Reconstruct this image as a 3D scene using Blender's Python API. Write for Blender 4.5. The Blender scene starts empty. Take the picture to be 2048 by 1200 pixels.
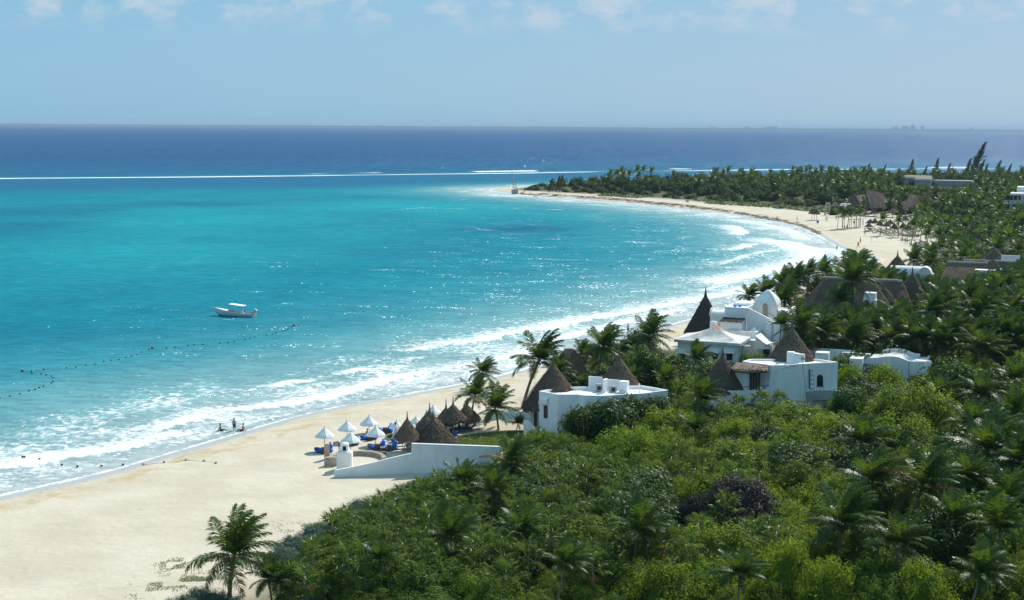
import bpy, math, random
import numpy as np
from mathutils import Vector, Matrix

# ------------------------------------------------------------------ camera
SC = bpy.context.scene
COL = SC.collection
FPX = 2048 * 50.0 / 36.0
CAMZ = 36.0
TILT = math.atan((600 - 252.5) / FPX)
ROLL = math.radians(0.364)
ROT = Matrix.Rotation(math.radians(90) - TILT, 3, 'X') @ Matrix.Rotation(ROLL, 3, 'Z')
cam_data = bpy.data.cameras.new('camera')
cam_data.lens = 50
cam_data.sensor_width = 36
cam_data.sensor_fit = 'HORIZONTAL'
cam_data.clip_start = 1.0
cam_data.clip_end = 120000
cam = bpy.data.objects.new('camera', cam_data)
cam.matrix_world = Matrix.Translation((0, 0, CAMZ)) @ ROT.to_4x4()
COL.objects.link(cam)
SC.camera = cam

# ------------------------------------------------------------------ light
SUN_EL, SUN_AZ = math.radians(42), math.radians(32)      # azimuth from the view direction towards the right
SUN_DIR = Vector((math.sin(SUN_AZ) * math.cos(SUN_EL), math.cos(SUN_AZ) * math.cos(SUN_EL), math.sin(SUN_EL)))
sun_data = bpy.data.lights.new('sun', 'SUN')
sun_data.energy = 4.3
sun_data.angle = math.radians(0.5)
sun_data.color = (1.0, 0.95, 0.86)
sun = bpy.data.objects.new('sun', sun_data)
sun.rotation_euler = SUN_DIR.to_track_quat('Z', 'Y').to_euler()
sun.location = (0, 0, 200)
COL.objects.link(sun)

world = bpy.data.worlds.new('World')
SC.world = world
world.use_nodes = True
wn, wl = world.node_tree.nodes, world.node_tree.links
wn.clear()


def wnode(t, **kw):
    n = wn.new(t)
    for k, v in kw.items():
        setattr(n, k, v)
    return n


sky = wnode('ShaderNodeTexSky', sky_type='NISHITA', sun_disc=False, sun_elevation=SUN_EL, sun_rotation=SUN_AZ,
            altitude=0, air_density=1.0, dust_density=0.6, ozone_density=3.0)
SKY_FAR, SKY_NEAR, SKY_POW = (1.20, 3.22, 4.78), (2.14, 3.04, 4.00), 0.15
bg = wnode('ShaderNodeBackground')
bg.inputs['Strength'].default_value = 0.10
wout = wnode('ShaderNodeOutputWorld')
# thin cumulus veil over the sea, above about two and a half degrees
tc = wnode('ShaderNodeTexCoord')
sepw = wnode('ShaderNodeSeparateXYZ')
wl.new(tc.outputs['Generated'], sepw.inputs[0])
mapw = wnode('ShaderNodeMapping')
mapw.inputs['Scale'].default_value = (34, 34, 62)
mapw.inputs['Location'].default_value = (2.3, 0.4, 0.0)
wl.new(tc.outputs['Generated'], mapw.inputs['Vector'])
cn = wnode('ShaderNodeTexNoise')
cn.inputs['Scale'].default_value = 1.0
cn.inputs['Detail'].default_value = 7
cn.inputs['Roughness'].default_value = 0.6
wl.new(mapw.outputs[0], cn.inputs['Vector'])
cr = wnode('ShaderNodeMapRange')
cr.inputs['From Min'].default_value = 0.47
cr.inputs['From Max'].default_value = 0.66
wl.new(cn.outputs['Fac'], cr.inputs['Value'])
ch = wnode('ShaderNodeMapRange', interpolation_type='SMOOTHSTEP')
ch.inputs['From Min'].default_value = 0.056
ch.inputs['From Max'].default_value = 0.080
wl.new(sepw.outputs['Z'], ch.inputs['Value'])
cm = wnode('ShaderNodeMath', operation='MULTIPLY')
wl.new(cr.outputs[0], cm.inputs[0])
wl.new(ch.outputs[0], cm.inputs[1])
cm2 = wnode('ShaderNodeMath', operation='MULTIPLY')
cm2.inputs[1].default_value = 0.55
wl.new(cm.outputs[0], cm2.inputs[0])
bw = wnode('ShaderNodeRGBToBW')
wl.new(sky.outputs[0], bw.inputs[0])
pw = wnode('ShaderNodeMath', operation='POWER')         # falloff flattened so the unseen upper and rear sky brightens shaded walls
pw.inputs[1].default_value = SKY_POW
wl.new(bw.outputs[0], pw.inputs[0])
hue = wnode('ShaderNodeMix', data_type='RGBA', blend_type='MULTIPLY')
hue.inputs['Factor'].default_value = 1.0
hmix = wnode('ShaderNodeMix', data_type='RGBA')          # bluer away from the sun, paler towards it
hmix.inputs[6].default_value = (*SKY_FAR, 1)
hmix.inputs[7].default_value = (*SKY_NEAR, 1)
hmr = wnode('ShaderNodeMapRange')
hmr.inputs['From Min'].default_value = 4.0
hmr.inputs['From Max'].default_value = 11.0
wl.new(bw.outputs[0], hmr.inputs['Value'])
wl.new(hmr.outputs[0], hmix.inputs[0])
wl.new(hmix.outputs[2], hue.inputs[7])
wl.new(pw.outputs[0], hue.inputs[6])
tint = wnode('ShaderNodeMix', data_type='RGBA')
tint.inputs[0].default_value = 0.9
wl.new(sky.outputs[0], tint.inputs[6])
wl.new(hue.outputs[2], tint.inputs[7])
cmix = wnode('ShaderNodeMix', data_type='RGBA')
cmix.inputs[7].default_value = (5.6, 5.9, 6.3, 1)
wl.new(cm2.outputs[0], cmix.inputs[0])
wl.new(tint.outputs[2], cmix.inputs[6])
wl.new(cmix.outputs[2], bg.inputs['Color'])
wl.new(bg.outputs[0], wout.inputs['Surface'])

SC.view_settings.view_transform = 'Standard'
SC.view_settings.look = 'None'
SC.view_settings.exposure = 0.28
SC.view_settings.gamma = 1.0
SC.view_settings.use_curve_mapping = False
SC.cycles.max_bounces = 6
SC.cycles.diffuse_bounces = 3
SC.cycles.use_denoising = True
SC.cycles.glossy_bounces = 2
SC.cycles.transmission_bounces = 2
SC.cycles.transparent_max_bounces = 4
SC.cycles.volume_bounces = 0
SC.cycles.caustics_reflective = False
SC.cycles.caustics_refractive = False

# ------------------------------------------------------------------ projection helpers (photograph pixel -> place)
rng = random.Random(7)
nrng = np.random.default_rng(7)


def ray(px, py):
    return ROT @ Vector(((px - 1024) / FPX, -(py - 600) / FPX, -1.0))


def P(px, py, z=0.0):                       # the point of the level z that shows at a pixel
    d = ray(px, py)
    t = (z - CAMZ) / d.z
    return Vector((d.x * t, d.y * t, z))


def D(px, py, Y):                           # the point at distance Y that shows at a pixel
    d = ray(px, py)
    t = Y / d.y
    return Vector((d.x * t, Y, CAMZ + d.z * t))


def vnoise(x, y, seed=0):
    xi, yi = np.floor(x).astype(np.int64), np.floor(y).astype(np.int64)
    xf, yf = x - xi, y - yi

    def h(a, b):
        n = (a * 374761393 + b * 668265263 + seed * 974634777) & 0x7fffffff
        n = ((n ^ (n >> 13)) * 1274126177) & 0x7fffffff
        return ((n ^ (n >> 16)) & 0xffff) / 65535.0
    u, v = xf * xf * (3 - 2 * xf), yf * yf * (3 - 2 * yf)
    return (h(xi, yi) * (1 - u) + h(xi + 1, yi) * u) * (1 - v) + (h(xi, yi + 1) * (1 - u) + h(xi + 1, yi + 1) * u) * v


def fbm(x, y, seed=0, o=4):
    a, s, t = 0.5, 0.0, 0.0
    for i in range(o):
        s = s + a * vnoise(x * 2 ** i, y * 2 ** i, seed + i)
        t += a
        a *= 0.5
    return s / t


def sstep(a, b, x):
    t = np.clip((x - a) / (b - a), 0, 1)
    return t * t * (3 - 2 * t)


# ------------------------------------------------------------------ shoreline
shore_px = [(-40, 1006), (0, 995), (70, 980), (150, 962), (230, 942), (300, 921), (360, 903), (420, 886), (480, 868), (540, 850), (600, 833),
            (660, 819), (720, 807), (800, 793), (880, 778), (950, 764), (1030, 746), (1100, 727), (1180, 703),
            (1250, 682), (1330, 655), (1400, 635), (1480, 612), (1570, 582), (1660, 553), (1730, 531), (1752, 521),
            (1735, 511), (1700, 502), (1672, 490), (1640, 470), (1605, 454), (1560, 444), (1500, 434), (1440, 426),
            (1360, 416.5), (1250, 405.5), (1150, 397.5), (1090, 393), (1040, 388.5), (1005, 384), (982, 380.5),
            (1000, 377.5), (1060, 374), (1150, 371), (1300, 367), (1500, 362), (2100, 358)]
sp = [Vector((-130, 20, 0)), Vector((-95, 70, 0)), Vector((-62, 118, 0))] + [P(*p) for p in shore_px] + [Vector((800, 1130, 0)), Vector((2500, 1300, 0))]
shore = []
for i in range(len(sp) - 1):
    p0, p1, p2, p3 = sp[max(i - 1, 0)], sp[i], sp[i + 1], sp[min(i + 2, len(sp) - 1)]
    n = max(2, int((p2 - p1).length / 6)) if i < len(sp) - 3 else 4
    n = min(n, 8)
    for k in range(n):
        t = k / n
        # centripetal-ish blend kept tame: Catmull-Rom with reduced tangents
        m1, m2 = (p2 - p0) * 0.35, (p3 - p1) * 0.35
        L = (p2 - p1).length
        m1 = m1 * min(1, L / max(m1.length, 1e-6))
        m2 = m2 * min(1, L / max(m2.length, 1e-6))
        a, b = 2 * t**3 - 3 * t**2 + 1, t**3 - 2 * t**2 + t
        c, d = -2 * t**3 + 3 * t**2, t**3 - t**2
        q = p1 * a + m1 * b + p2 * c + m2 * d
        shore.append((q.x, q.y))
shore.append((sp[-1].x, sp[-1].y))
SH = np.array(shore)
LANDPOLY = np.vstack([SH, [[2500, -100], [-130, -100]]])


def in_poly(x, y, poly):
    r = np.zeros(x.shape, bool)
    n = len(poly)
    for i in range(n):
        x0, y0 = poly[i]
        x1, y1 = poly[(i + 1) % n]
        if y0 == y1:
            continue
        c = ((y0 > y) != (y1 > y)) & (x < (x1 - x0) * (y - y0) / (y1 - y0) + x0)
        r ^= c
    return r


def seg_dist(x, y, pts):
    best = np.full(x.shape, 1e18)
    for i in range(len(pts) - 1):
        ax, ay = pts[i]
        bx, by = pts[i + 1]
        dx, dy = bx - ax, by - ay
        t = np.clip(((x - ax) * dx + (y - ay) * dy) / (dx * dx + dy * dy + 1e-12), 0, 1)
        e = (x - ax - t * dx) ** 2 + (y - ay - t * dy) ** 2
        best = np.minimum(best, e)
    return np.sqrt(best)


def shore_sd(x, y):                         # metres to the waterline, positive over the water
    d = seg_dist(x, y, SH)
    return np.where(in_poly(x, y, LANDPOLY), -d, d)


def land_h(sd, x, y):
    d = -sd
    h = np.interp(d, [-60, -8, 0, 3, 8, 20, 38, 55, 85, 400], [-3, -0.7, 0.03, 0.30, 0.75, 1.2, 1.75, 2.9, 4.0, 4.0])
    b = sstep(2, 30, d)
    return h + b * (fbm(x * 0.045, y * 0.045, 5, 3) - 0.5) * 0.7 + b * (vnoise(x * 0.3, y * 0.3, 9) - 0.5) * 0.10


def TH(x, y):
    x, y = np.array([float(x)]), np.array([float(y)])
    return float(land_h(shore_sd(x, y), x, y)[0])


def G(px, py, lift=0.0):                    # the point of the ground that shows at a pixel
    z = 1.5
    for _ in range(7):
        p = P(px, py, z)
        z = TH(p.x, p.y)
    return Vector((p.x, p.y, z + lift))


def GXY(x, y, lift=0.0):
    return Vector((x, y, TH(x, y) + lift))


# ------------------------------------------------------------------ object helpers
def tag(o, label=None, cat=None, group=None, kind=None):
    if label:
        o['label'] = label
    if cat:
        o['category'] = cat
    if group:
        o['group'] = group
    if kind:
        o['kind'] = kind
    return o


def empty(name, loc=(0, 0, 0), label=None, cat=None, group=None):
    o = bpy.data.objects.new(name, None)
    o.location = loc
    o.empty_display_size = 0.2
    COL.objects.link(o)
    return tag(o, label, cat, group)


def link_mesh(name, me, parent=None):
    o = bpy.data.objects.new(name, me)
    if parent is not None:
        o.parent = parent
    COL.objects.link(o)
    return o


def np_mesh(name, verts, faces, mat, smooth=True):
    """verts (n,3), faces (m,3 or 4) arrays -> mesh"""
    me = bpy.data.meshes.new(name)
    verts = np.asarray(verts, np.float32)
    faces = np.asarray(faces, np.int32)
    k = faces.shape[1]
    me.vertices.add(len(verts))
    me.vertices.foreach_set('co', verts.ravel())
    me.loops.add(faces.size)
    me.loops.foreach_set('vertex_index', faces.ravel())
    me.polygons.add(len(faces))
    me.polygons.foreach_set('loop_start', np.arange(0, faces.size, k, dtype=np.int32))
    me.polygons.foreach_set('loop_total', np.full(len(faces), k, np.int32))
    me.polygons.foreach_set('use_smooth', np.full(len(faces), smooth, bool))
    me.update(calc_edges=True)
    if mat:
        me.materials.append(mat)
    return me


class MB:
    """collects faces and links them as one mesh object"""

    def __init__(self):
        self.v, self.f = [], []

    def add(self, vs, fs):
        b = len(self.v)
        self.v += [tuple(q) for q in vs]
        self.f += [tuple(b + i for i in q) for q in fs]
        return self

    def poly(self, *vs):
        return self.add(vs, [tuple(range(len(vs)))])

    def box(self, c, s, rz=0.0, m=None):
        hx, hy, hz = s[0] / 2, s[1] / 2, s[2] / 2
        vs = [Vector((a * hx, b * hy, e * hz)) for e in (-1, 1) for b in (-1, 1) for a in (-1, 1)]
        r = m if m is not None else Matrix.Rotation(rz, 3, 'Z')
        vs = [r @ q + Vector(c) for q in vs]
        return self.add(vs, [(0, 2, 3, 1), (4, 5, 7, 6), (0, 1, 5, 4), (1, 3, 7, 5), (3, 2, 6, 7), (2, 0, 4, 6)])

    def rbox(self, c, s, rz=0.0, b=0.05, m=None):
        """box with chamfered edges"""
        hx, hy, hz = s[0] / 2, s[1] / 2, s[2] / 2
        b = min(b, hx * .9, hy * .9, hz * .9)
        vs, fs = [], []
        r = m if m is not None else Matrix.Rotation(rz, 3, 'Z')
        rings = [(-hz, b), (-hz + b, 0), (hz - b, 0), (hz, b)]
        for z, i in rings:
            x, y = hx - i, hy - i
            vs += [(-x + b, -y, z), (x - b, -y, z), (x, -y + b, z), (x, y - b, z), (x - b, y, z), (-x + b, y, z), (-x, y - b, z), (-x, -y + b, z)]
        for k in range(3):
            for i in range(8):
                j = (i + 1) % 8
                fs.append((k * 8 + i, k * 8 + j, k * 8 + 8 + j, k * 8 + 8 + i))
        fs.append(tuple(range(7, -1, -1)))
        fs.append(tuple(range(24, 32)))
        return self.add([r @ Vector(q) + Vector(c) for q in vs], fs)

    def prism(self, pts, z0, z1):
        n = len(pts)
        z0s = z0 if hasattr(z0, '__len__') else [z0] * n
        z1s = z1 if hasattr(z1, '__len__') else [z1] * n
        vs = [(p[0], p[1], z) for p, z in zip(pts, z0s)] + [(p[0], p[1], z) for p, z in zip(pts, z1s)]
        area = sum(pts[i][0] * pts[(i + 1) % n][1] - pts[(i + 1) % n][0] * pts[i][1] for i in range(n))
        fs = []
        for i in range(n):
            j = (i + 1) % n
            fs.append((i, j, n + j, n + i) if area > 0 else (j, i, n + i, n + j))
        a, b = tuple(range(n - 1, -1, -1)), tuple(range(n, 2 * n))
        fs += [a, b] if area > 0 else [a[::-1], b[::-1]]
        return self.add(vs, fs)

    def tube(self, pts, rad, n=6, caps=True):
        pts = [Vector(p) for p in pts]
        rs = rad if hasattr(rad, '__len__') else [rad] * len(pts)
        vs, fs = [], []
        for i, p in enumerate(pts):
            d = (pts[min(i + 1, len(pts) - 1)] - pts[max(i - 1, 0)]).normalized()
            u = d.cross(Vector((0, 0, 1)))
            if u.length < 1e-3:
                u = Vector((1, 0, 0))
            u.normalize()
            w = u.cross(d)
            for k in range(n):
                a = 2 * math.pi * k / n
                vs.append(p + (u * math.cos(a) + w * math.sin(a)) * rs[i])
        for i in range(len(pts) - 1):
            for k in range(n):
                j = (k + 1) % n
                fs.append((i * n + k, i * n + n + k, i * n + n + j, i * n + j))
        if caps:
            fs.append(tuple(range(n)))
            fs.append(tuple((len(pts) - 1) * n + k for k in range(n - 1, -1, -1)))
        return self.add(vs, fs)

    def lathe(self, prof, n=24, c=(0, 0, 0), a0=0.0, a1=2 * math.pi, jit=0.0):
        full = abs(a1 - a0 - 2 * math.pi) < 1e-6
        m = n if full else n + 1
        vs, fs = [], []
        for r, z in prof:
            for k in range(m):
                a = a0 + (a1 - a0) * k / n
                rr = r * (1 + rng.uniform(-jit, jit))
                vs.append((c[0] + rr * math.cos(a), c[1] + rr * math.sin(a), c[2] + z))
        for i in range(len(prof) - 1):
            for k in range(n):
                j = (k + 1) % m
                fs.append((i * m + k, i * m + j, (i + 1) * m + j, (i + 1) * m + k))
        return self.add(vs, fs)

    def build(self, name, mat, parent=None, smooth=False, label=None, kind=None):
        off = parent.location if parent is not None else Vector((0, 0, 0))
        if parent is not None and parent.parent is not None:
            off = off + parent.parent.location
        me = bpy.data.meshes.new(name)
        me.from_pydata([(q[0] - off[0], q[1] - off[1], q[2] - off[2]) for q in self.v], [], self.f)
        if smooth:
            me.polygons.foreach_set('use_smooth', [True] * len(me.polygons))
        me.materials.append(mat)
        me.update()
        o = link_mesh(name, me, parent)
        if label:
            o['label'] = label
        if kind:
            o['kind'] = kind
        return o

    def single(self, name, mat, label, cat, group=None, smooth=False):
        """a thing that is one mesh: its origin at its base"""
        a = np.array(self.v)
        base = Vector((a[:, 0].mean(), a[:, 1].mean(), a[:, 2].min()))
        me = bpy.data.meshes.new(name)
        me.from_pydata([(q[0] - base[0], q[1] - base[1], q[2] - base[2]) for q in self.v], [], self.f)
        if smooth:
            me.polygons.foreach_set('use_smooth', [True] * len(me.polygons))
        me.materials.append(mat)
        o = link_mesh(name, me)
        o.location = base
        return tag(o, label, cat, group)


def copy_tree(root, loc, rz=0.0, sc=1.0, label=None, group=None):
    """a copy of a thing with copies of its parts and sub-parts, meshes shared"""
    r = root.copy()
    COL.objects.link(r)
    r.location = loc
    r.rotation_euler = (0, 0, rz)
    r.scale = (sc, sc, sc) if not hasattr(sc, '__len__') else sc
    if label:
        r['label'] = label
    if group:
        r['group'] = group
    for ch in root.children:
        c = ch.copy()
        COL.objects.link(c)
        c.parent = r
        for g in ch.children:
            d = g.copy()
            COL.objects.link(d)
            d.parent = c
    return r


# ------------------------------------------------------------------ materials
def new_mat(name):
    m = bpy.data.materials.new(name)
    m.use_nodes = True
    nt = m.node_tree
    nt.nodes.clear()
    return m, nt.nodes, nt.links


def N(nodes, t, ins=None, **kw):
    n = nodes.new(t)
    for k, v in kw.items():
        setattr(n, k, v)
    for k, v in (ins or {}).items():
        n.inputs[k].default_value = v
    return n


def simple_mat(name, col, rough=0.7, var=0.12, scale=3.0, bump=0.0, bscale=20.0, metallic=0.0, spec=0.4, stretch=(1, 1, 1), col2=None, randv=0.0):
    m, n, l = new_mat(name)
    out = N(n, 'ShaderNodeOutputMaterial')
    b = N(n, 'ShaderNodeBsdfPrincipled', {'Roughness': rough, 'Metallic': metallic, 'Specular IOR Level': spec})
    tcx = N(n, 'ShaderNodeTexCoord')
    mp = N(n, 'ShaderNodeMapping', {'Scale': stretch})
    l.new(tcx.outputs['Object'], mp.inputs['Vector'])
    nz = N(n, 'ShaderNodeTexNoise', {'Scale': scale, 'Detail': 6.0, 'Roughness': 0.65})
    l.new(mp.outputs[0], nz.inputs['Vector'])
    mx = N(n, 'ShaderNodeMix', data_type='RGBA')
    c2 = col2 or tuple(max(0, c * (1 - 2.2 * var)) for c in col)
    c1 = col if col2 else tuple(min(1, c * (1 + var)) for c in col)
    mx.inputs[6].default_value = (*c2, 1)
    mx.inputs[7].default_value = (*c1, 1)
    mr = N(n, 'ShaderNodeMapRange', {'From Min': 0.3, 'From Max': 0.62})
    l.new(nz.outputs['Fac'], mr.inputs['Value'])
    l.new(mr.outputs[0], mx.inputs[0])
    last = mx.outputs[2]
    if randv:
        oi = N(n, 'ShaderNodeObjectInfo')
        rr = N(n, 'ShaderNodeMapRange', {'To Min': 1 - randv, 'To Max': 1 + randv})
        l.new(oi.outputs['Random'], rr.inputs['Value'])
        hs = N(n, 'ShaderNodeHueSaturation')
        l.new(rr.outputs[0], hs.inputs['Value'])
        l.new(last, hs.inputs['Color'])
        last = hs.outputs[0]
    l.new(last, b.inputs['Base Color'])
    if bump:
        nb = N(n, 'ShaderNodeTexNoise', {'Scale': bscale, 'Detail': 4.0})
        l.new(mp.outputs[0], nb.inputs['Vector'])
        bp = N(n, 'ShaderNodeBump', {'Strength': bump, 'Distance': 0.05})
        l.new(nb.outputs['Fac'], bp.inputs['Height'])
        l.new(bp.outputs[0], b.inputs['Normal'])
    l.new(b.outputs[0], out.inputs['Surface'])
    return m


def leaf_mat(name, c1, c2, tcol, transl=0.35, rough=0.42, spec=0.45, nscale=0.7, vmin=0.75, vmax=1.25):
    m, n, l = new_mat(name)
    out = N(n, 'ShaderNodeOutputMaterial')
    b = N(n, 'ShaderNodeBsdfPrincipled', {'Roughness': rough, 'Specular IOR Level': spec})
    oi = N(n, 'ShaderNodeObjectInfo')
    tcx = N(n, 'ShaderNodeTexCoord')
    ad = N(n, 'ShaderNodeVectorMath', operation='ADD')
    sc = N(n, 'ShaderNodeVectorMath', operation='SCALE')
    sc.inputs['Scale'].default_value = 37.0
    cmb = N(n, 'ShaderNodeCombineXYZ')
    l.new(oi.outputs['Random'], cmb.inputs[0])
    l.new(oi.outputs['Random'], cmb.inputs[1])
    l.new(cmb.outputs[0], sc.inputs[0])
    l.new(tcx.outputs['Object'], ad.inputs[0])
    l.new(sc.outputs[0], ad.inputs[1])
    nz = N(n, 'ShaderNodeTexNoise', {'Scale': nscale, 'Detail': 5.0, 'Roughness': 0.7})
    l.new(ad.outputs[0], nz.inputs['Vector'])
    mr = N(n, 'ShaderNodeMapRange', {'From Min': 0.32, 'From Max': 0.66})
    l.new(nz.outputs['Fac'], mr.inputs['Value'])
    mx = N(n, 'ShaderNodeMix', data_type='RGBA')
    mx.inputs[6].default_value = (*c1, 1)
    mx.inputs[7].default_value = (*c2, 1)
    l.new(mr.outputs[0], mx.inputs[0])
    vr = N(n, 'ShaderNodeMapRange', {'To Min': vmin, 'To Max': vmax})
    l.new(oi.outputs['Random'], vr.inputs['Value'])
    hs = N(n, 'ShaderNodeHueSaturation')
    l.new(vr.outputs[0], hs.inputs['Value'])
    hr = N(n, 'ShaderNodeMapRange', {'To Min': 0.485, 'To Max': 0.515})
    wn_ = N(n, 'ShaderNodeTexWhiteNoise', noise_dimensions='1D')
    l.new(oi.outputs['Random'], wn_.inputs['W'])
    l.new(wn_.outputs['Value'], hr.inputs['Value'])
    l.new(hr.outputs[0], hs.inputs['Hue'])
    l.new(mx.outputs[2], hs.inputs['Color'])
    l.new(hs.outputs[0], b.inputs['Base Color'])
    tr = N(n, 'ShaderNodeBsdfTranslucent')
    tr.inputs['Color'].default_value = (*tcol, 1)
    ms = N(n, 'ShaderNodeMixShader', {'Fac': transl})
    l.new(b.outputs[0], ms.inputs[1])
    l.new(tr.outputs[0], ms.inputs[2])
    l.new(ms.outputs[0], out.inputs['Surface'])
    return m


M = {}
M['plaster'] = simple_mat('white_plaster', (0.89, 0.89, 0.88), 0.85, 0.05, 0.8, 0.3, 14, stretch=(1, 1, 0.4), col2=(0.76, 0.76, 0.75))
M['roofwhite'] = simple_mat('white_roof_coat', (0.80, 0.79, 0.76), 0.8, 0.09, 0.8, 0.2, 9)
M['oldwhite'] = simple_mat('weathered_white', (0.70, 0.68, 0.64), 0.9, 0.22, 0.6, 0.3, 6)
M['concrete'] = simple_mat('grey_concrete', (0.33, 0.33, 0.33), 0.9, 0.15, 1.5, 0.3, 10)
M['palegrey'] = simple_mat('pale_grey_render', (0.42, 0.42, 0.41), 0.9, 0.12, 0.8, 0.2, 8)
M['thatch'] = simple_mat('palm_thatch', (0.205, 0.155, 0.115), 0.95, 0.3, 9, 0.9, 30, spec=0.1, stretch=(1, 1, 0.16), randv=0.12, col2=(0.065, 0.047, 0.035))
M['thatchd'] = simple_mat('old_dark_thatch', (0.125, 0.10, 0.082), 0.95, 0.34, 9, 0.9, 30, spec=0.1, stretch=(1, 1, 0.16), randv=0.12, col2=(0.040, 0.030, 0.026))
M['thatchp'] = simple_mat('bleached_thatch', (0.36, 0.32, 0.27), 0.95, 0.25, 9, 0.6, 30, spec=0.15)
M['wood'] = simple_mat('dark_wood', (0.10, 0.055, 0.035), 0.7, 0.2, 6, 0.2, 30, stretch=(1, 1, .2))
M['woodl'] = simple_mat('weathered_pole_wood', (0.28, 0.19, 0.11), 0.8, 0.2, 6, 0.2, 30, stretch=(1, 1, .2))
M['stone'] = simple_mat('tan_stone', (0.40, 0.33, 0.26), 0.9, 0.2, 3, 0.6, 12)
M['pinkstone'] = simple_mat('pinkish_stone', (0.50, 0.38, 0.31), 0.9, 0.12, 3, 0.5, 12)
M['terracotta'] = simple_mat('terracotta', (0.50, 0.22, 0.12), 0.8, 0.15, 4, 0.2, 20, randv=0.15)
M['glass'] = simple_mat('dark_glass', (0.03, 0.035, 0.04), 0.15, 0.1, 2)
M['dark'] = simple_mat('dark_room', (0.035, 0.032, 0.03), 0.9, 0.1, 2)  # near-black colour stands in for the shade inside openings
M['canvas'] = simple_mat('white_canvas', (0.82, 0.81, 0.79), 0.8, 0.03, 2.0)
M['blue'] = simple_mat('blue_fabric', (0.02, 0.16, 0.62), 0.7, 0.1, 3)
M['navy'] = simple_mat('navy_fabric', (0.015, 0.05, 0.20), 0.8, 0.1, 3)
M['towel'] = simple_mat('white_towel', (0.82, 0.81, 0.80), 0.9, 0.04, 5)
M['grey'] = simple_mat('grey_metal', (0.35, 0.36, 0.37), 0.5, 0.1, 4, metallic=0.3)
M['black'] = simple_mat('black_plastic', (0.015, 0.015, 0.018), 0.45, 0.1, 4)
M['red'] = simple_mat('red_plastic', (0.55, 0.03, 0.04), 0.45, 0.1, 4)
M['yellow'] = simple_mat('yellow_cloth', (0.75, 0.55, 0.04), 0.8, 0.1, 4)
M['teal'] = simple_mat('teal_paint', (0.02, 0.12, 0.16), 0.6, 0.1, 4)
M['trunk'] = simple_mat('palm_trunk', (0.20, 0.165, 0.13), 0.9, 0.22, 4, 0.6, 10, stretch=(1, 1, 4))
M['bark'] = simple_mat('bark', (0.13, 0.10, 0.075), 0.9, 0.22, 4, 0.6, 10)

M['palm'] = leaf_mat('coconut_frond', (0.026, 0.062, 0.012), (0.060, 0.110, 0.020), (0.14, 0.23, 0.02), 0.33, 0.42, 0.22, 0.5)
M['palmdead'] = leaf_mat('dry_frond', (0.15, 0.095, 0.03), (0.24, 0.16, 0.05), (0.25, 0.15, 0.03), 0.25, 0.6, 0.2)
M['rachis'] = simple_mat('frond_rib', (0.22, 0.20, 0.06), 0.5, 0.15, 4)
M['fan'] = leaf_mat('fan_palm_leaf', (0.036, 0.080, 0.016), (0.085, 0.142, 0.028), (0.19, 0.28, 0.03), 0.32, 0.42, 0.22, 0.9)
M['shrub'] = leaf_mat('shrub_leaf', (0.030, 0.072, 0.010), (0.108, 0.170, 0.020), (0.28, 0.40, 0.02), 0.38, 0.6, 0.10, 0.6)
M['shruby'] = leaf_mat('yellow_green_leaf', (0.060, 0.116, 0.012), (0.140, 0.198, 0.022), (0.37, 0.47, 0.025), 0.40, 0.6, 0.10, 0.6)
M['shrubd'] = leaf_mat('dark_glossy_leaf', (0.016, 0.048, 0.009), (0.046, 0.092, 0.014), (0.11, 0.20, 0.015), 0.27, 0.5, 0.16, 0.6)
M['shrubp'] = leaf_mat('purple_brown_leaf', (0.042, 0.038, 0.036), (0.075, 0.064, 0.060), (0.08, 0.055, 0.04), 0.2, 0.55, 0.12, 0.8)
M['shrubs'] = leaf_mat('silver_green_leaf', (0.060, 0.110, 0.085), (0.095, 0.150, 0.115), (0.10, 0.16, 0.09), 0.25, 0.6, 0.2, 0.8)
M['forest'] = leaf_mat('far_forest_leaf', (0.026, 0.052, 0.014), (0.056, 0.088, 0.024), (0.11, 0.16, 0.025), 0.32, 0.6, 0.10, 0.05)
M['pine'] = leaf_mat('casuarina_needle', (0.035, 0.055, 0.026), (0.070, 0.090, 0.040), (0.10, 0.12, 0.04), 0.32, 0.6, 0.15, 0.5)
M['grassb'] = leaf_mat('beach_creeper', (0.085, 0.125, 0.032), (0.16, 0.20, 0.06), (0.18, 0.22, 0.05), 0.3, 0.6, 0.2, 0.3)
M['banana'] = leaf_mat('banana_leaf', (0.08, 0.17, 0.025), (0.14, 0.24, 0.04), (0.24, 0.36, 0.05), 0.45, 0.4, 0.3, 0.6)
# ================================================================== SETTING: water, ground, far shore
def fan_grid(y0, y1, ratio, smax, ds):
    rows = int(math.log(y1 / y0) / math.log(ratio))
    ys = y0 * ratio ** np.arange(rows + 1)
    s = np.arange(-smax, smax + ds / 2, ds)
    Yg, Sg = np.meshgrid(ys, s, indexing='ij')
    return (Yg * Sg), Yg, rows + 1, len(s)


def grid_faces(nr, nc, keep):
    idx = np.arange(nr * nc).reshape(nr, nc)
    f = np.stack([idx[:-1, :-1], idx[:-1, 1:], idx[1:, 1:], idx[1:, :-1]], -1).reshape(-1, 4)
    k = keep.ravel()[f].any(1)
    f = f[k]
    used = np.unique(f)
    remap = np.full(nr * nc, -1, np.int64)
    remap[used] = np.arange(len(used))
    return used, remap[f]


def add_attr(me, name, arr):
    a = me.attributes.new(name, 'FLOAT', 'POINT')
    a.data.foreach_set('value', np.asarray(arr, np.float32))


def W2(pts):
    return [(P(*p).x, P(*p).y) for p in pts]


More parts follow.
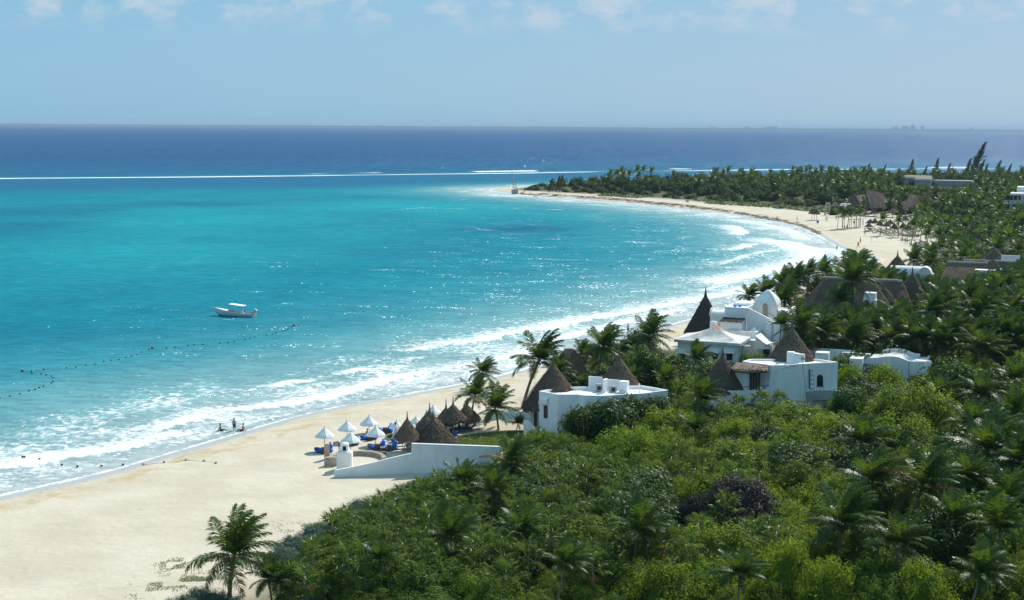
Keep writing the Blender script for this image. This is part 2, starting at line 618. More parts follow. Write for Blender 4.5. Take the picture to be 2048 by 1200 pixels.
# ---- the sea
reef = np.array([(-4000, 980)] + W2([(-100, 357), (0, 356.5), (300, 354), (600, 351.5), (1000, 347), (1250, 343), (1600, 339), (2048, 337)]) + [(6000, 2600)])
gx, gy, nr, nc = fan_grid(60, 80000, 1.0046, 0.62, 0.0021)
far = gy > 2200
x, y = gx.ravel(), gy.ravel()
sd = np.empty(x.shape)
nearm = y < 1500
sd[nearm] = shore_sd(x[nearm], y[nearm])
sd[~nearm] = np.where(in_poly(x[~nearm], y[~nearm], LANDPOLY), -500, 500)
keep = sd > -5
used, faces = grid_faces(nr, nc, keep)
# thin the rows beyond the reef: they are flat
x, y, sd = x[used], y[used], sd[used]
z = np.zeros(x.shape)
rd = np.full(x.shape, 5000.0)
mreef = (y < 3000)
rdu = seg_dist(x[mreef], y[mreef], reef)
ry = np.interp(x[mreef], reef[:, 0], reef[:, 1])
rd[mreef] = np.where(y[mreef] > ry, rdu, -rdu)
deep = sstep(-12, 60, rd) * 0.75 + 0.25 * sstep(60, 600, rd)
bar = sstep(-260, -150, rd + 60 * (fbm(x * .006, y * .006, 3) - .5)) * (1 - sstep(-6, 6, rd)) * sstep(20, 110, sd)   # blue channel inside the reef
# seagrass patches in the lagoon
dk = sstep(0.54, 0.72, fbm(x * 0.006 + 3.1, y * 0.011, 21, 4)) * sstep(45, 130, sd) * (1 - sstep(-60, -10, rd)) * 0.55
for (cx, cy, wx, wy, a) in ((1060, 458, 120, 9, .9), (1150, 470, 110, 8, .5), (420, 408, 230, 6, .55), (250, 412, 120, 5, .5), (880, 500, 200, 14, .3), (80, 455, 150, 10, .35)):
    c = P(cx, cy)
    sx = wx * c.y / FPX
    sy = wy * c.y ** 2 / (CAMZ * FPX)
    dk = np.maximum(dk, a * np.exp(-((x - c.x) / sx) ** 2 - ((y - c.y) / sy) ** 2) * (0.4 + 1.1 * fbm(x * .03, y * .015, 8)))
bright = np.zeros(x.shape)
for (cx, cy, wx, wy, a) in ((820, 412, 330, 14, .7), (860, 385, 300, 8, .6), (400, 440, 500, 22, .45), (300, 510, 500, 26, .35), (1250, 430, 150, 9, .6)):
    c = P(cx, cy)
    sx = wx * c.y / FPX
    sy = wy * c.y ** 2 / (CAMZ * FPX)
    bright = np.maximum(bright, a * np.exp(-((x - c.x) / sx) ** 2 - ((y - c.y) / sy) ** 2))
# surf: fronts of the breakers, (points on the front, how far the white trails seaward in m, crest height, strength)
breakers = [
    ([(-60, 952), (0, 940), (90, 928), (180, 910), (270, 895), (336, 880)], 5.5, .30, 1.25),
    ([(336, 880), (380, 875), (420, 869), (446, 861)], 1.1, .12, .9),
    ([(294, 866), (330, 857), (390, 839), (428, 826)], 4.2, .30, 1.15),
    ([(165, 872), (200, 866), (242, 858)], 1.6, .28, 1.05),
    ([(435, 827), (510, 820), (555, 814), (600, 807), (657, 799), (713, 782), (770, 767), (827, 753), (880, 743)], 4.5, .32, 1.2),
    ([(450, 797), (490, 792)], .9, .15, .8),
    ([(514, 779), (550, 773), (590, 766), (617, 765), (640, 758)], 2.0, .45, 1.05),
    ([(670, 752), (700, 746), (755, 736)], 2.2, .45, 1.15),
    ([(805, 702), (838, 701), (872, 696)], 2.8, .55, 1.25),
    ([(775, 727), (820, 722), (860, 712)], 2.4, .2, .75),
    ([(905, 691), (968, 685), (1025, 671), (1100, 659), (1180, 643), (1300, 622), (1400, 602), (1480, 590), (1530, 578)], 7.5, .45, 1.15),
    ([(940, 733), (985, 724), (1036, 711), (1090, 692), (1150, 672), (1200, 662), (1280, 642), (1380, 618)], 5.0, .25, 1.05),
    ([(870, 742), (920, 735), (975, 722)], 2.0, .2, .8),
    ([(1470, 563), (1530, 552), (1600, 534), (1640, 520), (1646, 507), (1612, 492), (1560, 481)], 11, .4, 1.2),
    ([(1440, 530), (1480, 518), (1530, 505), (1560, 500)], 6, .3, .8),
    ([(1478, 499), (1512, 489)], 5, .5, 1.2),
    ([(1470, 452), (1490, 462), (1492, 468)], 7, .5, 1.1),
    ([(1390, 585), (1440, 575), (1500, 560)], 5, .3, .75),
    ([(1040, 655), (1110, 645), (1190, 630)], 3.5, .25, .7),
    ([(800, 418), (850, 416), (905, 417)], 6, .3, .55),
    ([(600, 778), (640, 771), (700, 762)], 3.0, .15, .75),
    ([(380, 812), (420, 805), (470, 800)], 2.2, .15, .5),
    ([(120, 890), (170, 880)], 2.0, .15, .45),
    ([(1630, 505), (1660, 498), (1690, 508), (1715, 520)], 7, .2, .9),
    ([(1480, 440), (1540, 450), (1590, 462), (1625, 480)], 9, .2, .9),
    ([(1590, 570), (1650, 545), (1690, 533)], 7, .2, .9),
]
foam = np.zeros(x.shape)
crest = np.zeros(x.shape)
for pts, ws, hh, st in breakers:
    w = np.array(W2(pts))
    ws = ws * 1.2
    pad = ws * 4 + 6
    m = (x > w[:, 0].min() - pad) & (x < w[:, 0].max() + pad) & (y > w[:, 1].min() - pad) & (y < w[:, 1].max() + pad) & (sd > -3)
    if not m.any():
        continue
    wob = 1.6 * (fbm(x[m] * .25, y[m] * .25, 31, 3) - .5) * min(2.0, max(.6, ws * .3))
    d = seg_dist(x[m], y[m], w)
    sdl = shore_sd(w[:, 0], w[:, 1])
    # seaward side: farther from the shore than the front at its nearest point
    k = np.argmin((x[m][:, None] - w[None, :, 0]) ** 2 + (y[m][:, None] - w[None, :, 1]) ** 2, 1)
    dx0, dy0 = w[1, 0] - w[0, 0], w[1, 1] - w[0, 1]
    nx, ny = np.gradient(w[:, 1]), -np.gradient(w[:, 0])
    side = (x[m] - w[k, 0]) * nx[k] + (y[m] - w[k, 1]) * ny[k]
    e = 0.5
    # orient by which side the shore lies on
    t = shore_sd(np.array([w[len(w) // 2, 0] + nx[len(w) // 2] * .01]), np.array([w[len(w) // 2, 1] + ny[len(w) // 2] * .01]))[0] - sdl[len(w) // 2]
    s = np.sign(side) * np.sign(t) * d + wob
    val = np.where(s < 0, np.exp(-(s / 0.55) ** 2), np.exp(-np.maximum(s, 0) / ws))
    # fade out beyond the ends
    along = np.minimum(np.hypot(x[m] - w[0, 0], y[m] - w[0, 1]), np.hypot(x[m] - w[-1, 0], y[m] - w[-1, 1]))
    val = val * (0.55 + 0.45 * sstep(0, 4, along)) * np.where(d > ws * 3.2, 0, 1)
    foam[m] = np.maximum(foam[m], st * val)
    crest[m] = np.maximum(crest[m], hh * np.exp(-((s - .5) / (.55 + .12 * ws)) ** 2) * sstep(0, 5, along) * sstep(-.5, 2.5, sd[m]))
# white water on the reef
rl = np.abs(rd + 22 * (fbm(x * .004, y * .004, 40) - .5))
rf = np.exp(-(rl / 7) ** 2) * (0.52 + 2.0 * (fbm(x * .010, y * .006, 41, 4) - .38))
rf = np.maximum(rf, np.exp(-((rd - 45) / 18) ** 2) * sstep(.55, .66, fbm(x * .014 + 9, y * .004, 42, 3)) * .8)
foam = np.maximum(foam, np.where(mreef, np.clip(rf, 0, 1) * 1.5 * (.80 + .20 * sstep(.36, .50, fbm(x * .0045 + 4, y * .001, 47, 3))), 0))
# thin wash between the breakers and the lace along the waterline
wash = (1 - sstep(18, 46, sd)) * (0.38 + 0.75 * (fbm(x * .11, y * .11, 50, 4) - .42)) * sstep(.2, 3.0, sd)
farw = sstep(330, 480, y) * (1 - sstep(10, 26, sd)) * .48
foam = np.maximum(foam, np.maximum(wash, farw * (.5 + .9 * fbm(x * .02, y * .02, 53, 3))))
lace = np.exp(-((sd - .35 - 1.5 * (fbm(x * .09, y * .09, 51, 3) - .35)) / (.45 + y * .0012)) ** 2) * (.35 + .9 * fbm(x * .05, y * .05, 55, 3))
foam = np.maximum(foam, lace)
# swell
swell = 0.10 * (fbm(x * .10 + y * .02, y * .16 - x * .03, 60, 3) - .5) * sstep(4, 25, sd)
z = np.where(y < 2500, swell + crest, 0)
z = np.where(sd < 2, z * sstep(-.5, 2, sd), z)
me = np_mesh('sea', np.stack([x, y, z], 1), faces, None)
add_attr(me, 'sd', sd)
add_attr(me, 'foam', np.clip(foam, 0, 1.6))
add_attr(me, 'deep', deep)
add_attr(me, 'bar', bar)
add_attr(me, 'grass', np.clip(dk, 0, 1))
add_attr(me, 'pale', bright)
sea = link_mesh('sea', me)
tag(sea, 'turquoise lagoon turning deep blue beyond the white reef line', None, None, 'structure')


def sea_material():
    m, n, l = new_mat('sea_water')
    out = N(n, 'ShaderNodeOutputMaterial')
    geo = N(n, 'ShaderNodeNewGeometry')

    def attr(nm):
        a = N(n, 'ShaderNodeAttribute', attribute_name=nm)
        return a.outputs['Fac']

    def mix(fac, a, b):
        mx = N(n, 'ShaderNodeMix', data_type='RGBA')
        if hasattr(fac, 'links'):
            l.new(fac, mx.inputs[0])
        else:
            mx.inputs[0].default_value = fac
        for k, q in ((6, a), (7, b)):
            if hasattr(q, 'links'):
                l.new(q, mx.inputs[k])
            else:
                mx.inputs[k].default_value = (*q, 1)
        return mx.outputs[2]

    def math_(op, a, b=None, c=None):
        q = N(n, 'ShaderNodeMath', operation=op)
        for i, v in enumerate((a, b, c)):
            if v is None:
                continue
            if hasattr(v, 'links'):
                l.new(v, q.inputs[i])
            else:
                q.inputs[i].default_value = v
        return q.outputs[0]

    def mr(v, a, b, c=0.0, d=1.0, smooth=False):
        q = N(n, 'ShaderNodeMapRange', {'From Min': a, 'From Max': b, 'To Min': c, 'To Max': d})
        if smooth:
            q.interpolation_type = 'SMOOTHSTEP'
        l.new(v, q.inputs['Value'])
        return q.outputs[0]

    def noise(scale, detail=4, stretch=(1, 1, 1), rough=.55, rot=0.0, dist=0.0):
        mp = N(n, 'ShaderNodeMapping', {'Scale': stretch})
        mp.inputs['Rotation'].default_value = (0, 0, rot)
        l.new(geo.outputs['Position'], mp.inputs['Vector'])
        q = N(n, 'ShaderNodeTexNoise', {'Scale': scale, 'Detail': detail, 'Roughness': rough, 'Distortion': dist})
        l.new(mp.outputs[0], q.inputs['Vector'])
        return q.outputs['Fac']

    sdv = attr('sd')
    wob = math_('MULTIPLY', math_('SUBTRACT', noise(.07, 4), .5), 14.0)
    sdw = math_('ADD', sdv, math_('MULTIPLY', wob, mr(sdv, 2, 30)))
    lag = mix(mr(noise(.012, 5, (1, .5, 1)), .38, .64), SEA['lag1'], SEA['lag2'])
    lag = mix(attr('pale'), lag, SEA['pale'])
    lag = mix(attr('grass'), lag, SEA['grass'])
    c = mix(mr(sdw, 28, 95, smooth=True), SEA['mid'], lag)
    c = mix(mr(sdw, 14, 56, smooth=True), SEA['shal'], c)
    c = mix(mr(sdw, 0, 24, smooth=True), SEA['edge'], c)
    c = mix(attr('bar'), c, SEA['bar'])
    c = mix(attr('deep'), c, SEA['deep'])
    # sand stirred up in patches near the surf
    c = mix(math_('MULTIPLY', mr(noise(.045, 4, (1, 1.6, 1)), .50, .70), mr(sdw, 50, 22, 0, .38)), c, SEA['stir'])
    # small wind waves darken and lighten the body colour a little
    fine = noise(.55, 5, (.45, 1.0, 1), .65, .35)
    c = mix(mr(fine, .40, .66, 0, .5), c, mix(.62, c, (0.0, 0.03, 0.06)))
    swl = noise(.085, 6, (1, .07, 1), .68)
    c = mix(math_('MULTIPLY', mr(swl, .40, .62, 0, .6), attr('deep')), c, mix(.45, c, (0.01, 0.03, 0.08)))
    swl2 = noise(.045, 6, (.45, 1, 1), .66, .4)
    c = mix(mr(swl2, .42, .64, 0, .24), c, mix(.5, c, (0.0, 0.05, 0.10)))
    f1 = noise(.9, 7, (1, 1, 1), .68, .3, .6)
    fz = math_('ADD', attr('foam'), math_('MULTIPLY', math_('SUBTRACT', f1, .5), 1.9))
    fm = mr(fz, .40, .80, smooth=True)
    body = mix(fm, c, SEA['foam'])
    dif = N(n, 'ShaderNodeBsdfDiffuse')
    l.new(body, dif.inputs['Color'])
    # wave slopes for the sparkle
    def slopes(scale, stretch, detail, amp, rot):
        mp = N(n, 'ShaderNodeMapping', {'Scale': stretch})
        mp.inputs['Rotation'].default_value = (0, 0, rot)
        l.new(geo.outputs['Position'], mp.inputs['Vector'])
        q = N(n, 'ShaderNodeTexNoise', {'Scale': scale, 'Detail': detail, 'Roughness': .62})
        l.new(mp.outputs[0], q.inputs['Vector'])
        s = N(n, 'ShaderNodeVectorMath', operation='SUBTRACT')
        s.inputs[1].default_value = (.5, .5, .5)
        l.new(q.outputs['Color'], s.inputs[0])
        t = N(n, 'ShaderNodeVectorMath', operation='MULTIPLY')
        t.inputs[1].default_value = (amp, amp, 0)
        l.new(s.outputs[0], t.inputs[0])
        return t.outputs[0]
    a0 = N(n, 'ShaderNodeVectorMath', operation='ADD')
    l.new(slopes(.16, (.6, 1, 1), 3, SEA['amp1'], .3), a0.inputs[0])
    l.new(slopes(2.2, (.6, 1, 1), 4, SEA['amp2'], .2), a0.inputs[1])
    aw = N(n, 'ShaderNodeVectorMath', operation='ADD')
    l.new(a0.outputs[0], aw.inputs[0])
    far_s = N(n, 'ShaderNodeVectorMath', operation='SCALE')
    l.new(slopes(.22, (1, .05, 1), 5, 2.0, 0), far_s.inputs[0])
    l.new(attr('deep'), far_s.inputs['Scale'])
    l.new(far_s.outputs[0], aw.inputs[1])
    # gusts: bands of rougher and smoother water
    a1 = N(n, 'ShaderNodeVectorMath', operation='SCALE')
    l.new(aw.outputs[0], a1.inputs[0])
    gust = math_('ADD', math_('MULTIPLY', noise(.16, 3, (.5, 1, 1), .6, .3), 1.5), math_('MULTIPLY', noise(.02, 3, (1, .5, 1)), .6))
    l.new(mr(gust, .65, 1.45, .55, 1.5), a1.inputs['Scale'])
    a2 = N(n, 'ShaderNodeVectorMath', operation='ADD')
    l.new(a1.outputs[0], a2.inputs[0])
    l.new(geo.outputs['Normal'], a2.inputs[1])
    bp = N(n, 'ShaderNodeVectorMath', operation='NORMALIZE')
    l.new(a2.outputs[0], bp.inputs[0])
    a3 = N(n, 'ShaderNodeVectorMath', operation='SCALE')
    a3.inputs['Scale'].default_value = .35
    l.new(a1.outputs[0], a3.inputs[0])
    a4 = N(n, 'ShaderNodeVectorMath', operation='ADD')
    l.new(a3.outputs[0], a4.inputs[0])
    l.new(geo.outputs['Normal'], a4.inputs[1])
    bd = N(n, 'ShaderNodeVectorMath', operation='NORMALIZE')
    l.new(a4.outputs[0], bd.inputs[0])
    l.new(bd.outputs[0], dif.inputs['Normal'])
    gl = N(n, 'ShaderNodeBsdfGlossy', {'Roughness': SEA['rough']})
    gl.inputs['Color'].default_value = (.9, .95, 1, 1)
    l.new(bp.outputs[0], gl.inputs['Normal'])
    ms = N(n, 'ShaderNodeMixShader')
    l.new(mr(fm, 0, 1, SEA['gloss'], 0.01), ms.inputs['Fac'])
    l.new(dif.outputs[0], ms.inputs[1])
    l.new(gl.outputs[0], ms.inputs[2])
    l.new(ms.outputs[0], out.inputs['Surface'])
    return m


HAZE = (5.0e-5, (0.56, 0.74, 0.92))
SEA = dict(lag1=(0.006, 0.205, 0.280), lag2=(0.012, 0.280, 0.340), pale=(0.018, 0.37, 0.40), grass=(0.008, 0.12, 0.22), mid=(0.060, 0.29, 0.345),
           shal=(0.23, 0.43, 0.44), edge=(0.46, 0.52, 0.51), bar=(0.020, 0.15, 0.27), deep=(0.026, 0.105, 0.250), stir=(0.22, 0.36, 0.36),
           foam=(0.80, 0.81, 0.82), amp1=1.4, amp2=3.15, rough=0.20, gloss=0.055)
me.materials.append(sea_material())

# ---- the ground: beach, dune and the land under the trees
gx, gy, nr, nc = fan_grid(30, 1700, 1.0105, 0.86, 0.0042)
x, y = gx.ravel(), gy.ravel()
sd = shore_sd(x, y)
used, faces = grid_faces(nr, nc, sd < 9)
x, y, sd = x[used], y[used], sd[used]
z = land_h(sd, x, y)
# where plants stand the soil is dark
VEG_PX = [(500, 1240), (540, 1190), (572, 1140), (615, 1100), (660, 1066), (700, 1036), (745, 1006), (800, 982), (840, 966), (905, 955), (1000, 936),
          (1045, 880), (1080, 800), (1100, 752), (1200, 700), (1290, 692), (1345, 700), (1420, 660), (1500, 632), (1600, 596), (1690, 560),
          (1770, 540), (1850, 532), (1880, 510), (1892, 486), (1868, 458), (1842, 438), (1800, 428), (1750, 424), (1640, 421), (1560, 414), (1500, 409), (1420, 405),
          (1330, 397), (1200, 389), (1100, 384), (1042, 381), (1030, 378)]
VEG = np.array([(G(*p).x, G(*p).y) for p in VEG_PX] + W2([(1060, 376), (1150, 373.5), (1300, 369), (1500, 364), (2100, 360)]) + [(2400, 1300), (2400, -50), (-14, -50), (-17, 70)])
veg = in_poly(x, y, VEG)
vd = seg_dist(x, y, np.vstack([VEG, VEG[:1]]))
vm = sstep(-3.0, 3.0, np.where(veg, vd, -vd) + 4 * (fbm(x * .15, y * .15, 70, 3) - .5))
me = np_mesh('ground', np.stack([x, y, z], 1), faces, None)
add_attr(me, 'inl', -sd)
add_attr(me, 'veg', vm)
ground = tag(link_mesh('ground', me), 'pale sand beach rising to the planted dune', None, None, 'structure')


def ground_material():
    m, n, l = new_mat('beach_sand')
    out = N(n, 'ShaderNodeOutputMaterial')
    geo = N(n, 'ShaderNodeNewGeometry')

    def attr(nm):
        return N(n, 'ShaderNodeAttribute', attribute_name=nm).outputs['Fac']

    def mix(fac, a, b):
        mx = N(n, 'ShaderNodeMix', data_type='RGBA')
        l.new(fac, mx.inputs[0])
        for k, q in ((6, a), (7, b)):
            if hasattr(q, 'links'):
                l.new(q, mx.inputs[k])
            else:
                mx.inputs[k].default_value = (*q, 1)
        return mx.outputs[2]

    def mr(v, a, b, c=0.0, d=1.0):
        q = N(n, 'ShaderNodeMapRange', {'From Min': a, 'From Max': b, 'To Min': c, 'To Max': d}, interpolation_type='SMOOTHSTEP')
        l.new(v, q.inputs['Value'])
        return q.outputs[0]

    def mul(a, b):
        q = N(n, 'ShaderNodeMath', operation='MULTIPLY')
        l.new(a, q.inputs[0])
        if hasattr(b, 'links'):
            l.new(b, q.inputs[1])
        else:
            q.inputs[1].default_value = b
        return q.outputs[0]

    def noise(scale, detail=5, rough=.6, dist=0.0):
        q = N(n, 'ShaderNodeTexNoise', {'Scale': scale, 'Detail': detail, 'Roughness': rough, 'Distortion': dist})
        l.new(geo.outputs['Position'], q.inputs['Vector'])
        return q.outputs['Fac']

    inl = attr('inl')
    c = mix(mr(noise(.12, 6), .35, .65), (0.560, 0.482, 0.368), (0.632, 0.558, 0.442))
    c = mix(mr(noise(2.2, 5, .7), .52, .72, 0, .30), c, (0.36, 0.30, 0.21))
    # wrack line: yellowish weed thrown up along the swash
    band = mul(mr(inl, 1.2, 3.0), mr(inl, 9.5, 5.0))
    c = mix(mul(band, mr(noise(.35, 6, .7, .4), .44, .66, 0, .8)), c, (0.48, 0.36, 0.17))
    band2 = mul(mr(inl, .2, .9), mr(inl, 3.2, 1.8))
    c = mix(mul(band2, mr(noise(.8, 5, .7), .56, .70, 0, .75)), c, (0.30, 0.20, 0.085))
    c = mix(mr(inl, 2.6, .6), c, (0.47, 0.46, 0.43))
    # ragged litter on the back beach
    c = mix(mul(mr(inl, 14, 30), mr(noise(.9, 6, .75), .60, .74, 0, .35)), c, (0.30, 0.26, 0.16))
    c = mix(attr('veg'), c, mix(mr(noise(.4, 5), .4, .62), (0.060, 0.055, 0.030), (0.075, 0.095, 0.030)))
    b = N(n, 'ShaderNodeBsdfPrincipled', {'Roughness': .9, 'Specular IOR Level': .2})
    l.new(c, b.inputs['Base Color'])
    l.new(mr(inl, 3.0, .8, .9, .35), b.inputs['Roughness'])
    bp = N(n, 'ShaderNodeBump', {'Strength': .55, 'Distance': .12})
    l.new(noise(1.6, 5, .6), bp.inputs['Height'])
    bp2 = N(n, 'ShaderNodeBump', {'Strength': .4, 'Distance': .6})
    l.new(noise(.25, 3), bp2.inputs['Height'])
    l.new(bp2.outputs[0], bp.inputs['Normal'])
    l.new(bp.outputs[0], b.inputs['Normal'])
    l.new(b.outputs[0], out.inputs['Surface'])
    return m


me.materials.append(ground_material())
M['floor_deep'] = simple_mat('sea_bed', (0.05, 0.12, 0.16), 0.9)

# ---- far shore across the strait
FSY = 22000.0
mb = MB()
pts = []
xs = np.linspace(-11000, 11000, 340)
for i, xx in enumerate(xs):
    hgt = 20 + 14 * float(fbm(np.array([xx * .0016]), np.array([.3]), 80, 3)[0]) + 5 * float(vnoise(np.array([xx * .012]), np.array([2.]), 81)[0])
    pts.append((xx, hgt))
for i in range(len(pts) - 1):
    (a, ha), (b_, hb) = pts[i], pts[i + 1]
    mb.poly((a, FSY, -0.5), (b_, FSY, -.5), (b_, FSY + 60, hb), (a, FSY + 60, ha))
    mb.poly((a, FSY + 60, ha), (b_, FSY + 60, hb), (b_, FSY + 1800, hb * .8), (a, FSY + 1800, ha * .8))
M['farland'] = simple_mat('far_land', (0.02, 0.05, 0.09), 0.95, 0.1, .002)
fs = mb.build('far_shore', M['farland'])
tag(fs, 'low hazy coast along the horizon', None, None, 'structure')
M['fartower'] = simple_mat('far_building', (0.40, 0.40, 0.40), 0.9, 0.05, .01)

# ---- raster of the ground for quick placing
RX0, RY0, RS = -70.0, 60.0, 1.25
RNX, RNY = int(520 / RS), int(1120 / RS)
_X, _Y = np.meshgrid(RX0 + np.arange(RNX) * RS, RY0 + np.arange(RNY) * RS)
_sd = shore_sd(_X.ravel(), _Y.ravel())
R_H = land_h(_sd, _X.ravel(), _Y.ravel()).reshape(RNY, RNX)
R_SD = _sd.reshape(RNY, RNX)
_v = in_poly(_X.ravel(), _Y.ravel(), VEG)
_vd = seg_dist(_X.ravel(), _Y.ravel(), np.vstack([VEG, VEG[:1]]))
R_V = np.where(_v, _vd, -_vd).reshape(RNY, RNX)


def rlook(R, x, y):
    a, b = (x - RX0) / RS, (y - RY0) / RS
    i, k = int(min(max(b, 0), RNY - 2)), int(min(max(a, 0), RNX - 2))
    u, v = min(max(a - k, 0), 1), min(max(b - i, 0), 1)
    return float((R[i, k] * (1 - u) + R[i, k + 1] * u) * (1 - v) + (R[i + 1, k] * (1 - u) + R[i + 1, k + 1] * u) * v)


def TH(x, y):
    return rlook(R_H, x, y)


def veg_depth(x, y):
    return rlook(R_V, x, y)

# ---- the air: one closed box of thin haze round everything
hm, hn, hl = new_mat('haze_air')
ho = N(hn, 'ShaderNodeOutputMaterial')
hv = N(hn, 'ShaderNodeVolumePrincipled', {'Density': HAZE[0], 'Anisotropy': 0.0})
hv.inputs['Color'].default_value = (*HAZE[1], 1)
hl.new(hv.outputs[0], ho.inputs['Volume'])
mb = MB()
mb.box((0, 42000, 40.0), (170000, 94000, 84.0))
hz = mb.build('haze', hm)
tag(hz, 'thin sea haze', None, None, 'stuff')
# ================================================================== BUILDINGS
THETA = math.radians(22)
UX = Vector((math.cos(THETA), -math.sin(THETA), 0))        # along the fronts of the houses, to the right
VX = Vector((math.sin(THETA), math.cos(THETA), 0))         # from the fronts to the backs


def pxm(n, Y):
    return n * Y / FPX


def onwall(A, B, px, py, off=0.0):
    """where the sight line of a pixel meets the upright plane through A and B, moved off metres towards the viewer"""
    d = ray(px, py)
    t = Vector((B.x - A.x, B.y - A.y, 0)).normalized()
    n = Vector((t.y, -t.x, 0))
    if n.dot(Vector((-A.x, -A.y, 0))) < 0:
        n = -n
    s = n.dot(Vector((A.x, A.y, 0))) / n.dot(Vector((d.x, d.y, 0)))
    return Vector((d.x * s, d.y * s, CAMZ + d.z * s)) + n * off


def wall_slab(mb, A, B, pts, o0, o1):
    """polygon drawn on the wall A-B, from o0 to o1 metres in front of it"""
    a = [onwall(A, B, *p, off=0) for p in pts]
    t = Vector((B.x - A.x, B.y - A.y, 0)).normalized()
    n = Vector((t.y, -t.x, 0))
    if n.dot(Vector((-A.x, -A.y, 0))) < 0:
        n = -n
    k = len(a)
    vs = [q + n * o0 for q in a] + [q + n * o1 for q in a]
    fs = [(i, (i + 1) % k, k + (i + 1) % k, k + i) for i in range(k)] + [tuple(range(k - 1, -1, -1)), tuple(range(k, 2 * k))]
    return mb.add(vs, fs)


def rect(x0, y0, x1, y1):
    return [(x0, y0), (x1, y0), (x1, y1), (x0, y1)]


def arch(x0, x1, yt, yb, n=9):
    r = (x1 - x0) / 2
    cx = (x0 + x1) / 2
    return [(x0, yb)] + [(cx - r * math.cos(math.pi * k / n), yt + r * 1.15 - r * 1.15 * math.sin(math.pi * k / n)) for k in range(n + 1)] + [(x1, yb)]


def window(parent, A, B, box, name='window', fw=0.9, fmat='wood', bars=0, off=0.004):
    x0, y0, x1, y1 = box
    mb = MB()
    for r_ in ((x0, y0, x1, y0 + fw), (x0, y1 - fw, x1, y1), (x0, y0 + fw, x0 + fw, y1 - fw), (x1 - fw, y0 + fw, x1, y1 - fw)):
        wall_slab(mb, A, B, rect(*r_), off, 0.07)
    for k in range(bars):
        xc = x0 + (x1 - x0) * (k + 1) / (bars + 1)
        wall_slab(mb, A, B, rect(xc - fw * .4, y0 + fw, xc + fw * .4, y1 - fw), off, 0.06)
    w = mb.build(name, M[fmat], parent)
    wall_slab(MB(), A, B, rect(x0, y0, x1, y1), 0, 0)
    pb = MB()
    wall_slab(pb, A, B, rect(x0 + fw, y0 + fw, x1 - fw, y1 - fw), off, 0.02)
    pb.build('pane', M['glass'], w)
    return w


def inset(pts, t):
    n = len(pts)
    area = sum(pts[i][0] * pts[(i + 1) % n][1] - pts[(i + 1) % n][0] * pts[i][1] for i in range(n))
    sg = 1 if area > 0 else -1
    out = []
    for i in range(n):
        p, a, b = Vector(pts[i][:2]), Vector(pts[i - 1][:2]), Vector(pts[(i + 1) % n][:2])
        e1, e2 = (p - a).normalized(), (b - p).normalized()
        n1, n2 = Vector((-e1.y, e1.x)) * sg, Vector((-e2.y, e2.x)) * sg
        m = n1 + n2
        m = m / max(0.35, m.length ** 2 / 2) if m.length > 1e-4 else n1
        q = p + m * t
        out.append((q.x, q.y))
    return out


def parapet_block(mb, pts, z0, zt, zroof, t=0.25):
    pts = [(p[0], p[1]) for p in pts]
    n = len(pts)
    inn = inset(pts, t)
    vs = [(*p, z0) for p in pts] + [(*p, zt) for p in pts] + [(*p, zt) for p in inn] + [(*p, zroof) for p in inn]
    area = sum(pts[i][0] * pts[(i + 1) % n][1] - pts[(i + 1) % n][0] * pts[i][1] for i in range(n))
    fs = []
    for i in range(n):
        j = (i + 1) % n
        q = [(i, j, n + j, n + i), (n + i, n + j, 2 * n + j, 2 * n + i), (2 * n + i, 2 * n + j, 3 * n + j, 3 * n + i)]
        fs += q if area > 0 else [f[::-1] for f in q]
    r = tuple(range(3 * n, 4 * n))
    fs.append(r if area > 0 else r[::-1])
    return mb.add(vs, fs)


def rfoot(x0, x1, YB, depth, th=None):
    """footprint of an upright block whose front runs between two pixels columns, right corner at distance YB"""
    u, v = (UX, VX) if th is None else (Vector((math.cos(th), -math.sin(th), 0)), Vector((math.sin(th), math.cos(th), 0)))
    B = D(x1, 600, YB)
    B.z = 0
    A = onwall(B - u, B, x0, 600)
    A.z = 0
    return A, B, B + v * depth, A + v * depth


def rblock(mb, x0, x1, yt, yb, YB, depth, th=None, par=0.0, t=0.22):
    f = rfoot(x0, x1, YB, depth, th)
    zt, zb = D(x1, yt, YB).z, D(x1, yb, YB).z
    if par:
        parapet_block(mb, f, zb, zt, zt - par, t)
    else:
        mb.prism(f, zb, zt)
    return f, zt, zb


def straw(mb, p, down, nrm, L, w):
    side = down.cross(nrm).normalized()
    k = rng.uniform(-.25, .25)
    d = (down + side * k).normalized()
    a = p + nrm * .02
    b = p + d * L + nrm * rng.uniform(.05, .10)
    s = side * w
    mb.add([a - s, a + s, b + s * .6, b - s * .6], [(0, 1, 2, 3)])


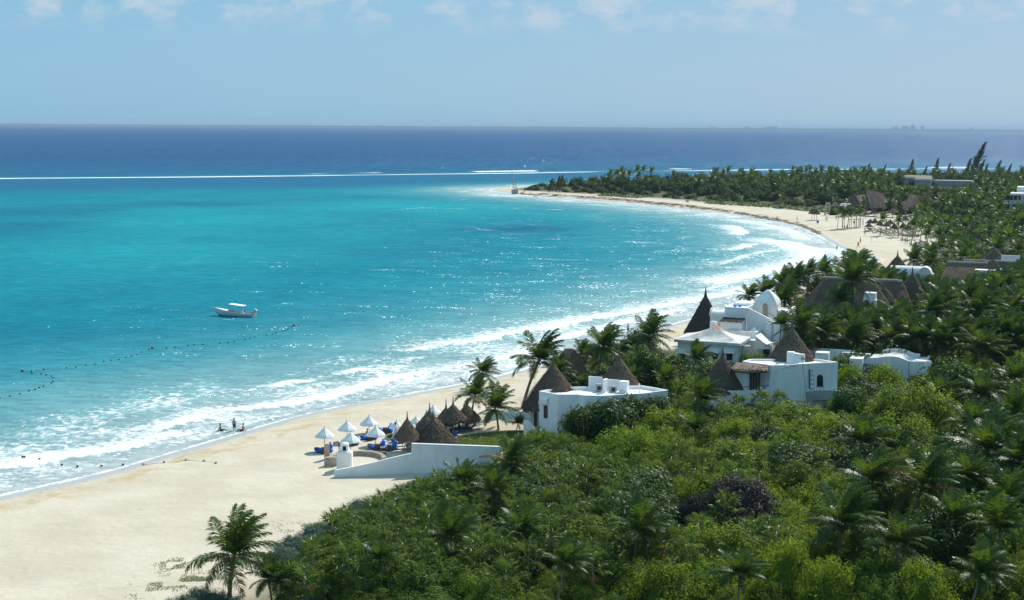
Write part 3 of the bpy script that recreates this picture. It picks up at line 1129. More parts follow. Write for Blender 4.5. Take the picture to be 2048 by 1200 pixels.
def thatch_cone(mb, c, r, z_eave, z_neck, r_neck, z_tip, seg=40, drop=None, power=1.07, n_straw=320, fringe=.30, under=True):
    rings = 20
    H = z_neck - z_eave
    vs, fs = [], []
    ph0 = rng.random() * 6

    def pt(t, a, extra=0.0):
        e = (drop(a) if drop else 0.0) * (1 - t) ** 2
        rr = r_neck + (r - r_neck) * (1 - t) ** power + extra
        rr += e * .45
        fr_ = (t * 5.0) % 1.0
        rr += .085 * min(1.0, r / 2.5) * (1 - fr_) * (1 if t < .93 else 0)
        rr *= 1 + .018 * math.sin(3 * a + ph0) * (1 - t)
        return Vector((c[0] + rr * math.cos(a), c[1] + rr * math.sin(a), z_eave - e + H * t))
    for i in range(rings + 1):
        t = i / rings
        for k in range(seg):
            a = 2 * math.pi * k / seg
            q = pt(t, a, rng.uniform(-.03, .04) * (1 if t < .95 else .3))
            if i == 0:
                q.z -= rng.uniform(0, fringe * .4)
            vs.append(q)
    for zz, rr in ((z_neck + (z_tip - z_neck) * .35, r_neck * .62), (z_tip, .035)):
        for k in range(seg):
            a = 2 * math.pi * k / seg
            vs.append(Vector((c[0] + rr * math.cos(a), c[1] + rr * math.sin(a), zz)))
    nr_ = rings + 3
    for i in range(nr_ - 1):
        for k in range(seg):
            j = (k + 1) % seg
            fs.append((i * seg + k, i * seg + j, (i + 1) * seg + j, (i + 1) * seg + k))
    if under:
        b = len(vs)
        for k in range(seg):
            a = 2 * math.pi * k / seg
            q = pt(0.0, a, -.22)
            vs.append(q + Vector((0, 0, .05)))
        top = len(vs)
        vs.append(Vector((c[0], c[1], z_eave + H * .8)))
        for k in range(seg):
            j = (k + 1) % seg
            fs.append((k, b + k, b + j, j))
            fs.append((b + k, top, b + j))
    mb.add(vs, fs)
    slope = Vector((r, 0, -H)).normalized()
    nn = Vector((H, 0, r)).normalized()
    for _ in range(int(n_straw * 1.7)):
        a = rng.uniform(0, 2 * math.pi)
        t = 1 - math.sqrt(rng.uniform(.02, 1)) * .98
        m = Matrix.Rotation(a, 3, 'Z')
        straw(mb, pt(t, a), m @ slope, m @ nn, rng.uniform(.3, .8) * min(1, r / 2.5), rng.uniform(.03, .08) * min(1.3, r / 2))
    nf = int(34 * r)
    for k in range(nf):
        a = 2 * math.pi * (k + rng.random()) / nf
        p = pt(0.03, a)
        L = rng.uniform(.3, 1) * fringe
        tq = Vector((-math.sin(a), math.cos(a), 0)) * rng.uniform(.06, .16)
        o = Vector((math.cos(a), math.sin(a), 0))
        mb.add([p - tq, p + tq, p + tq * .3 + o * .06 + Vector((0, 0, -L - .1)), p - tq * .3 + o * .06 + Vector((0, 0, -L - .1))], [(0, 1, 2, 3)])
    return mb


def thatch_patch(mb, a, b, c, d, nu=10, nv=6, amp=.05, n_straw=200, fringe=.3):
    """rough thatched slope: a-b along the eave, d-c along the ridge"""
    nrm = (b - a).cross(d - a).normalized()
    if nrm.z < 0:
        nrm = -nrm
    vs, fs = [], []
    for i in range(nv + 1):
        for k in range(nu + 1):
            u, v = k / nu, i / nv
            p = (a * (1 - u) + b * u) * (1 - v) + (d * (1 - u) + c * u) * v
            vs.append(p + nrm * rng.uniform(-amp, amp) - Vector((0, 0, .0 if i else rng.uniform(0, fringe * .4))))
    for i in range(nv):
        for k in range(nu):
            q = i * (nu + 1) + k
            fs.append((q, q + 1, q + nu + 2, q + nu + 1))
    mb.add(vs, fs)
    down = ((a + b) - (c + d)).normalized()
    for _ in range(n_straw):
        u, v = rng.random(), 1 - math.sqrt(rng.uniform(.01, 1))
        p = (a * (1 - u) + b * u) * (1 - v) + (d * (1 - u) + c * u) * v
        straw(mb, p, down, nrm, rng.uniform(.4, .9), rng.uniform(.04, .09))
    nf = int((b - a).length * 4)
    for k in range(nf):
        u = (k + rng.random()) / nf
        p = a * (1 - u) + b * u
        t = (b - a).normalized() * .12
        L = rng.uniform(.3, 1) * fringe
        mb.add([p - t, p + t, p + t * .4 + Vector((0, 0, -L)) + down * .1, p - t * .4 + Vector((0, 0, -L)) + down * .1], [(0, 1, 2, 3)])


def hip_roof(parent, FL, FR, BR, BL, R0, R1, z_e, z_r, mat='thatch', cap='thatchp', straws=700, name='thatch_roof'):
    e = [Vector((p[0], p[1], z_e)) for p in (FL, FR, BR, BL)]
    r0, r1 = Vector((R0[0], R0[1], z_r)), Vector((R1[0], R1[1], z_r))
    mb = MB()
    L = (e[1] - e[0]).length
    thatch_patch(mb, e[0], e[1], r1, r0, int(L * 1.2), 8, .06, straws)
    thatch_patch(mb, e[2], e[3], r0, r1, int(L * .8), 5, .06, straws // 3)
    thatch_patch(mb, e[1], e[2], r1 + Vector((0, 0, .001)), r1, 8, 8, .04, straws // 3)
    thatch_patch(mb, e[3], e[0], r0 + Vector((0, 0, .001)), r0, 8, 8, .04, straws // 3)
    mb.add([e[0] + Vector((0, 0, .1)), e[1] + Vector((0, 0, .1)), e[2] + Vector((0, 0, .1)), e[3] + Vector((0, 0, .1))], [(0, 3, 2, 1)])
    mb.build(name, M[mat], parent)
    if cap:
        cb = MB()
        n = max(4, int((r1 - r0).length / .8))
        for k in range(n):
            a, b = r0.lerp(r1, k / n), r0.lerp(r1, (k + 1) / n)
            j = Vector((0, 0, rng.uniform(.02, .10)))
            cb.tube([a + j, b + j], [rng.uniform(.24, .34), rng.uniform(.24, .34)], 7)
        cb.build('ridge_cap', M[cap], parent)


def base_at(px, py, Y):
    p = D(px, py, Y)
    return Vector((p.x, p.y, 0))


def rim_arch_slab(mb, A, B, x0, x1, yt, yb, w, o0, o1):
    """raised rim round an arched opening"""
    outer, inner = arch(x0 - w, x1 + w, yt - w, yb), arch(x0, x1, yt, yb)
    for i in range(len(outer) - 1):
        wall_slab(mb, A, B, [outer[i], outer[i + 1], inner[i + 1], inner[i]], o0, o1)


# ---------------------------------------------------------------- A: low white house with two cones, by the lawn
rA = empty('white_house', base_at(1150, 790, 157), 'low white beach house with faceted wall, thatched cones and rooftop air conditioner screens', 'house')
ZA = 6.4
pa = [(1078, 782), (1115.7, 788.8), (1134.5, 789), (1155.5, 788.8), (1169, 790.7), (1203, 791.5), (1247, 789), (1289, 786.5), (1336, 780), (1304, 774), (1285, 771), (1179, 773), (1120, 774)]
wA = [P(x_, y_, ZA) for x_, y_ in pa]
mb = MB()
parapet_block(mb, wA, 0.6, ZA, ZA - .35, .24)
mb.build('wall', M['plaster'], rA)
sA, sB = wA[0], wA[1]
window(rA, sA, sB, (1088, 811, 1095.3, 836.3))
mb = MB()
hp = [onwall(sA, sB, 1080.5, 791, .01), onwall(sA, sB, 1098, 792, .01), onwall(sA, sB, 1097, 808, .01), onwall(sA, sB, 1079.5, 806, .01)]
ho = [onwall(sA, sB, 1083, 798, .35), onwall(sA, sB, 1097.5, 799, .35), onwall(sA, sB, 1097, 808, .35), onwall(sA, sB, 1080, 806, .35)]
mb.add(hp + ho, [(0, 1, 5, 4), (4, 5, 6, 7), (1, 2, 6, 5), (3, 0, 4, 7), (2, 3, 7, 6)])
mb.build('window_hood', M['plaster'], rA)
mb = MB()
wall_slab(mb, wA[3], wA[4], rect(1150, 813, 1166, 819), .01, .45)
mb.build('ledge', M['plaster'], rA)
# entrance wing on the left
wingB = P(1078, 790, 5.3)
fw_, fz_, fb_ = rblock(mb := MB(), 1060, 1077.6, 812, 885, 159.6, 2.2)
mb.build('entrance_wall', M['plaster'], rA)
mb = MB()
wall_slab(mb, fw_[0], fw_[1], rect(1068, 823, 1074, 853), .005, .06)
mb.build('door', M['wood'], rA)
mb = MB()
pr = [D(1046.7, 840, 157.3), D(1058, 841.7, 156.8), D(1075, 866, 156.2), D(1076, 884, 156.2), D(1046.7, 884, 157.3)]
bk = [q + Vector((.05, .28, 0)) for q in pr]
mb.add(pr + bk, [(0, 4, 3, 2, 1), (5, 6, 7, 8, 9)] + [(i, (i + 1) % 5, 5 + (i + 1) % 5, 5 + i) for i in range(5)])
mb.build('stair_wall', M['plaster'], rA)
mb = MB()
for k in range(5):
    q = D(1054.5 + k * 1.5, 836, 159.2 - k * .15)
    mb.tube([(q.x, q.y, q.z - .2), (q.x, q.y, q.z + .75)], .03, 5)
for dz in (.1, .4, .74):
    q0, q1 = D(1054.5, 836, 159.2), D(1060.5, 836, 158.6)
    mb.tube([(q0.x, q0.y, q0.z + dz), (q1.x, q1.y, q1.z + dz)], .035, 5)
mb.build('railing', M['plaster'], rA)
# cones
cA = D(1106, 790, 161.2)
mb = MB()
thatch_cone(mb, (cA.x, cA.y), 2.15, D(1106, 776, 161).z, D(1106, 731, 161).z, .22, D(1106, 702, 161).z, fringe=.12, n_straw=420)
mb.build('thatch_cone', M['thatch'], rA)
mb = MB()


def dropA(a):
    return 1.75 * max(0, math.cos(a - math.radians(205))) ** 1.3


thatch_cone(mb, (cA.x, cA.y), 2.75, D(1106, 788, 161).z, D(1106, 764, 161).z, 1.45, D(1106, 763, 161).z, drop=dropA, fringe=.28, n_straw=420, power=.9)
mb.build('thatch_skirt', M['thatch'], rA)
cA2 = D(1238, 776, 164.6)
mb = MB()
thatch_cone(mb, (cA2.x, cA2.y), 2.75, D(1238, 775, 164.6).z, D(1234, 718, 164.6).z, .22, D(1232, 690, 164.6).z, fringe=.15, n_straw=450)
mb.build('thatch_cone', M['thatch'], rA)
# rooftop screens, units and vent
zr = ZA - .35
for x0, x1, yt, yb, Y, dp in ((1179, 1206, 754.5, 783, 160.6, .18), (1207.5, 1213, 759.5, 786, 158.9, .9), (1213.2, 1241, 760.5, 783, 160.4, .18), (1240.5, 1256.5, 764, 790, 158.9, .9)):
    mb = MB()
    rblock(mb, x0, x1, yt, yb, Y, dp)
    mb.build('roof_screen', M['plaster'], rA)


def ac_unit(parent, x0, x1, yt, yb, Y, fan=True, mat='grey', depth=.45, name='air_conditioner'):
    mb = MB()
    f, zt, zb = rblock(mb, x0, x1, yt, yb, Y, depth)
    o = mb.build(name, M[mat], parent)
    mb = MB()
    cx, cy = (x0 * .55 + x1 * .45), (yt + yb) / 2
    rr = min(x1 - x0, yb - yt) * .36
    wall_slab(mb, f[0], f[1], [(cx + rr * math.cos(k * math.pi / 7), cy + rr * math.sin(k * math.pi / 7)) for k in range(14)], .004, .03)
    mb.build('fan_grille', M['grey'] if mat != 'grey' else M['black'], o)
    return o


ac_unit(rA, 1193, 1205, 768.5, 783.5, 159.2)
ac_unit(rA, 1221, 1234, 773, 785, 159.0)
mb = MB()
v0 = D(1279, 787, 158.8)
mb.tube([(v0.x, v0.y, v0.z - .3), (v0.x, v0.y, v0.z + .95), (v0.x - .05, v0.y, v0.z + 1.08), (v0.x - .16, v0.y - .03, v0.z + 1.05)], .085, 8)
mb.build('vent_pipe', M['plaster'], rA)

# ---------------------------------------------------------------- C: near white house with balcony and cone roof
rC = empty('white_villa', base_at(1580, 730, 166), 'white villa with large cone roof, balcony, arched window and wall ladder', 'house')
ZC = D(1541, 731, 163.0).z
pc = [(1484.6, 722.5), (1499, 725), (1520, 727.3), (1541, 730.4), (1574, 729.9), (1611, 727.2), (1676, 724), (1634.5, 717.8), (1534, 718), (1500, 718)]
wC = [P(x_, y_, ZC) for x_, y_ in pc]
mb = MB()
parapet_block(mb, wC, 1.8, ZC, ZC - .22, .22)
mb.build('wall', M['plaster'], rC)
cC = D(1582, 722, 169.2)
mb = MB()
thatch_cone(mb, (cC.x, cC.y), 2.95, D(1582, 721, 169.2).z, D(1579, 658, 169.2).z, .24, D(1577.5, 635, 169.2).z, fringe=.14, n_straw=700)
mb.build('thatch_cone', M['thatch'], rC)
mb = MB()
rblock(mb, 1577, 1591, 705, 728, 165.4, .8)
rblock(mb, 1591.2, 1600, 707.5, 728, 165.4, .7)
mb.build('chimney', M['plaster'], rC)
ac_unit(rC, 1600.3, 1612, 709, 726.5, 165.2, mat='plaster')
wallL, wallR = wC[4], wC[6]
mb = MB()
wall_slab(mb, wC[5], wC[6], arch(1634.5, 1645, 750, 772), .004, .03)
aw = mb.build('arched_window', M['glass'], rC)
mb = MB()
rim_arch_slab(mb, wC[5], wC[6], 1634.5, 1645, 750, 772, .7, .004, .06)
wall_slab(mb, wC[5], wC[6], rect(1633, 772, 1646.5, 773), .004, .1)
mb.build('frame', M['wood'], aw)
lad = MB()
wall_slab(lad, wC[5], wC[6], rect(1617.6, 738, 1619.4, 777), .03, .12)
lo = lad.build('ladder', M['teal'], rC)
for k in range(5):
    yy = 740.5 + k * 9.1
    mb = MB()
    q0, q1 = onwall(wC[5], wC[6], 1620, yy, .0), onwall(wC[5], wC[6], 1625.8, yy - .2, .0)
    q2, q3 = onwall(wC[5], wC[6], 1625.8, yy - 1.5, .16), onwall(wC[5], wC[6], 1620, yy - 1.3, .16)
    mb.tube([q0, q3 + Vector((0, 0, -.08)), q2 + Vector((0, 0, -.08)), q1], .025, 5)
    mb.build('rung', M['black'], lo)
for xx, yy in ((1575, 733), (1662.5, 729), (1545, 733.5)):
    mb = MB()
    a_, b_ = (wC[4], wC[5]) if xx < 1611 else (wC[5], wC[6])
    if xx < 1560:
        a_, b_ = wC[3], wC[4]
    wall_slab(mb, a_, b_, rect(xx - 2, yy - 1, xx + 2.2, yy + 1.2), .01, .14)
    mb.build('wall_lamp', M['canvas'], rC)
mb = MB()
for pts in ([(1579, 731), (1584, 733), (1592, 731), (1597, 729.5)], [(1604.5, 728), (1607, 748), (1610, 768), (1612.5, 795)], [(1540, 738), (1552, 739.5), (1568, 737), (1577, 733)], [(1616.5, 728), (1615.8, 750), (1615, 778)]):
    mb.tube([onwall(wC[4], wC[5], *p, off=.04) for p in pts], .022, 4)
mb.build('cable', M['grey'], rC)
mb = MB()
wall_slab(mb, wC[5], wC[6], [(1613, 783), (1620, 780), (1680, 780.5), (1680, 797), (1621, 799), (1621, 828), (1613, 828)], .0, .55)
mb.build('plinth', M['palegrey'], rC)
mb = MB()
wall_slab(mb, wC[4], wC[5], rect(1573, 801, 1613, 803), .0, .10)
wall_slab(mb, wC[4], wC[5], rect(1597, 808.5, 1615, 830), .01, .10)
mb.build('low_moulding', M['palegrey'], rC)
# balcony
bp_ = [(1429, 776), (1440, 779.2), (1452, 780.8), (1466, 781.7), (1482, 781.6), (1499, 781), (1518, 779.8), (1538, 778)]
ZB = D(1499, 781, 161.4).z
bw = [P(x_, y_, ZB) for x_, y_ in bp_]
mb = MB()
backp = [Vector((wC[3].x, wC[3].y + .5, 0)), Vector((wC[1].x, wC[1].y + 1.2, 0)), Vector((bw[0].x + .2, bw[0].y + 2.0, 0))]
parapet_block(mb, bw + backp, 1.6, ZB, ZB - .22, .2)
mb.build('balcony', M['plaster'], rC)
mb = MB()
for xx, yy in ((1454.5, 781), (1467, 782), (1482, 781.8), (1502, 780.8), (1528.5, 779)):
    q = P(xx, yy, ZB) + Vector((0, .1, 0))
    mb.tube([q, q + Vector((0, 0, .42))], .05, 5)
rl = [P(x_, y_, ZB) + Vector((0, .1, .42)) for x_, y_ in [(1431, 776.8), (1448, 780)] + bp_[3:]]
mb.tube(rl, .045, 5)
mb.build('balcony_rail', M['wood'], rC)
# pergola roof, post, wall and glass doors
zp = D(1500, 741, 161.6).z
fr = [P(1462, 737.5, zp), P(1536, 742, zp)]
bk = [fr[1] + Vector((.5, 3.0, .25)), fr[0] + Vector((1.0, 2.6, .25))]
mb = MB()
thatch_patch(mb, fr[0] + Vector((0, 0, .06)), fr[1] + Vector((0, 0, .06)), bk[0] + Vector((0, 0, .06)), bk[1] + Vector((0, 0, .06)), 14, 5, .03, 120, .05)
mb.prism([(q.x, q.y) for q in (fr[0], fr[1], bk[0], bk[1])], [fr[0].z - .06, fr[1].z - .06, bk[0].z - .06, bk[1].z - .06], [fr[0].z + .07, fr[1].z + .07, bk[0].z + .07, bk[1].z + .07])
mb.build('pergola_roof', M['wood'], rC)
mb = MB()
pq = D(1468, 779, 161.9)
mb.box((pq.x, pq.y, (zp + ZB - .2) / 2), (.16, .16, zp - ZB + .2))
mb.tube([Vector((pq.x - .2, pq.y, zp - .12)), P(1502, 745.5, zp - .12), P(1536, 743, zp - .1)], .11, 5)
mb.build('pergola_post', M['wood'], rC)
iA, iB = Vector((pq.x + .25, 163.6, 0)), Vector((wC[3].x - .25, 163.0, 0))
mb = MB()
wall_slab(mb, iA, iB, [(1450, 772), (1453.5, 762), (1458, 761.5), (1460, 753), (1464, 747), (1468, 745.5), (1499, 745), (1499, 783), (1450, 783)], 0, .2)
mb.build('balcony_wall', M['plaster'], rC)
for k in range(5):
    x0 = 1499 + k * 5.5
    if k < 4:
        window(rC, iA, Vector((wC[3].x + .1, 162.6, 0)), (x0 + .4, 745.5, x0 + 5.3, 779.5), 'door_leaf', 1.0, off=.3)
# thatched cone left of the villa
def hut(name, label, cat, ax, apex, neck, eave, rpx, Y, base_z=None, mat='thatch', wall=False, wmat='plaster', straw_n=420, fringe=.3, group=None, posts=0, drop=None, rn=.2):
    z_e = D(ax, eave, Y).z
    c = D(ax, eave, Y)
    root = empty(name, (c.x, c.y, TH(c.x, c.y) if base_z is None else base_z), label, cat, group)
    mb = MB()
    r = pxm(rpx, Y)
    thatch_cone(mb, (c.x, c.y), r, z_e, D(ax, neck, Y).z, rn, D(ax, apex, Y).z, fringe=fringe, n_straw=straw_n, drop=drop)
    mb.build('thatch_roof', M[mat], root)
    zb = root.location.z
    if wall:
        mb = MB()
        mb.lathe([(r * .8, zb - .5), (r * .8, z_e + .3)], 24, (c.x, c.y, 0))
        mb.build('wall', M[wmat], root)
    for k in range(posts):
        a = 2 * math.pi * (k + .25) / posts
        q = Vector((c.x + r * .62 * math.cos(a), c.y + r * .62 * math.sin(a), 0)) if posts > 1 else Vector((c.x, c.y, 0))
        mb = MB()
        mb.tube([(q.x, q.y, zb - .2), (q.x, q.y, z_e + .45)], .085, 7)
        mb.build('post', M['woodl'], root)
    return root


hut('thatched_hut', 'thatched cone roof tucked against the balcony of the white villa', 'hut', 1444, 696, 713, 772, 41, 163.8, mat='thatch', wall=True, straw_n=600, fringe=.5, drop=lambda a: .35 * max(0, -math.sin(a)))

# ---------------------------------------------------------------- B: terraced white house with dome
rB = empty('domed_house', base_at(1480, 690, 203), 'terraced white house with pointed dome, hipped white roof and orange tile strip', 'house')
mb = MB()
fB, zt, zb = rblock(mb, 1357, 1478, 690.5, 745, 196.0, 6.0)
mb.build('wall', M['plaster'], rB)
hA, hB = fB[0], fB[1]
ov = inset([(p.x, p.y) for p in fB], -.42)
mb = MB()
mb.prism(ov, zt - .05, zt + .32)
zz = zt + .32
pk = D(1419.5, 656.5, 200.2)
pk2 = D(1440, 658.5, 199.6)
o4 = [Vector((p[0], p[1], zz)) for p in ov]


def sag_face(a, b, c, d, n=6):
    """concave roof slope from the eave a-b to the ridge d-c"""
    vs, fs = [], []
    for i in range(n + 1):
        v = i / n
        for k in range(7):
            u = k / 6
            p = (a * (1 - u) + b * u) * (1 - v) + (d * (1 - u) + c * u) * v
            p = Vector((p.x, p.y, p.z - .16 * math.sin(math.pi * v)))
            vs.append(p)
    for i in range(n):
        for k in range(6):
            q = i * 7 + k
            fs.append((q, q + 1, q + 8, q + 7))
    mb.add(vs, fs)


sag_face(o4[0], o4[1], pk2, pk)
sag_face(o4[1], o4[2], pk2, pk2)
sag_face(o4[2], o4[3], pk, pk2)
sag_face(o4[3], o4[0], pk, pk)
mb.build('hip_roof', M['oldwhite'], rB, smooth=False)
for b in ((1425.5, 707, 1435.5, 724), (1453, 707, 1465, 720.5), (1361, 707, 1371, 723)):
    window(rB, hA, hB, b, bars=0)
for x0, x1 in ((1419, 1439), (1446, 1470), (1353.5, 1372)):
    mb = MB()
    a = [onwall(hA, hB, x0, 696.5, .01), onwall(hA, hB, x1, 696.5, .01), onwall(hA, hB, x1, 706, .01), onwall(hA, hB, x0, 706, .01)]
    b = [onwall(hA, hB, x0, 706, .45), onwall(hA, hB, x1, 706, .45)]
    mb.add(a + b, [(0, 1, 5, 4), (4, 5, 2, 3), (1, 2, 5), (3, 0, 4)])
    mb.build('window_hood', M['plaster'], rB)
# drum, rear walls and porch
mb = MB()
c = D(1492, 691, 198.5)
zb_ = 2.5
mb.lathe([(pxm(8.7, 198), zb_), (pxm(8.7, 198), c.z), (pxm(6.6, 198), c.z), (pxm(6.6, 198), c.z - .3), (0, c.z - .3)], 22, (c.x, c.y, 0))
mb.build('drum', M['plaster'], rB, smooth=False)
mb = MB()
rblock(mb, 1474, 1513, 681, 725, 201.5, 3.0)
mb.build('rear_wall', M['plaster'], rB)
pA, pB = rfoot(1511, 1543, 199.5, 3)[:2]
mb = MB()
wall_slab(mb, pA, pB, [(1510.5, 672), (1514, 674.5), (1520, 679), (1526, 684), (1533, 688.5), (1539, 690.4), (1543.5, 690.8), (1543.5, 722), (1510.5, 722)], -3.4, 0)
mb.build('porch', M['roofwhite'], rB)
mb = MB()
wall_slab(mb, pA, pB, rect(1513.2, 698, 1526, 722), .004, .03)
mb.build('porch_door', M['palegrey'], rB)
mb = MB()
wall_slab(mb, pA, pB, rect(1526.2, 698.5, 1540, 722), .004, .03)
mb.build('porch_opening', M['dark'], rB)  # dark slab on the wall: shade of the porch opening put into colour
mb = MB()
f, zt, zb = rblock(mb, 1456, 1514, 664, 690, 203.5, 4.2, par=.9)
mb.build('terrace', M['plaster'], rB)
mb = MB()
tA, tB = f[0], f[1]
wall_slab(mb, tA + VX * 1.0, tB + VX * 1.0, [(1497, 664), (1509, 655.5), (1511, 655.5), (1511, 668), (1497, 668)], 0, .25)
wall_slab(mb, tB, tB + VX, [(1513.9, 664.3), (1526, 656), (1526.6, 656), (1526.6, 672), (1513.9, 682)], -.2, .1)
mb.build('stair_parapet', M['plaster'], rB)
mb = MB()
f1, zt1, zb1 = rblock(mb, 1450, 1494, 615.8, 672, 207.5, 5.0, par=.35)
mb.build('upper_block', M['plaster'], rB)
mb = MB()
wall_slab(mb, f1[1] - UX, f1[1], [(1493.9, 616), (1497, 616.6), (1542.5, 639), (1542.5, 672), (1493.9, 672)], -.35, -.03)
mb.build('stair_wall', M['plaster'], rB)
mb = MB()
f2, zt2, zb2 = rblock(mb, 1442, 1484, 644.6, 672, 205.0, 2.2)
mb.build('lower_block', M['plaster'], rB)
mb = MB()
a = [Vector((p[0], p[1], zt2 + .02)) for p in inset([(p.x, p.y) for p in f2], -.12)]
thatch_patch(mb, a[0], a[1], a[2] + Vector((0, 0, .3)), a[3] + Vector((0, 0, .3)), 12, 4, .04, 90, .12)
mb.build('thatch_strip', M['thatchd'], rB)
# small barrel vault on the left
mb = MB()
fv, zv, _ = rblock(mb, 1421, 1451, 633, 662, 209.0, 2.6)
ctr, rad = [(fv[0] + fv[3]) / 2, (fv[1] + fv[2]) / 2], 1.3
vs, fs = [], []
for e in ctr:
    for k in range(13):
        a = math.pi * k / 12
        q = e - VX * rad * math.cos(a)
        vs.append(Vector((q.x, q.y, zv + .75 * math.sin(a))))
fs = [(k, k + 1, 14 + k, 13 + k) for k in range(12)] + [tuple(range(12, -1, -1)), tuple(range(13, 26))]
mb.add(vs, fs)
vs = []
for dx in (-.12, .12):
    for k in range(13):
        a = math.pi * k / 12
        q = ctr[0] + UX * dx - VX * (rad + .12) * math.cos(a)
        vs.append(Vector((q.x, q.y, zv + .02 + 1.05 * math.sin(a))))
mb.add(vs, fs)
mb.build('barrel_vault', M['roofwhite'], rB)
# domed tower
mb = MB()
fT, zT, _ = rblock(mb, 1507.5, 1553, 611, 668, 211.0, 3.5)
mb.build('tower', M['plaster'], rB)
ct = (fT[0] + fT[2]) / 2
half = (fT[1] - fT[0]).length / 2 + .03
HT = D(1536, 580.6, 212).z - zT
mb = MB()
lev = [(math.sin(math.pi / 2 * k / 14)) for k in range(15)]
for s_ in range(4):
    d_ = [UX, VX, -UX, -VX][s_]
    e_ = [VX, -UX, -VX, UX][s_]
    vs, fs = [], []
    for k, t in enumerate(lev):
        h_ = half * max(0.0, (1 - t ** 1.5)) ** .80
        for m_ in (-1, 0, 1):
            q = ct + d_ * h_ + e_ * h_ * m_
            vs.append(Vector((q.x, q.y, zT + HT * t)))
    for k in range(len(lev) - 1):
        for m_ in range(2):
            fs.append((k * 3 + m_, k * 3 + m_ + 1, k * 3 + m_ + 4, k * 3 + m_ + 3))
    mb.add(vs, fs)
mb.build('dome', M['roofwhite'], rB, smooth=True)
mb = MB()
wall_slab(mb, fT[0], fT[1], arch(1525, 1537, 604.5, 650), -1.0, .16)
mb.build('doorway_vault', M['plaster'], rB)
mb = MB()
wall_slab(mb, fT[0], fT[1], arch(1525.8, 1536.6, 605.8, 645), .165, .175)
mb.build('doorway', M['stone'], rB)
mb = MB()
rim_arch_slab(mb, fT[0], fT[1], 1525.8, 1536.6, 605.8, 645, 1.3, .16, .3)
mb.build('doorway_rim', M['plaster'], rB)
mb = MB()
for a_ in ((1510.6, 1522, 592, 625, 214.0, 2.0), (1553.4, 1579, 622, 662, 211.5, 1.8), (1562, 1585, 616.5, 630, 214.5, .4), (1581, 1585, 616.5, 650, 214.4, 3), (1470, 1510, 607, 630, 213.0, 3)):
    mb = MB()
    rblock(mb, *a_)
    mb.build('side_block', M['plaster'], rB)
mb = MB()
c = D(1558, 645, 205.5)
R_ = pxm(17.8, 205)
mb.lathe([(R_, 3), (R_, c.z), (R_ - .25, c.z), (R_ - .25, c.z - .5), (0, c.z - .5)], 30, (c.x, c.y, 0))
rblock(mb, 1533, 1545, 647, 690, 204.5, 1.5)
mb.build('round_turret', M['plaster'], rB)
# tile strip
ta, tb = D(1428.5, 646.5, 203.4), D(1480.5, 681.2, 201.0)
tc_, td = D(1425.0, 656.5, 202.0), D(1474.5, 685.0, 199.7)
mb = MB()
mb.add([ta, tb, td, tc_] + [q - Vector((0, 0, .5)) for q in (ta, tb, td, tc_)], [(0, 3, 2, 1), (4, 5, 6, 7), (0, 1, 5, 4), (1, 2, 6, 5), (2, 3, 7, 6), (3, 0, 4, 7)])
strip = mb.build('tile_strip', M['terracotta'], rB)
for r_ in range(2):
    for k in range(10):
        u0, u1 = k / 10 + .006, (k + 1) / 10 - .004
        v0, v1 = r_ / 2 + .02, (r_ + 1) / 2 - .02

        def bil(u, v):
            return (ta * (1 - u) + tb * u) * (1 - v) + (tc_ * (1 - u) + td * u) * v
        nn = (tb - ta).cross(tc_ - ta).normalized()
        nn = nn if nn.z > 0 else -nn
        q = [bil(u0, v0), bil(u1, v0), bil(u1, v1), bil(u0, v1)]
        hh = [.05, .05, .09, .09]
        mb = MB()
        mb.add([a_ + nn * .01 for a_ in q] + [a_ + nn * h_ for a_, h_ in zip(q, hh)], [(4, 7, 6, 5), (0, 1, 5, 4), (1, 2, 6, 5), (2, 3, 7, 6), (3, 0, 4, 7)])
        mb.build('roof_tile', M['terracotta'], strip)
mb = MB()
rblock(mb, 1421, 1434, 645, 662, 203.6, .7)
rblock(mb, 1423, 1431, 643, 648, 203.7, .5)
mb.build('chimney', M['plaster'], rB)
for xx in (1471.3, 1480.7):
    mb = MB()
    q = P(xx, 614.3, zt1)
    mb.rbox((q.x, q.y + .5, zt1 + .12), (.42, .5, .30), THETA, .08)
    mb.single('cushion', M['blue'], 'blue cushion on the roof terrace wall, ' + ('left' if xx < 1475 else 'right') + ' of the two', 'cushion', 'blue cushions on the roof terrace')

hut('tall_palapa', 'tall thatched cone palapa on the beach beside the domed white house', 'palapa', 1409.5, 573, 592, 664, 40, 224, straw_n=700, fringe=.9, posts=6, mat='thatchd', rn=.25)

# ---------------------------------------------------------------- D: white house with segmental vault roof
rD = empty('vaulted_house', base_at(1790, 720, 181), 'white house with wide low vaulted roof and garden walls', 'house')
dA, dB = rfoot(1729, 1851, 180.3, 6)[:2]
mb = MB()
prof = [(1736, 715.6), (1752, 715.4), (1762, 714.2), (1773, 712.9), (1785, 712.5), (1797, 714), (1808, 718), (1818, 722.2), (1830, 722.8), (1851, 723)]
wall_slab(mb, dA, dB, [(1729, 712.2), (1735.9, 712.2)] + prof + [(1851, 775), (1729, 775)], -.3, 0)
top = [onwall(dA, dB, *p) for p in prof]
for i in range(len(prof) - 1):
    a, b = top[i] - Vector((0, 0, .3)), top[i + 1] - Vector((0, 0, .3))
back = [q + VX * 6.0 + Vector((0, 0, .12)) for q in top[1:9]]
for i in range(len(back) - 1):
    a, b = back[i], back[i + 1]
    mb.add([a, b, b + VX * .3, a + VX * .3, a - Vector((0, 0, 4)), b - Vector((0, 0, 4)), b + VX * .3 - Vector((0, 0, 4)), a + VX * .3 - Vector((0, 0, 4))], [(0, 1, 2, 3), (4, 5, 1, 0), (3, 2, 6, 7)])
mb.build('wall', M['plaster'], rD)
mb = MB()
lo = [q - Vector((0, 0, .30)) for q in top]
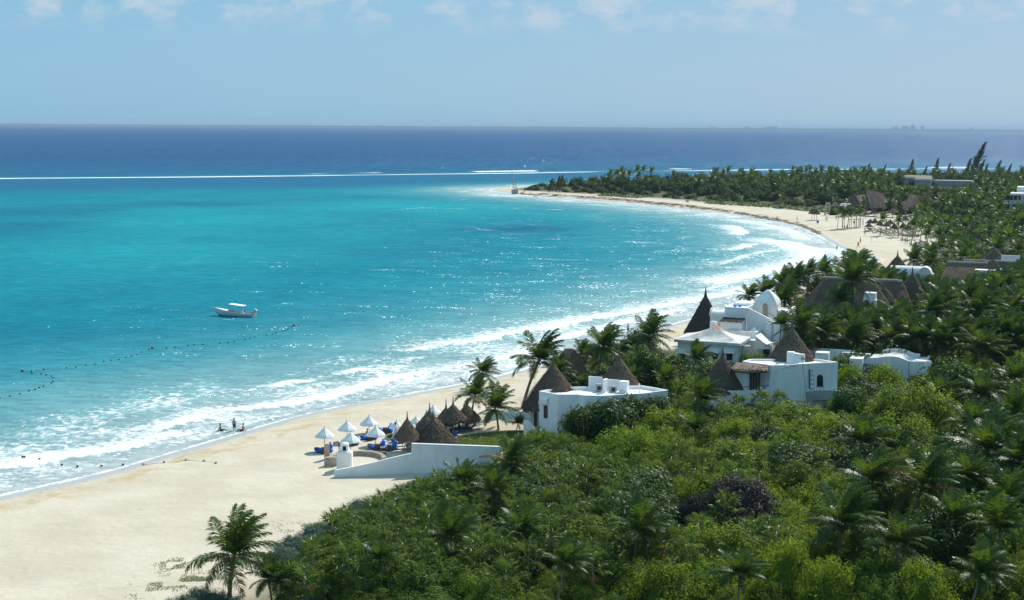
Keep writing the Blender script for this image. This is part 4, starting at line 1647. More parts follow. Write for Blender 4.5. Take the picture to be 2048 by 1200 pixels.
for i in range(len(lo) - 1):
    a, b = lo[i] + VX * .1, lo[i + 1] + VX * .1
    mb.poly(a, b, b + VX * 6.0, a + VX * 6.0)
mb.build('vault_roof', M['oldwhite'], rD)
mb = MB()
q0, q1 = top[8], top[9]
mb.prism([(q0 + VX * .31)[:2], (q1 + VX * .31)[:2], (q1 + VX * 1.2)[:2], (q0 + VX * 1.2)[:2]], 3, q1.z + .02)
mb.prism([(q1 - UX * .02 + VX * 1.2)[:2], (q1 + VX * 1.2)[:2], (q1 + VX * 6.2)[:2], (q1 - UX * .3 + VX * 6.2)[:2]], 3, q1.z - .15)
mb.build('side_wall', M['plaster'], rD)
for a_ in ((1703, 1729, 718, 760, 181.3, 2.5), (1634, 1660, 706.5, 740, 180.5, 1.5)):
    mb = MB()
    rblock(mb, *a_)
    mb.build('annexe', M['plaster'], rD)
for a_ in ((1612, 1713, 701.5, 740, 188.5, .35), (1690, 1745, 708, 735, 185.5, .35), (1852, 1868, 722.5, 760, 181.0, .3), (1610, 1637, 719, 745, 173, .3)):
    mb = MB()
    rblock(mb, *a_)
    mb.build('garden_wall', M['plaster'], rD)
mb = MB()
wall_slab(mb, dA, dB, rect(1816.8, 723, 1818.4, 770), .003, .06)
mb.build('drain_pipe', M['palegrey'], rD)

# ---------------------------------------------------------------- E: long thatched hip roof among the palms
rE = empty('thatched_hall', base_at(1710, 620, 240), 'long dark thatched hall with steep half cones among palms', 'hall')


def hall(root, xFL, xFR, ye, YFR, depth, xr0, xr1, yr, mat='thatch', straws=900, wall=True, wz=None):
    fl, fr_, br, bl = rfoot(xFL, xFR, YFR, depth)
    ze = D(xFR, ye, YFR).z
    mR = (fr_ + br) / 2
    r1 = onwall(mR - UX, mR, xr1, yr)
    r0 = onwall(mR - UX, mR, xr0, yr)
    hip_roof(root, fl, fr_, br, bl, r0, r1, ze, r1.z, mat, straws=straws)
    if wall:
        mb = MB()
        ins = inset([(p.x, p.y) for p in (fl, fr_, br, bl)], 1.1)
        mb.prism(ins, 2.5, ze + .35)
        mb.build('wall', M['plaster'], root)
    return fl, fr_, br, bl, ze, r1.z


hall(rE, 1588, 1827, 633, 231, 12, 1648, 1805, 563.5, straws=1500)
for ax, ap, ne, ev, rp, Y in ((1742, 544, 556, 606, 35, 233.5), (1767, 568, 574, 601, 26, 235)):
    mb = MB()
    c = D(ax, ev, Y)
    thatch_cone(mb, (c.x, c.y), pxm(rp, Y), c.z, D(ax, ne, Y).z, .25, D(ax, ap, Y).z, fringe=.3, n_straw=350)
    mb.build('half_cone', M['thatch'], rE)
mb = MB()
rblock(mb, 1727, 1750.5, 586.5, 601, 227.5, 1.8)
rblock(mb, 1726, 1751.5, 601, 603, 227.3, 2.0)
rblock(mb, 1727, 1750.5, 603, 640, 227.5, 1.8)
mb.build('chimney', M['plaster'], rE)
mb = MB()
rblock(mb, 1744, 1778, 619, 640, 229.5, 2.4)
mb.build('porch_wall', M['plaster'], rE)
hut('round_house', 'steep thatched cone right of the long thatched hall, white wall below', 'hut', 1823, 532.5, 547, 592, 30, 240, wall=True, straw_n=600, fringe=.4, drop=lambda a: .5 * max(0, -math.sin(a)))
rG = empty('vault_house', base_at(1810, 545, 262), 'white house with long barrel vault and domed end, behind the thatched cones', 'house')
mb = MB()
fg, zg, _ = rblock(mb, 1777, 1842, 549, 600, 263, 3.2)
ctr, rad = [(fg[0] + fg[3]) / 2, (fg[1] + fg[2]) / 2], 1.6
vs = []
for e in ctr:
    for k in range(13):
        a = math.pi * k / 12
        q = e - VX * rad * math.cos(a)
        vs.append(Vector((q.x, q.y, zg + 1.35 * math.sin(a))))
fsv = [(k, k + 1, 14 + k, 13 + k) for k in range(12)] + [tuple(range(12, -1, -1)), tuple(range(13, 26))]
mb.add(vs, fsv)
mb.build('barrel_vault', M['roofwhite'], rG, smooth=False)
mb = MB()
fh, zh, _ = rblock(mb, 1836, 1862.5, 549.5, 600, 260.5, 2.6)
eA, eB = fh[0], fh[1]
wall_slab(mb, eA, eB, [(1836 + 13.2 - 13.2 * math.cos(math.pi * k / 12), 549.7 - 15.5 * math.sin(math.pi * k / 12)) for k in range(13)], -2.6, 0)
rblock(mb, 1835.3, 1863, 549, 551, 260.4, 2.8)
mb.build('domed_end', M['roofwhite'], rG)
mb = MB()
rblock(mb, 1843.5, 1859, 567, 612, 246, 2.0)
rblock(mb, 1843, 1859.5, 579, 581.5, 245.9, 2.2)
mb.build('stair_tower', M['plaster'], rG)
hut('round_house', 'thatched cone behind the white barrel vault at the edge of the sand', 'hut', 1794.4, 500, 512, 536, 21, 275, wall=True, straw_n=300, fringe=.3)
# ---------------------------------------------------------------- F: thatched hall at the right edge
rF = empty('thatched_hall', base_at(1950, 550, 270), 'dark thatched hall with pale ridge line near the right edge', 'hall')
hall(rF, 1876, 2020, 572, 266, 12, 1895, 1975, 528, straws=700)
fl, fr_, br, bl = rfoot(1915, 2060, 279, 12)
hip_roof(rF, fl, fr_, br, bl, D(1926, 523, 287), D(2034, 526, 284), D(2040, 560, 280).z, D(2034, 525, 284).z, straws=400)
mb = MB()
c = D(1985, 542, 268.5)
thatch_cone(mb, (c.x, c.y), pxm(20, 268), c.z, D(1985, 518, 268).z, .22, D(1985, 506.5, 268).z, n_straw=250)
mb.build('half_cone', M['thatch'], rF)
mb = MB()
rblock(mb, 1947, 1996, 541.5, 570, 262, 2.0)
rblock(mb, 1970, 1980, 540.5, 545, 262.3, .5)
mb.build('wall_block', M['plaster'], rF)
hut('big_palapa', 'broad thatched cone with platform beside a white wall near the right edge', 'palapa', 1989, 484, 496, 517, 22, 296, posts=6, straw_n=350, fringe=.5)
mb = MB()
rblock(mb, 1998, 2036, 511.5, 535, 288, .3)
mb.single('garden_wall', M['plaster'], 'white garden wall right of the broad thatched cone', 'wall')
# gable hut between the palms left of the second cone of house A
rH = empty('gable_hut', base_at(1150, 730, 186), 'steep thatched roof half hidden by palms behind the low white house', 'hut')
a0, a1 = D(1130, 697, 190), D(1149, 698, 184)
mb = MB()
dn = Vector((0.9, -.9, 0)).normalized()
zE = 4.0
rt = (a1 - a0)
e1 = Vector((a1.x, a1.y, 0)) + Vector((1.7, -.6, 0))
thatch_patch(mb, Vector((a0.x + 1.9, a0.y - 1.0, zE)), Vector((a1.x + 1.9, a1.y - 1.0, zE)), a1, a0, 8, 6, .06, 160)
thatch_patch(mb, Vector((a1.x - 1.9, a1.y - .2, zE)), Vector((a0.x - 1.9, a0.y, zE)), a0, a1, 8, 6, .06, 160)
mb.add([a1, Vector((a1.x + 1.9, a1.y - 1.0, zE)), Vector((a1.x - 1.9, a1.y - .2, zE))], [(0, 1, 2)])
mb.build('thatch_roof', M['thatch'], rH)
for sx in (-1.2, 1.2):
    for q in (a0, a1):
        MB().tube([(q.x + sx, q.y, 1.5), (q.x + sx, q.y, zE + .6)], .1, 6).build('post', M['woodl'], rH)
# ================================================================== THE NEAR BEACH
# ---- long white wall
wall_px = [(668.4, 954.5, 940.8), (700, 953, 935), (745, 951, 925.5), (780, 949.3, 916.5), (822.6, 947, 906.5), (823, 947, 887), (860, 945.5, 888.3), (905, 943.2, 890), (950, 940, 891.5), (989, 936.5, 893), (1002, 934.5, 893.5)]
base = []
for px, pb, pt in wall_px:
    g = G(px, pb)
    top = D(px, pt, g.y)
    base.append((g, top.z))
mb = MB()
vs, fs = [], []
n = len(base)
for g, zt in base:
    q = Vector((.06, .32, 0))
    vs += [Vector((g.x, g.y, g.z - .8)), Vector((g.x, g.y, zt)), Vector((g.x, g.y, zt)) + q, Vector((g.x, g.y, g.z - .8)) + q]
for i in range(n - 1):
    a, b = 4 * i, 4 * i + 4
    fs += [(a, b, b + 1, a + 1), (a + 1, b + 1, b + 2, a + 2), (a + 2, b + 2, b + 3, a + 3)]
fs += [(0, 1, 2, 3), (4 * n - 1, 4 * n - 2, 4 * n - 3, 4 * n - 4)]
mb.add(vs, fs)
mb.single('beach_wall', M['plaster'], 'long white wall sloping down to the sand, stepped in the middle', 'wall')

# ---- lawn with its kerb
lawn_px = [(903, 896), (905, 886), (912, 881), (930, 876), (955, 871.5), (985, 868), (1020, 865.5), (1050, 864.5), (1060, 875), (1050, 893), (1000, 897)]
lp = [G(*p) for p in lawn_px]
M['lawn'] = simple_mat('lawn_grass', (0.16, 0.19, 0.035), 0.9, 0.14, 1.2, 0.5, 30)
mb = MB()
zl = max(q.z for q in lp) + .05
mb.prism([(q.x, q.y) for q in lp], min(q.z for q in lp) - .5, zl)
o = mb.single('lawn', M['lawn'], 'smooth green lawn behind the long white wall', None)
tag(o, kind='structure')
mb = MB()
mb.tube([Vector((q.x, q.y + .12, zl)) for q in lp[1:8]], .13, 5)
mb.single('lawn_kerb', M['stone'], 'low curved stone kerb along the back of the lawn', 'kerb')
# blades that break the flat top
gen = np.random.default_rng(9)
a = np.array([(q.x, q.y) for q in lp])
X, Y_ = gen.uniform(a[:, 0].min(), a[:, 0].max(), 9000), gen.uniform(a[:, 1].min(), a[:, 1].max(), 9000)
k = in_poly(X, Y_, a)
V, F = [], []
for i, (xx, yy) in enumerate(zip(X[k], Y_[k])):
    b = len(V)
    s = .05
    V += [(xx - s, yy, zl), (xx + s, yy, zl), (xx + rng.uniform(-.04, .04), yy + rng.uniform(-.05, .05), zl + rng.uniform(.04, .09))]
    F.append((b, b + 1, b + 2))
me = bpy.data.meshes.new('grass')
me.from_pydata(V, [], F)
me.materials.append(M['grassb'])
tag(link_mesh('grass', me), 'short grass of the lawn behind the white wall', None, None, 'stuff')

# ---- palapas on the sand
pal = [(814.5, 823, 838, 872, 25, 901, 'foremost small palapa on the sand, left of the wall step'),
       (859, 805.5, 822, 850, 27, 884, 'palapa behind the dark one at the wall, with tall tip'),
       (853, 820, 833, 858, 24, 893, 'palapa half hidden between the foremost one and the dark one'),
       (892, 798, 816, 842, 24, 863, 'palapa right of the tall-tipped one, single post showing'),
       (906, 792, 809, 834, 25, 868, 'tallest-standing palapa in the row left of the lawn palms'),
       (934, 795, 810, 835, 27, 857, 'palapa behind the left lawn palm, people lounging beneath')]
for ax, ap, ne, ev, rp, pb, lb in pal:
    g = G(ax, pb)
    hut('beach_palapa', lb, 'palapa', ax, ap, ne, ev, rp, g.y, base_z=g.z, straw_n=300, fringe=.42, posts=1, group='thatched palapas on the beach', rn=.12, drop=lambda a: .28 * max(0, -math.sin(a)))
g = G(866, 899)
hut('beach_palapa', 'large dark thatched palapa rising right behind the long white wall', 'palapa', 866, 821, 838, 878, 46, g.y + .6, base_z=g.z, straw_n=700, fringe=.55, posts=4, mat='thatchd', group='thatched palapas on the beach', rn=.14, drop=lambda a: .45 * max(0, -math.sin(a)))


# ---- white parasols
def parasol_mesh():
    root = empty('parasol', (0, 0, -500))
    mb = MB()
    ns = 8
    R, H = 1.12, .92
    vs = [(0, 0, H)]
    rows = 5
    for i in range(1, rows + 1):
        t = i / rows
        for k in range(ns * 2):
            a = math.pi * 2 * k / (ns * 2)
            r = R * t * (1 if k % 2 == 0 else .965)
            z = H * (1 - t ** .9) - (0.0 if k % 2 == 0 else .035 * t) - (.06 * t if i == rows else 0)
            vs.append((r * math.cos(a), r * math.sin(a), z))
    m = ns * 2
    fs = [(0, 1 + k, 1 + (k + 1) % m) for k in range(m)]
    for i in range(rows - 1):
        fs += [(1 + i * m + k, 1 + (i + 1) * m + k, 1 + (i + 1) * m + (k + 1) % m, 1 + i * m + (k + 1) % m) for k in range(m)]
    mb.add(vs, fs)
    # rim valance
    b = [(p[0] * 1.005, p[1] * 1.005, p[2] - .07) for p in vs[-m:]]
    mb.add(vs[-m:] + b, [(k, (k + 1) % m, m + (k + 1) % m, m + k) for k in range(m)])
    me = bpy.data.meshes.new('canopy')
    me.from_pydata(mb.v, [], mb.f)
    me.materials.append(M['canvas'])
    link_mesh('canopy', me, root)
    mb = MB()
    mb.tube([(0, 0, -1.75), (0, 0, H + .06)], .035, 6)
    me = bpy.data.meshes.new('pole')
    me.from_pydata(mb.v, [], mb.f)
    me.materials.append(M['woodl'])
    link_mesh('pole', me, root)
    for k in range(8):
        a = math.pi * 2 * k / 8
        mb = MB()
        mb.tube([(0, 0, H - .1), (R * .97 * math.cos(a), R * .97 * math.sin(a), -.06)], .012, 4)
        me = bpy.data.meshes.new('rib')
        me.from_pydata(mb.v, [], mb.f)
        me.materials.append(M['woodl'])
        link_mesh('rib', me, root)
    mb = MB()
    mb.lathe([(.001, H + .12), (.05, H + .07), (.05, H)], 8)
    me = bpy.data.meshes.new('finial')
    me.from_pydata(mb.v, [], mb.f)
    me.materials.append(M['woodl'])
    link_mesh('finial', me, root)
    return root


PAR = parasol_mesh()
par = [(649, 854.4, 871, 20.2, 901, 'white parasol farthest left on the sand, beside the stone pillar'), (694, 841, 857.5, 19.6, 884, 'white parasol behind the one above the white oven'),
       (701, 863, 880.5, 20.5, 904, 'white parasol nearest the white oven'), (738, 830.5, 847, 19.5, 866, 'white parasol nearest the water, above a seated bather'),
       (751, 850, 868, 20, 891, 'white parasol over the daybed with the wooden side box'), (793, 837, 854, 16, 874, 'white parasol left of the foremost palapa, a waiter beside it'),
       (832, 827.5, 844, 14.5, 866, 'white parasol between the foremost palapa and the tall-tipped palapa'), (866, 813, 826, 18.5, 851, 'white parasol behind the tall tips of the palapas'),
       (1359, 670, 681, 10, 692, 'lone white parasol left of the tall palapa by the domed house')]
first = True
for ax, ap, rm, rp, pb, lb in par:
    g = G(ax, pb)
    c = D(ax, rm, g.y)
    s = pxm(rp, g.y) / 1.12
    o = PAR if first else copy_tree(PAR, c, 0)
    first = False
    o.location = c
    o.rotation_euler = (0, 0, rng.uniform(0, .7))
    o.scale = (s, s, s * 1.05)
    for ch in o.children:
        if ch.name.startswith('pole'):
            H0 = (.98 * 1.05 * s)
            need = (c.z - g.z + .25) / (1.75 * 1.05 * s)
            ch.scale = (1, 1, 1)
            ch.location = (0, 0, 0)
            if need < 1:
                ch.scale = (1, 1, .92)
    tag(o, lb, 'parasol', 'white parasols on the sand')


# ---- blue daybeds
def daybed():
    root = empty('daybed', (0, 0, -500))

    def part(name, mat, fn, par=root, smooth=False):
        mb = MB()
        fn(mb)
        me = bpy.data.meshes.new(name)
        me.from_pydata(mb.v, [], mb.f)
        me.materials.append(M[mat])
        if smooth:
            me.polygons.foreach_set('use_smooth', [True] * len(me.polygons))
        return link_mesh(name, me, par)
    part('mattress', 'blue', lambda m: m.rbox((0, 0, .26), (1.9, 1.15, .34), 0, .12))
    part('backrest', 'blue', lambda m: m.rbox((.62, 0, .58), (.62, 1.15, .34), 0, .12, Matrix.Rotation(math.radians(-24), 3, 'Y')))
    part('foot_cushion', 'navy', lambda m: m.rbox((-.78, 0, .40), (.55, 1.1, .16), 0, .07))
    for yy in (-.3, .3):
        part('bolster', 'blue', lambda m, yy=yy: m.lathe([(.001, -.27), (.13, -.25), (.17, 0), (.13, .25), (.001, .27)], 10, (0, 0, 0)) and m)
    for k, ch in enumerate([c for c in root.children if c.name.startswith('bolster')]):
        ch.location = (.70, -.3 + .6 * k, .86)
        ch.rotation_euler = (math.radians(90), 0, 0)
    part('towel', 'towel', lambda m: m.rbox((.86, .1, .80), (.30, .6, .08), .2, .03, Matrix.Rotation(math.radians(-30), 3, 'Y')))
    part('side_box', 'wood', lambda m: m.box((.0, -.82, .36), (.52, .42, .72)))
    return root


DAY = daybed()
beds = [(648, 904, 'blue daybed beside the stone pillar, leftmost on the sand'), (701, 889, 'blue daybed under the parasol above the white oven'), (738, 878, 'blue daybed with a bather sitting at its foot'),
        (770, 864, 'blue daybed nearest the water'), (754, 897, 'blue daybed with a wooden table in front of the curved stone bench'), (799, 884, 'blue daybed beneath the foremost palapa'), (778, 898.5, 'blue daybed half hidden by the green bush'),
        (905, 872.5, 'small blue daybed right of the large dark palapa')]
for i, (px, pb, lb) in enumerate(beds):
    g = G(px, pb)
    o = DAY if i == 0 else copy_tree(DAY, g)
    o.location = g + Vector((0, 0, -.03))
    o.rotation_euler = (0, 0, math.radians(8) + rng.uniform(-.06, .06))
    o.scale = (1.0, 1.0, 1.0) if i != 7 else (.6, .6, .7)
    tag(o, lb, 'daybed', 'blue daybeds on the sand')


def lounger(name='sun_lounger', mat='wood', cmat='navy'):
    root = empty(name, (0, 0, -500))

    def part(nm, m_, fn):
        mb = MB()
        fn(mb)
        me = bpy.data.meshes.new(nm)
        me.from_pydata(mb.v, [], mb.f)
        me.materials.append(M[m_])
        return link_mesh(nm, me, root)
    part('frame', mat, lambda m: m.box((-.2, 0, .30), (1.4, .62, .06)))
    part('mattress', cmat, lambda m: m.rbox((-.2, 0, .37), (1.4, .56, .09), 0, .03))
    part('backrest', cmat, lambda m: m.rbox((.72, 0, .58), (.70, .58, .09), 0, .03, Matrix.Rotation(math.radians(-40), 3, 'Y')))
    for sx in (-.8, .45):
        for sy in (-.27, .27):
            part('leg', mat, lambda m, sx=sx, sy=sy: m.box((sx, sy, .13), (.06, .06, .32)))
    return root


LNG = lounger()
for i, (px, pb, rz, lb) in enumerate(((917, 865, .1, 'dark wooden lounger, left of the two under the palapa behind the lawn palm'), (934, 863, .1, 'dark wooden lounger, right of the two under the palapa behind the lawn palm'))):
    g = G(px, pb)
    o = LNG if i == 0 else copy_tree(LNG, g)
    o.location = g
    o.rotation_euler = (0, 0, rz)
    o.scale = (1.05, 1.2, 1.1)
    tag(o, lb, 'lounger', 'wooden loungers under the palapa')
LNW = lounger('sun_lounger', 'woodl', 'towel')
g = G(800, 897.5)
LNW.location = g
LNW.rotation_euler = (0, 0, .15)
tag(LNW, 'lounger with white cover just left of the wall step', 'lounger')
g = G(712, 907)
root = empty('towel_pile', g, 'heap of blue and white towels on the sand by the curved bench', 'towels')
for k, (dx, dy, m_, w) in enumerate(((-.25, 0, 'blue', .5), (.2, .1, 'towel', .6), (.45, -.1, 'blue', .4), (.0, -.2, 'towel', .5))):
    mb = MB()
    mb.rbox((g.x + dx, g.y + dy, g.z + .1 + .04 * k), (w, .35, .16), .4 * k, .06)
    mb.build('towel', M[m_], root)

# ---- curved stone bench, pillar, white oven and post
cg = G(714, 922)
root = empty('stone_bench', cg, 'low curved stone bench ring on the sand', 'bench')
for k in range(16):
    a0 = math.radians(-5 + k * 14.2)
    a1 = math.radians(-5 + (k + 1) * 14.2 - .5)
    R0, R1 = 2.55, 3.0
    pts = [(cg.x + R0 * math.cos(a), cg.y + R0 * math.sin(a)) for a in (a0, (a0 + a1) / 2, a1)] + [(cg.x + R1 * math.cos(a), cg.y + R1 * math.sin(a)) for a in (a1, (a0 + a1) / 2, a0)]
    mb = MB()
    mb.prism(pts, cg.z - .3, cg.z + .46 + rng.uniform(-.02, .02))
    mb.build('stone', M['stone'], root)
g = G(653.5, 919)
root = empty('stone_pillar', g, 'pinkish stone pillar on a low tan block at the left end of the bench', 'pillar')
mb = MB()
zt = D(653.5, 892, g.y).z
mb.rbox((g.x, g.y + .2, (g.z + zt) / 2), (.58, .42, zt - g.z + .4), .1, .05)
mb.build('pillar', M['pinkstone'], root)
mb = MB()
g2 = G(660, 933)
z2 = D(660, 916.5, g2.y).z
mb.rbox((g2.x + .1, g2.y + .35, (g2.z + z2) / 2 - .1), (1.45, .6, z2 - g2.z + .3), .1, .06)
mb.build('block', M['stone'], root)
g = G(688, 941)
root = empty('oven', g, 'white round-topped oven with chimney opening at the low end of the long wall', 'oven')
z1 = D(688, 907, g.y).z
r = pxm(15.5, g.y)
mb = MB()
mb.prism([(g.x + r * a, g.y + .75 + r * .8 * b) for a, b in ((-1, -.85), (-.8, -1), (.8, -1), (1, -.85), (1, 1), (-1, 1))], g.z - .4, z1)
mb.build('body', M['plaster'], root)
mb = MB()
mb.lathe([(r * 1.0, z1 - .02), (r * .92, z1 + .12), (r * .5, z1 + .22)], 18, (g.x, g.y + .75, 0))
mb.build('shoulder', M['plaster'], root)
zc = D(688, 885.5, g.y + .7).z
cr_ = pxm(8.2, g.y)
mb = MB()
for sx in (-1, 1):
    mb.box((g.x + sx * cr_ * .72, g.y + .75, (z1 + .1 + zc - .25) / 2), (cr_ * .56, cr_ * 1.5, zc - z1 - .35))
mb.prism([(g.x + cr_ * a, g.y + .75 + cr_ * .8 * b) for a, b in ((-1, -1), (1, -1), (1, 1), (-1, 1))], zc - .30, zc - .12)
mb.lathe([(cr_ * 1.1, zc - .12), (cr_ * .7, zc), (.01, zc + .05)], 14, (g.x, g.y + .75, 0))
mb.build('chimney', M['plaster'], root)
mb = MB()
mb.prism([(g.x + cr_ * .42 * a, g.y + .85 + cr_ * .3 * b) for a, b in ((-1, -1), (1, -1), (1, 1), (-1, 1))], z1 + .1, zc - .31)
mb.build('flue', M['dark'], root)
g = G(678, 904)
mb = MB()
mb.tube([(g.x, g.y, g.z - .2), (g.x, g.y, g.z + 1.0), (g.x - .05, g.y, g.z + 1.12), (g.x - .55, g.y, g.z + 1.05), (g.x - .56, g.y, g.z + .75)], .07, 6)
mb.single('bent_post', M['wood'], 'dark bent wooden post between the stone pillar and the white oven', 'post')
g = G(758, 911)
mb = MB()
mb.box((g.x + .3, g.y, g.z + .2), (.9, .4, .4), .1)
mb.single('wooden_step', M['wood'], 'dark wooden step at the right end of the curved bench', 'step')
g = G(769, 900)
mb = MB()
mb.box((g.x, g.y - .6, g.z + .42), (.8, .5, .06))
for sx in (-.33, .33):
    for sy in (-.2, .2):
        mb.box((g.x + sx, g.y - .6 + sy, g.z + .2), (.06, .06, .42))
mb.single('side_table', M['woodl'], 'small wooden table beside the daybed in front of the curved bench', 'table')
# ================================================================== VEGETATION
WIND = Vector((0.9, 0.25, 0.0))


def leaf_cloud(c, nrm, L, W, gen, tilt=.42):
    """one kite-shaped leaf per centre: returns verts, quads"""
    n = len(c)
    d = nrm + gen.normal(0, tilt, (n, 3))
    d /= np.linalg.norm(d, axis=1, keepdims=True) + 1e-9
    t = gen.normal(0, 1, (n, 3))
    t -= d * (t * d).sum(1, keepdims=True)
    t /= np.linalg.norm(t, axis=1, keepdims=True) + 1e-9
    b = np.cross(d, t)
    l = L * gen.uniform(.7, 1.3, (n, 1)) / 2
    w = W * gen.uniform(.7, 1.3, (n, 1)) / 2
    v = np.stack([c - t * l, c + b * w - t * l * .1, c + t * l, c - b * w - t * l * .1], 1).reshape(-1, 3)
    f = np.arange(4 * n).reshape(n, 4)
    return v, f


def bush_arrays(seed, r=2.0, h=2.2, nclump=46, per=46, L=.26, W=.17, rough=.32, core=True, base=.15, cl=.30):
    gen = np.random.default_rng(seed)
    u = gen.uniform(-.12, 1, nclump)
    a = gen.uniform(0, 2 * np.pi, nclump) + np.arange(nclump) * 2.4
    s = np.sqrt(np.clip(1 - u * u, 0, 1))
    dirs = np.stack([s * np.cos(a), s * np.sin(a), u], 1)
    rr = 1 + gen.uniform(-rough, rough * .8, (nclump, 1))
    sc = np.array([r * .84, r * .84, h * .80])
    cc = dirs * rr * sc
    cr = cl * r * gen.uniform(.7, 1.35, nclump)
    q = gen.normal(0, 1, (nclump, per, 3))
    q /= np.linalg.norm(q, axis=2, keepdims=True)
    q = q * gen.uniform(.62, 1.06, (nclump, per, 1))
    pos = (cc[:, None] + q * cr[:, None, None]).reshape(-1, 3)
    nr_ = (q + dirs[:, None] * .5 + np.array([0, 0, .45])).reshape(-1, 3)
    ok = pos[:, 2] > -.25 * h
    v, f = leaf_cloud(pos[ok], nr_[ok], L, W, gen)
    if core:
        nu, nv = 10, 5
        cv = []
        for i in range(nv + 1):
            for k in range(nu):
                th = math.pi / 2 * (1 - i / nv) * 1.0
                an = 2 * math.pi * k / nu
                j = gen.uniform(.62, .80)
                cv.append((r * j * math.sin(th) * math.cos(an) + 0, r * j * math.sin(th) * math.sin(an), h * j * math.cos(th) if i < nv else h * .72))
        # rings run from the ground to the top
        cv = []
        for i in range(nv + 1):
            th = math.pi / 2 * i / nv
            for k in range(nu):
                an = 2 * math.pi * k / nu
                j = gen.uniform(.60, .78)
                cv.append((r * j * math.cos(th) * math.cos(an), r * j * math.cos(th) * math.sin(an), h * j * math.sin(th) - (h * .3 if i == 0 else 0)))
        cv = np.array(cv)
        cf = [(i * nu + k, i * nu + (k + 1) % nu, (i + 1) * nu + (k + 1) % nu, (i + 1) * nu + k) for i in range(nv) for k in range(nu)]
        f = np.vstack([f, np.array(cf) + len(v)])
        v = np.vstack([v, cv])
    v[:, 2] += base * h
    return v, f


def bush_mesh(name, mat, **kw):
    v, f = bush_arrays(**kw)
    return np_mesh(name, v, f, M[mat], smooth=False)


SHRUB_ME = {
    'shrub': [bush_mesh('shrub', 'shrub', seed=s, r=3.0, h=3.0, nclump=125, per=88, L=.165, W=.115, cl=.195) for s in (1, 2, 3)],
    'shruby': [bush_mesh('shrub', 'shruby', seed=s, r=3.0, h=2.7, nclump=170, per=66, L=.145, W=.11, cl=.155) for s in (11, 12, 13)],
    'shrubd': [bush_mesh('shrub', 'shrubd', seed=s, r=3.0, h=3.3, nclump=100, per=90, L=.22, W=.17, cl=.21) for s in (21, 22, 23)],
    'shrubp': [bush_mesh('shrub', 'shrubp', seed=s, r=3.0, h=2.6, nclump=170, per=70, L=.15, W=.10, rough=.12, cl=.15) for s in (31,)],
    'shrubs': [bush_mesh('shrub', 'shrubs', seed=s, r=1.1, h=.75, nclump=50, per=44, L=.10, W=.055, rough=.25, cl=.27) for s in (41, 42)],
}


# ---- coconut palms
def frond_arrays(gen, L, az, el, g, wind, nleaf=48, Lm=.90, w=.078, dead=False):
    d = np.array([math.cos(az) * math.cos(el), math.sin(az) * math.cos(el), math.sin(el)])
    n = 10
    p = np.zeros(3)
    path, dirs = [p.copy()], [d.copy()]
    for i in range(n):
        t = (i + 1) / n
        d = d + np.array([0, 0, -g]) * (.35 + t) / n * 2.0 + wind * (.25 + t) / n * 2.0
        d /= np.linalg.norm(d)
        p = p + d * L / n
        path.append(p.copy())
        dirs.append(d.copy())
    path, dirs = np.array(path), np.array(dirs)
    V, F = [], []

    def at(t):
        x = t * n
        i = min(int(x), n - 1)
        k = x - i
        return path[i] * (1 - k) + path[i + 1] * k, dirs[min(i + 1, n)]
    # rib
    for i in range(n + 1):
        s = np.cross(dirs[i], [0, 0, 1.0])
        s /= np.linalg.norm(s) + 1e-6
        ww = .045 * (1 - .8 * i / n)
        V += [path[i] - s * ww, path[i] + s * ww + np.array([0, 0, .01])]
    for i in range(n):
        F.append((2 * i, 2 * i + 1, 2 * i + 3, 2 * i + 2))
    for i in range(nleaf):
        t = .10 + .90 * (i + .5) / nleaf
        q, dd = at(t)
        s = np.cross(dd, [0, 0, 1.0])
        s /= np.linalg.norm(s) + 1e-6
        up = np.cross(s, dd)
        ll = Lm * (math.sin(math.pi * min(1, .12 + .86 * t)) ** .6) * (L / 3.2)
        for sg in (-1, 1):
            if dead and gen.random() < .35:
                continue
            l1 = ll * gen.uniform(.8, 1.12)
            e = s * sg * .85 + dd * (.45 + .5 * t) + up * .12 + wind * .55 + np.array([0, 0, -.15]) + gen.normal(0, .10, 3)
            e /= np.linalg.norm(e)
            e2 = e + np.array([0, 0, -.62]) + wind * .35 + gen.normal(0, .08, 3)
            e2 /= np.linalg.norm(e2)
            m = q + e * l1 * .5
            z = m + e2 * l1 * .55
            wv = np.cross(e, up)
            wv = dd * w * .5 * (L / 3.2)
            b = len(V)
            V += [q - wv * .6, q + wv * .6, m + wv, m - wv, z]
            F.append((b, b + 1, b + 2, b + 3))
            F.append((b + 3, b + 2, b + 4, b + 4))
    return V, F


def tri_mesh(name, V, F, mat):
    me = bpy.data.meshes.new(name)
    me.from_pydata([tuple(q) for q in V], [], [tuple(dict.fromkeys(f)) for f in F])
    me.materials.append(mat)
    me.update()
    return me


def trunk_mesh(name, H, r0, r1, lean, gen, mat):
    n = 9
    mb = MB()
    pts, rs = [], []
    for i in range(n + 1):
        t = i / n
        pts.append((lean[0] * (t ** 1.6 - 1), lean[1] * (t ** 1.6 - 1), H * (t - 1) + .05))
        rs.append((r0 * (1 - t) + r1 * t) * (1.35 if i == 0 else 1) * (1 + gen.uniform(-.06, .06)))
    mb.tube(pts, rs, 8)
    me = bpy.data.meshes.new(name)
    me.from_pydata(mb.v, [], mb.f)
    me.polygons.foreach_set('use_smooth', [True] * len(me.polygons))
    me.materials.append(mat)
    return me


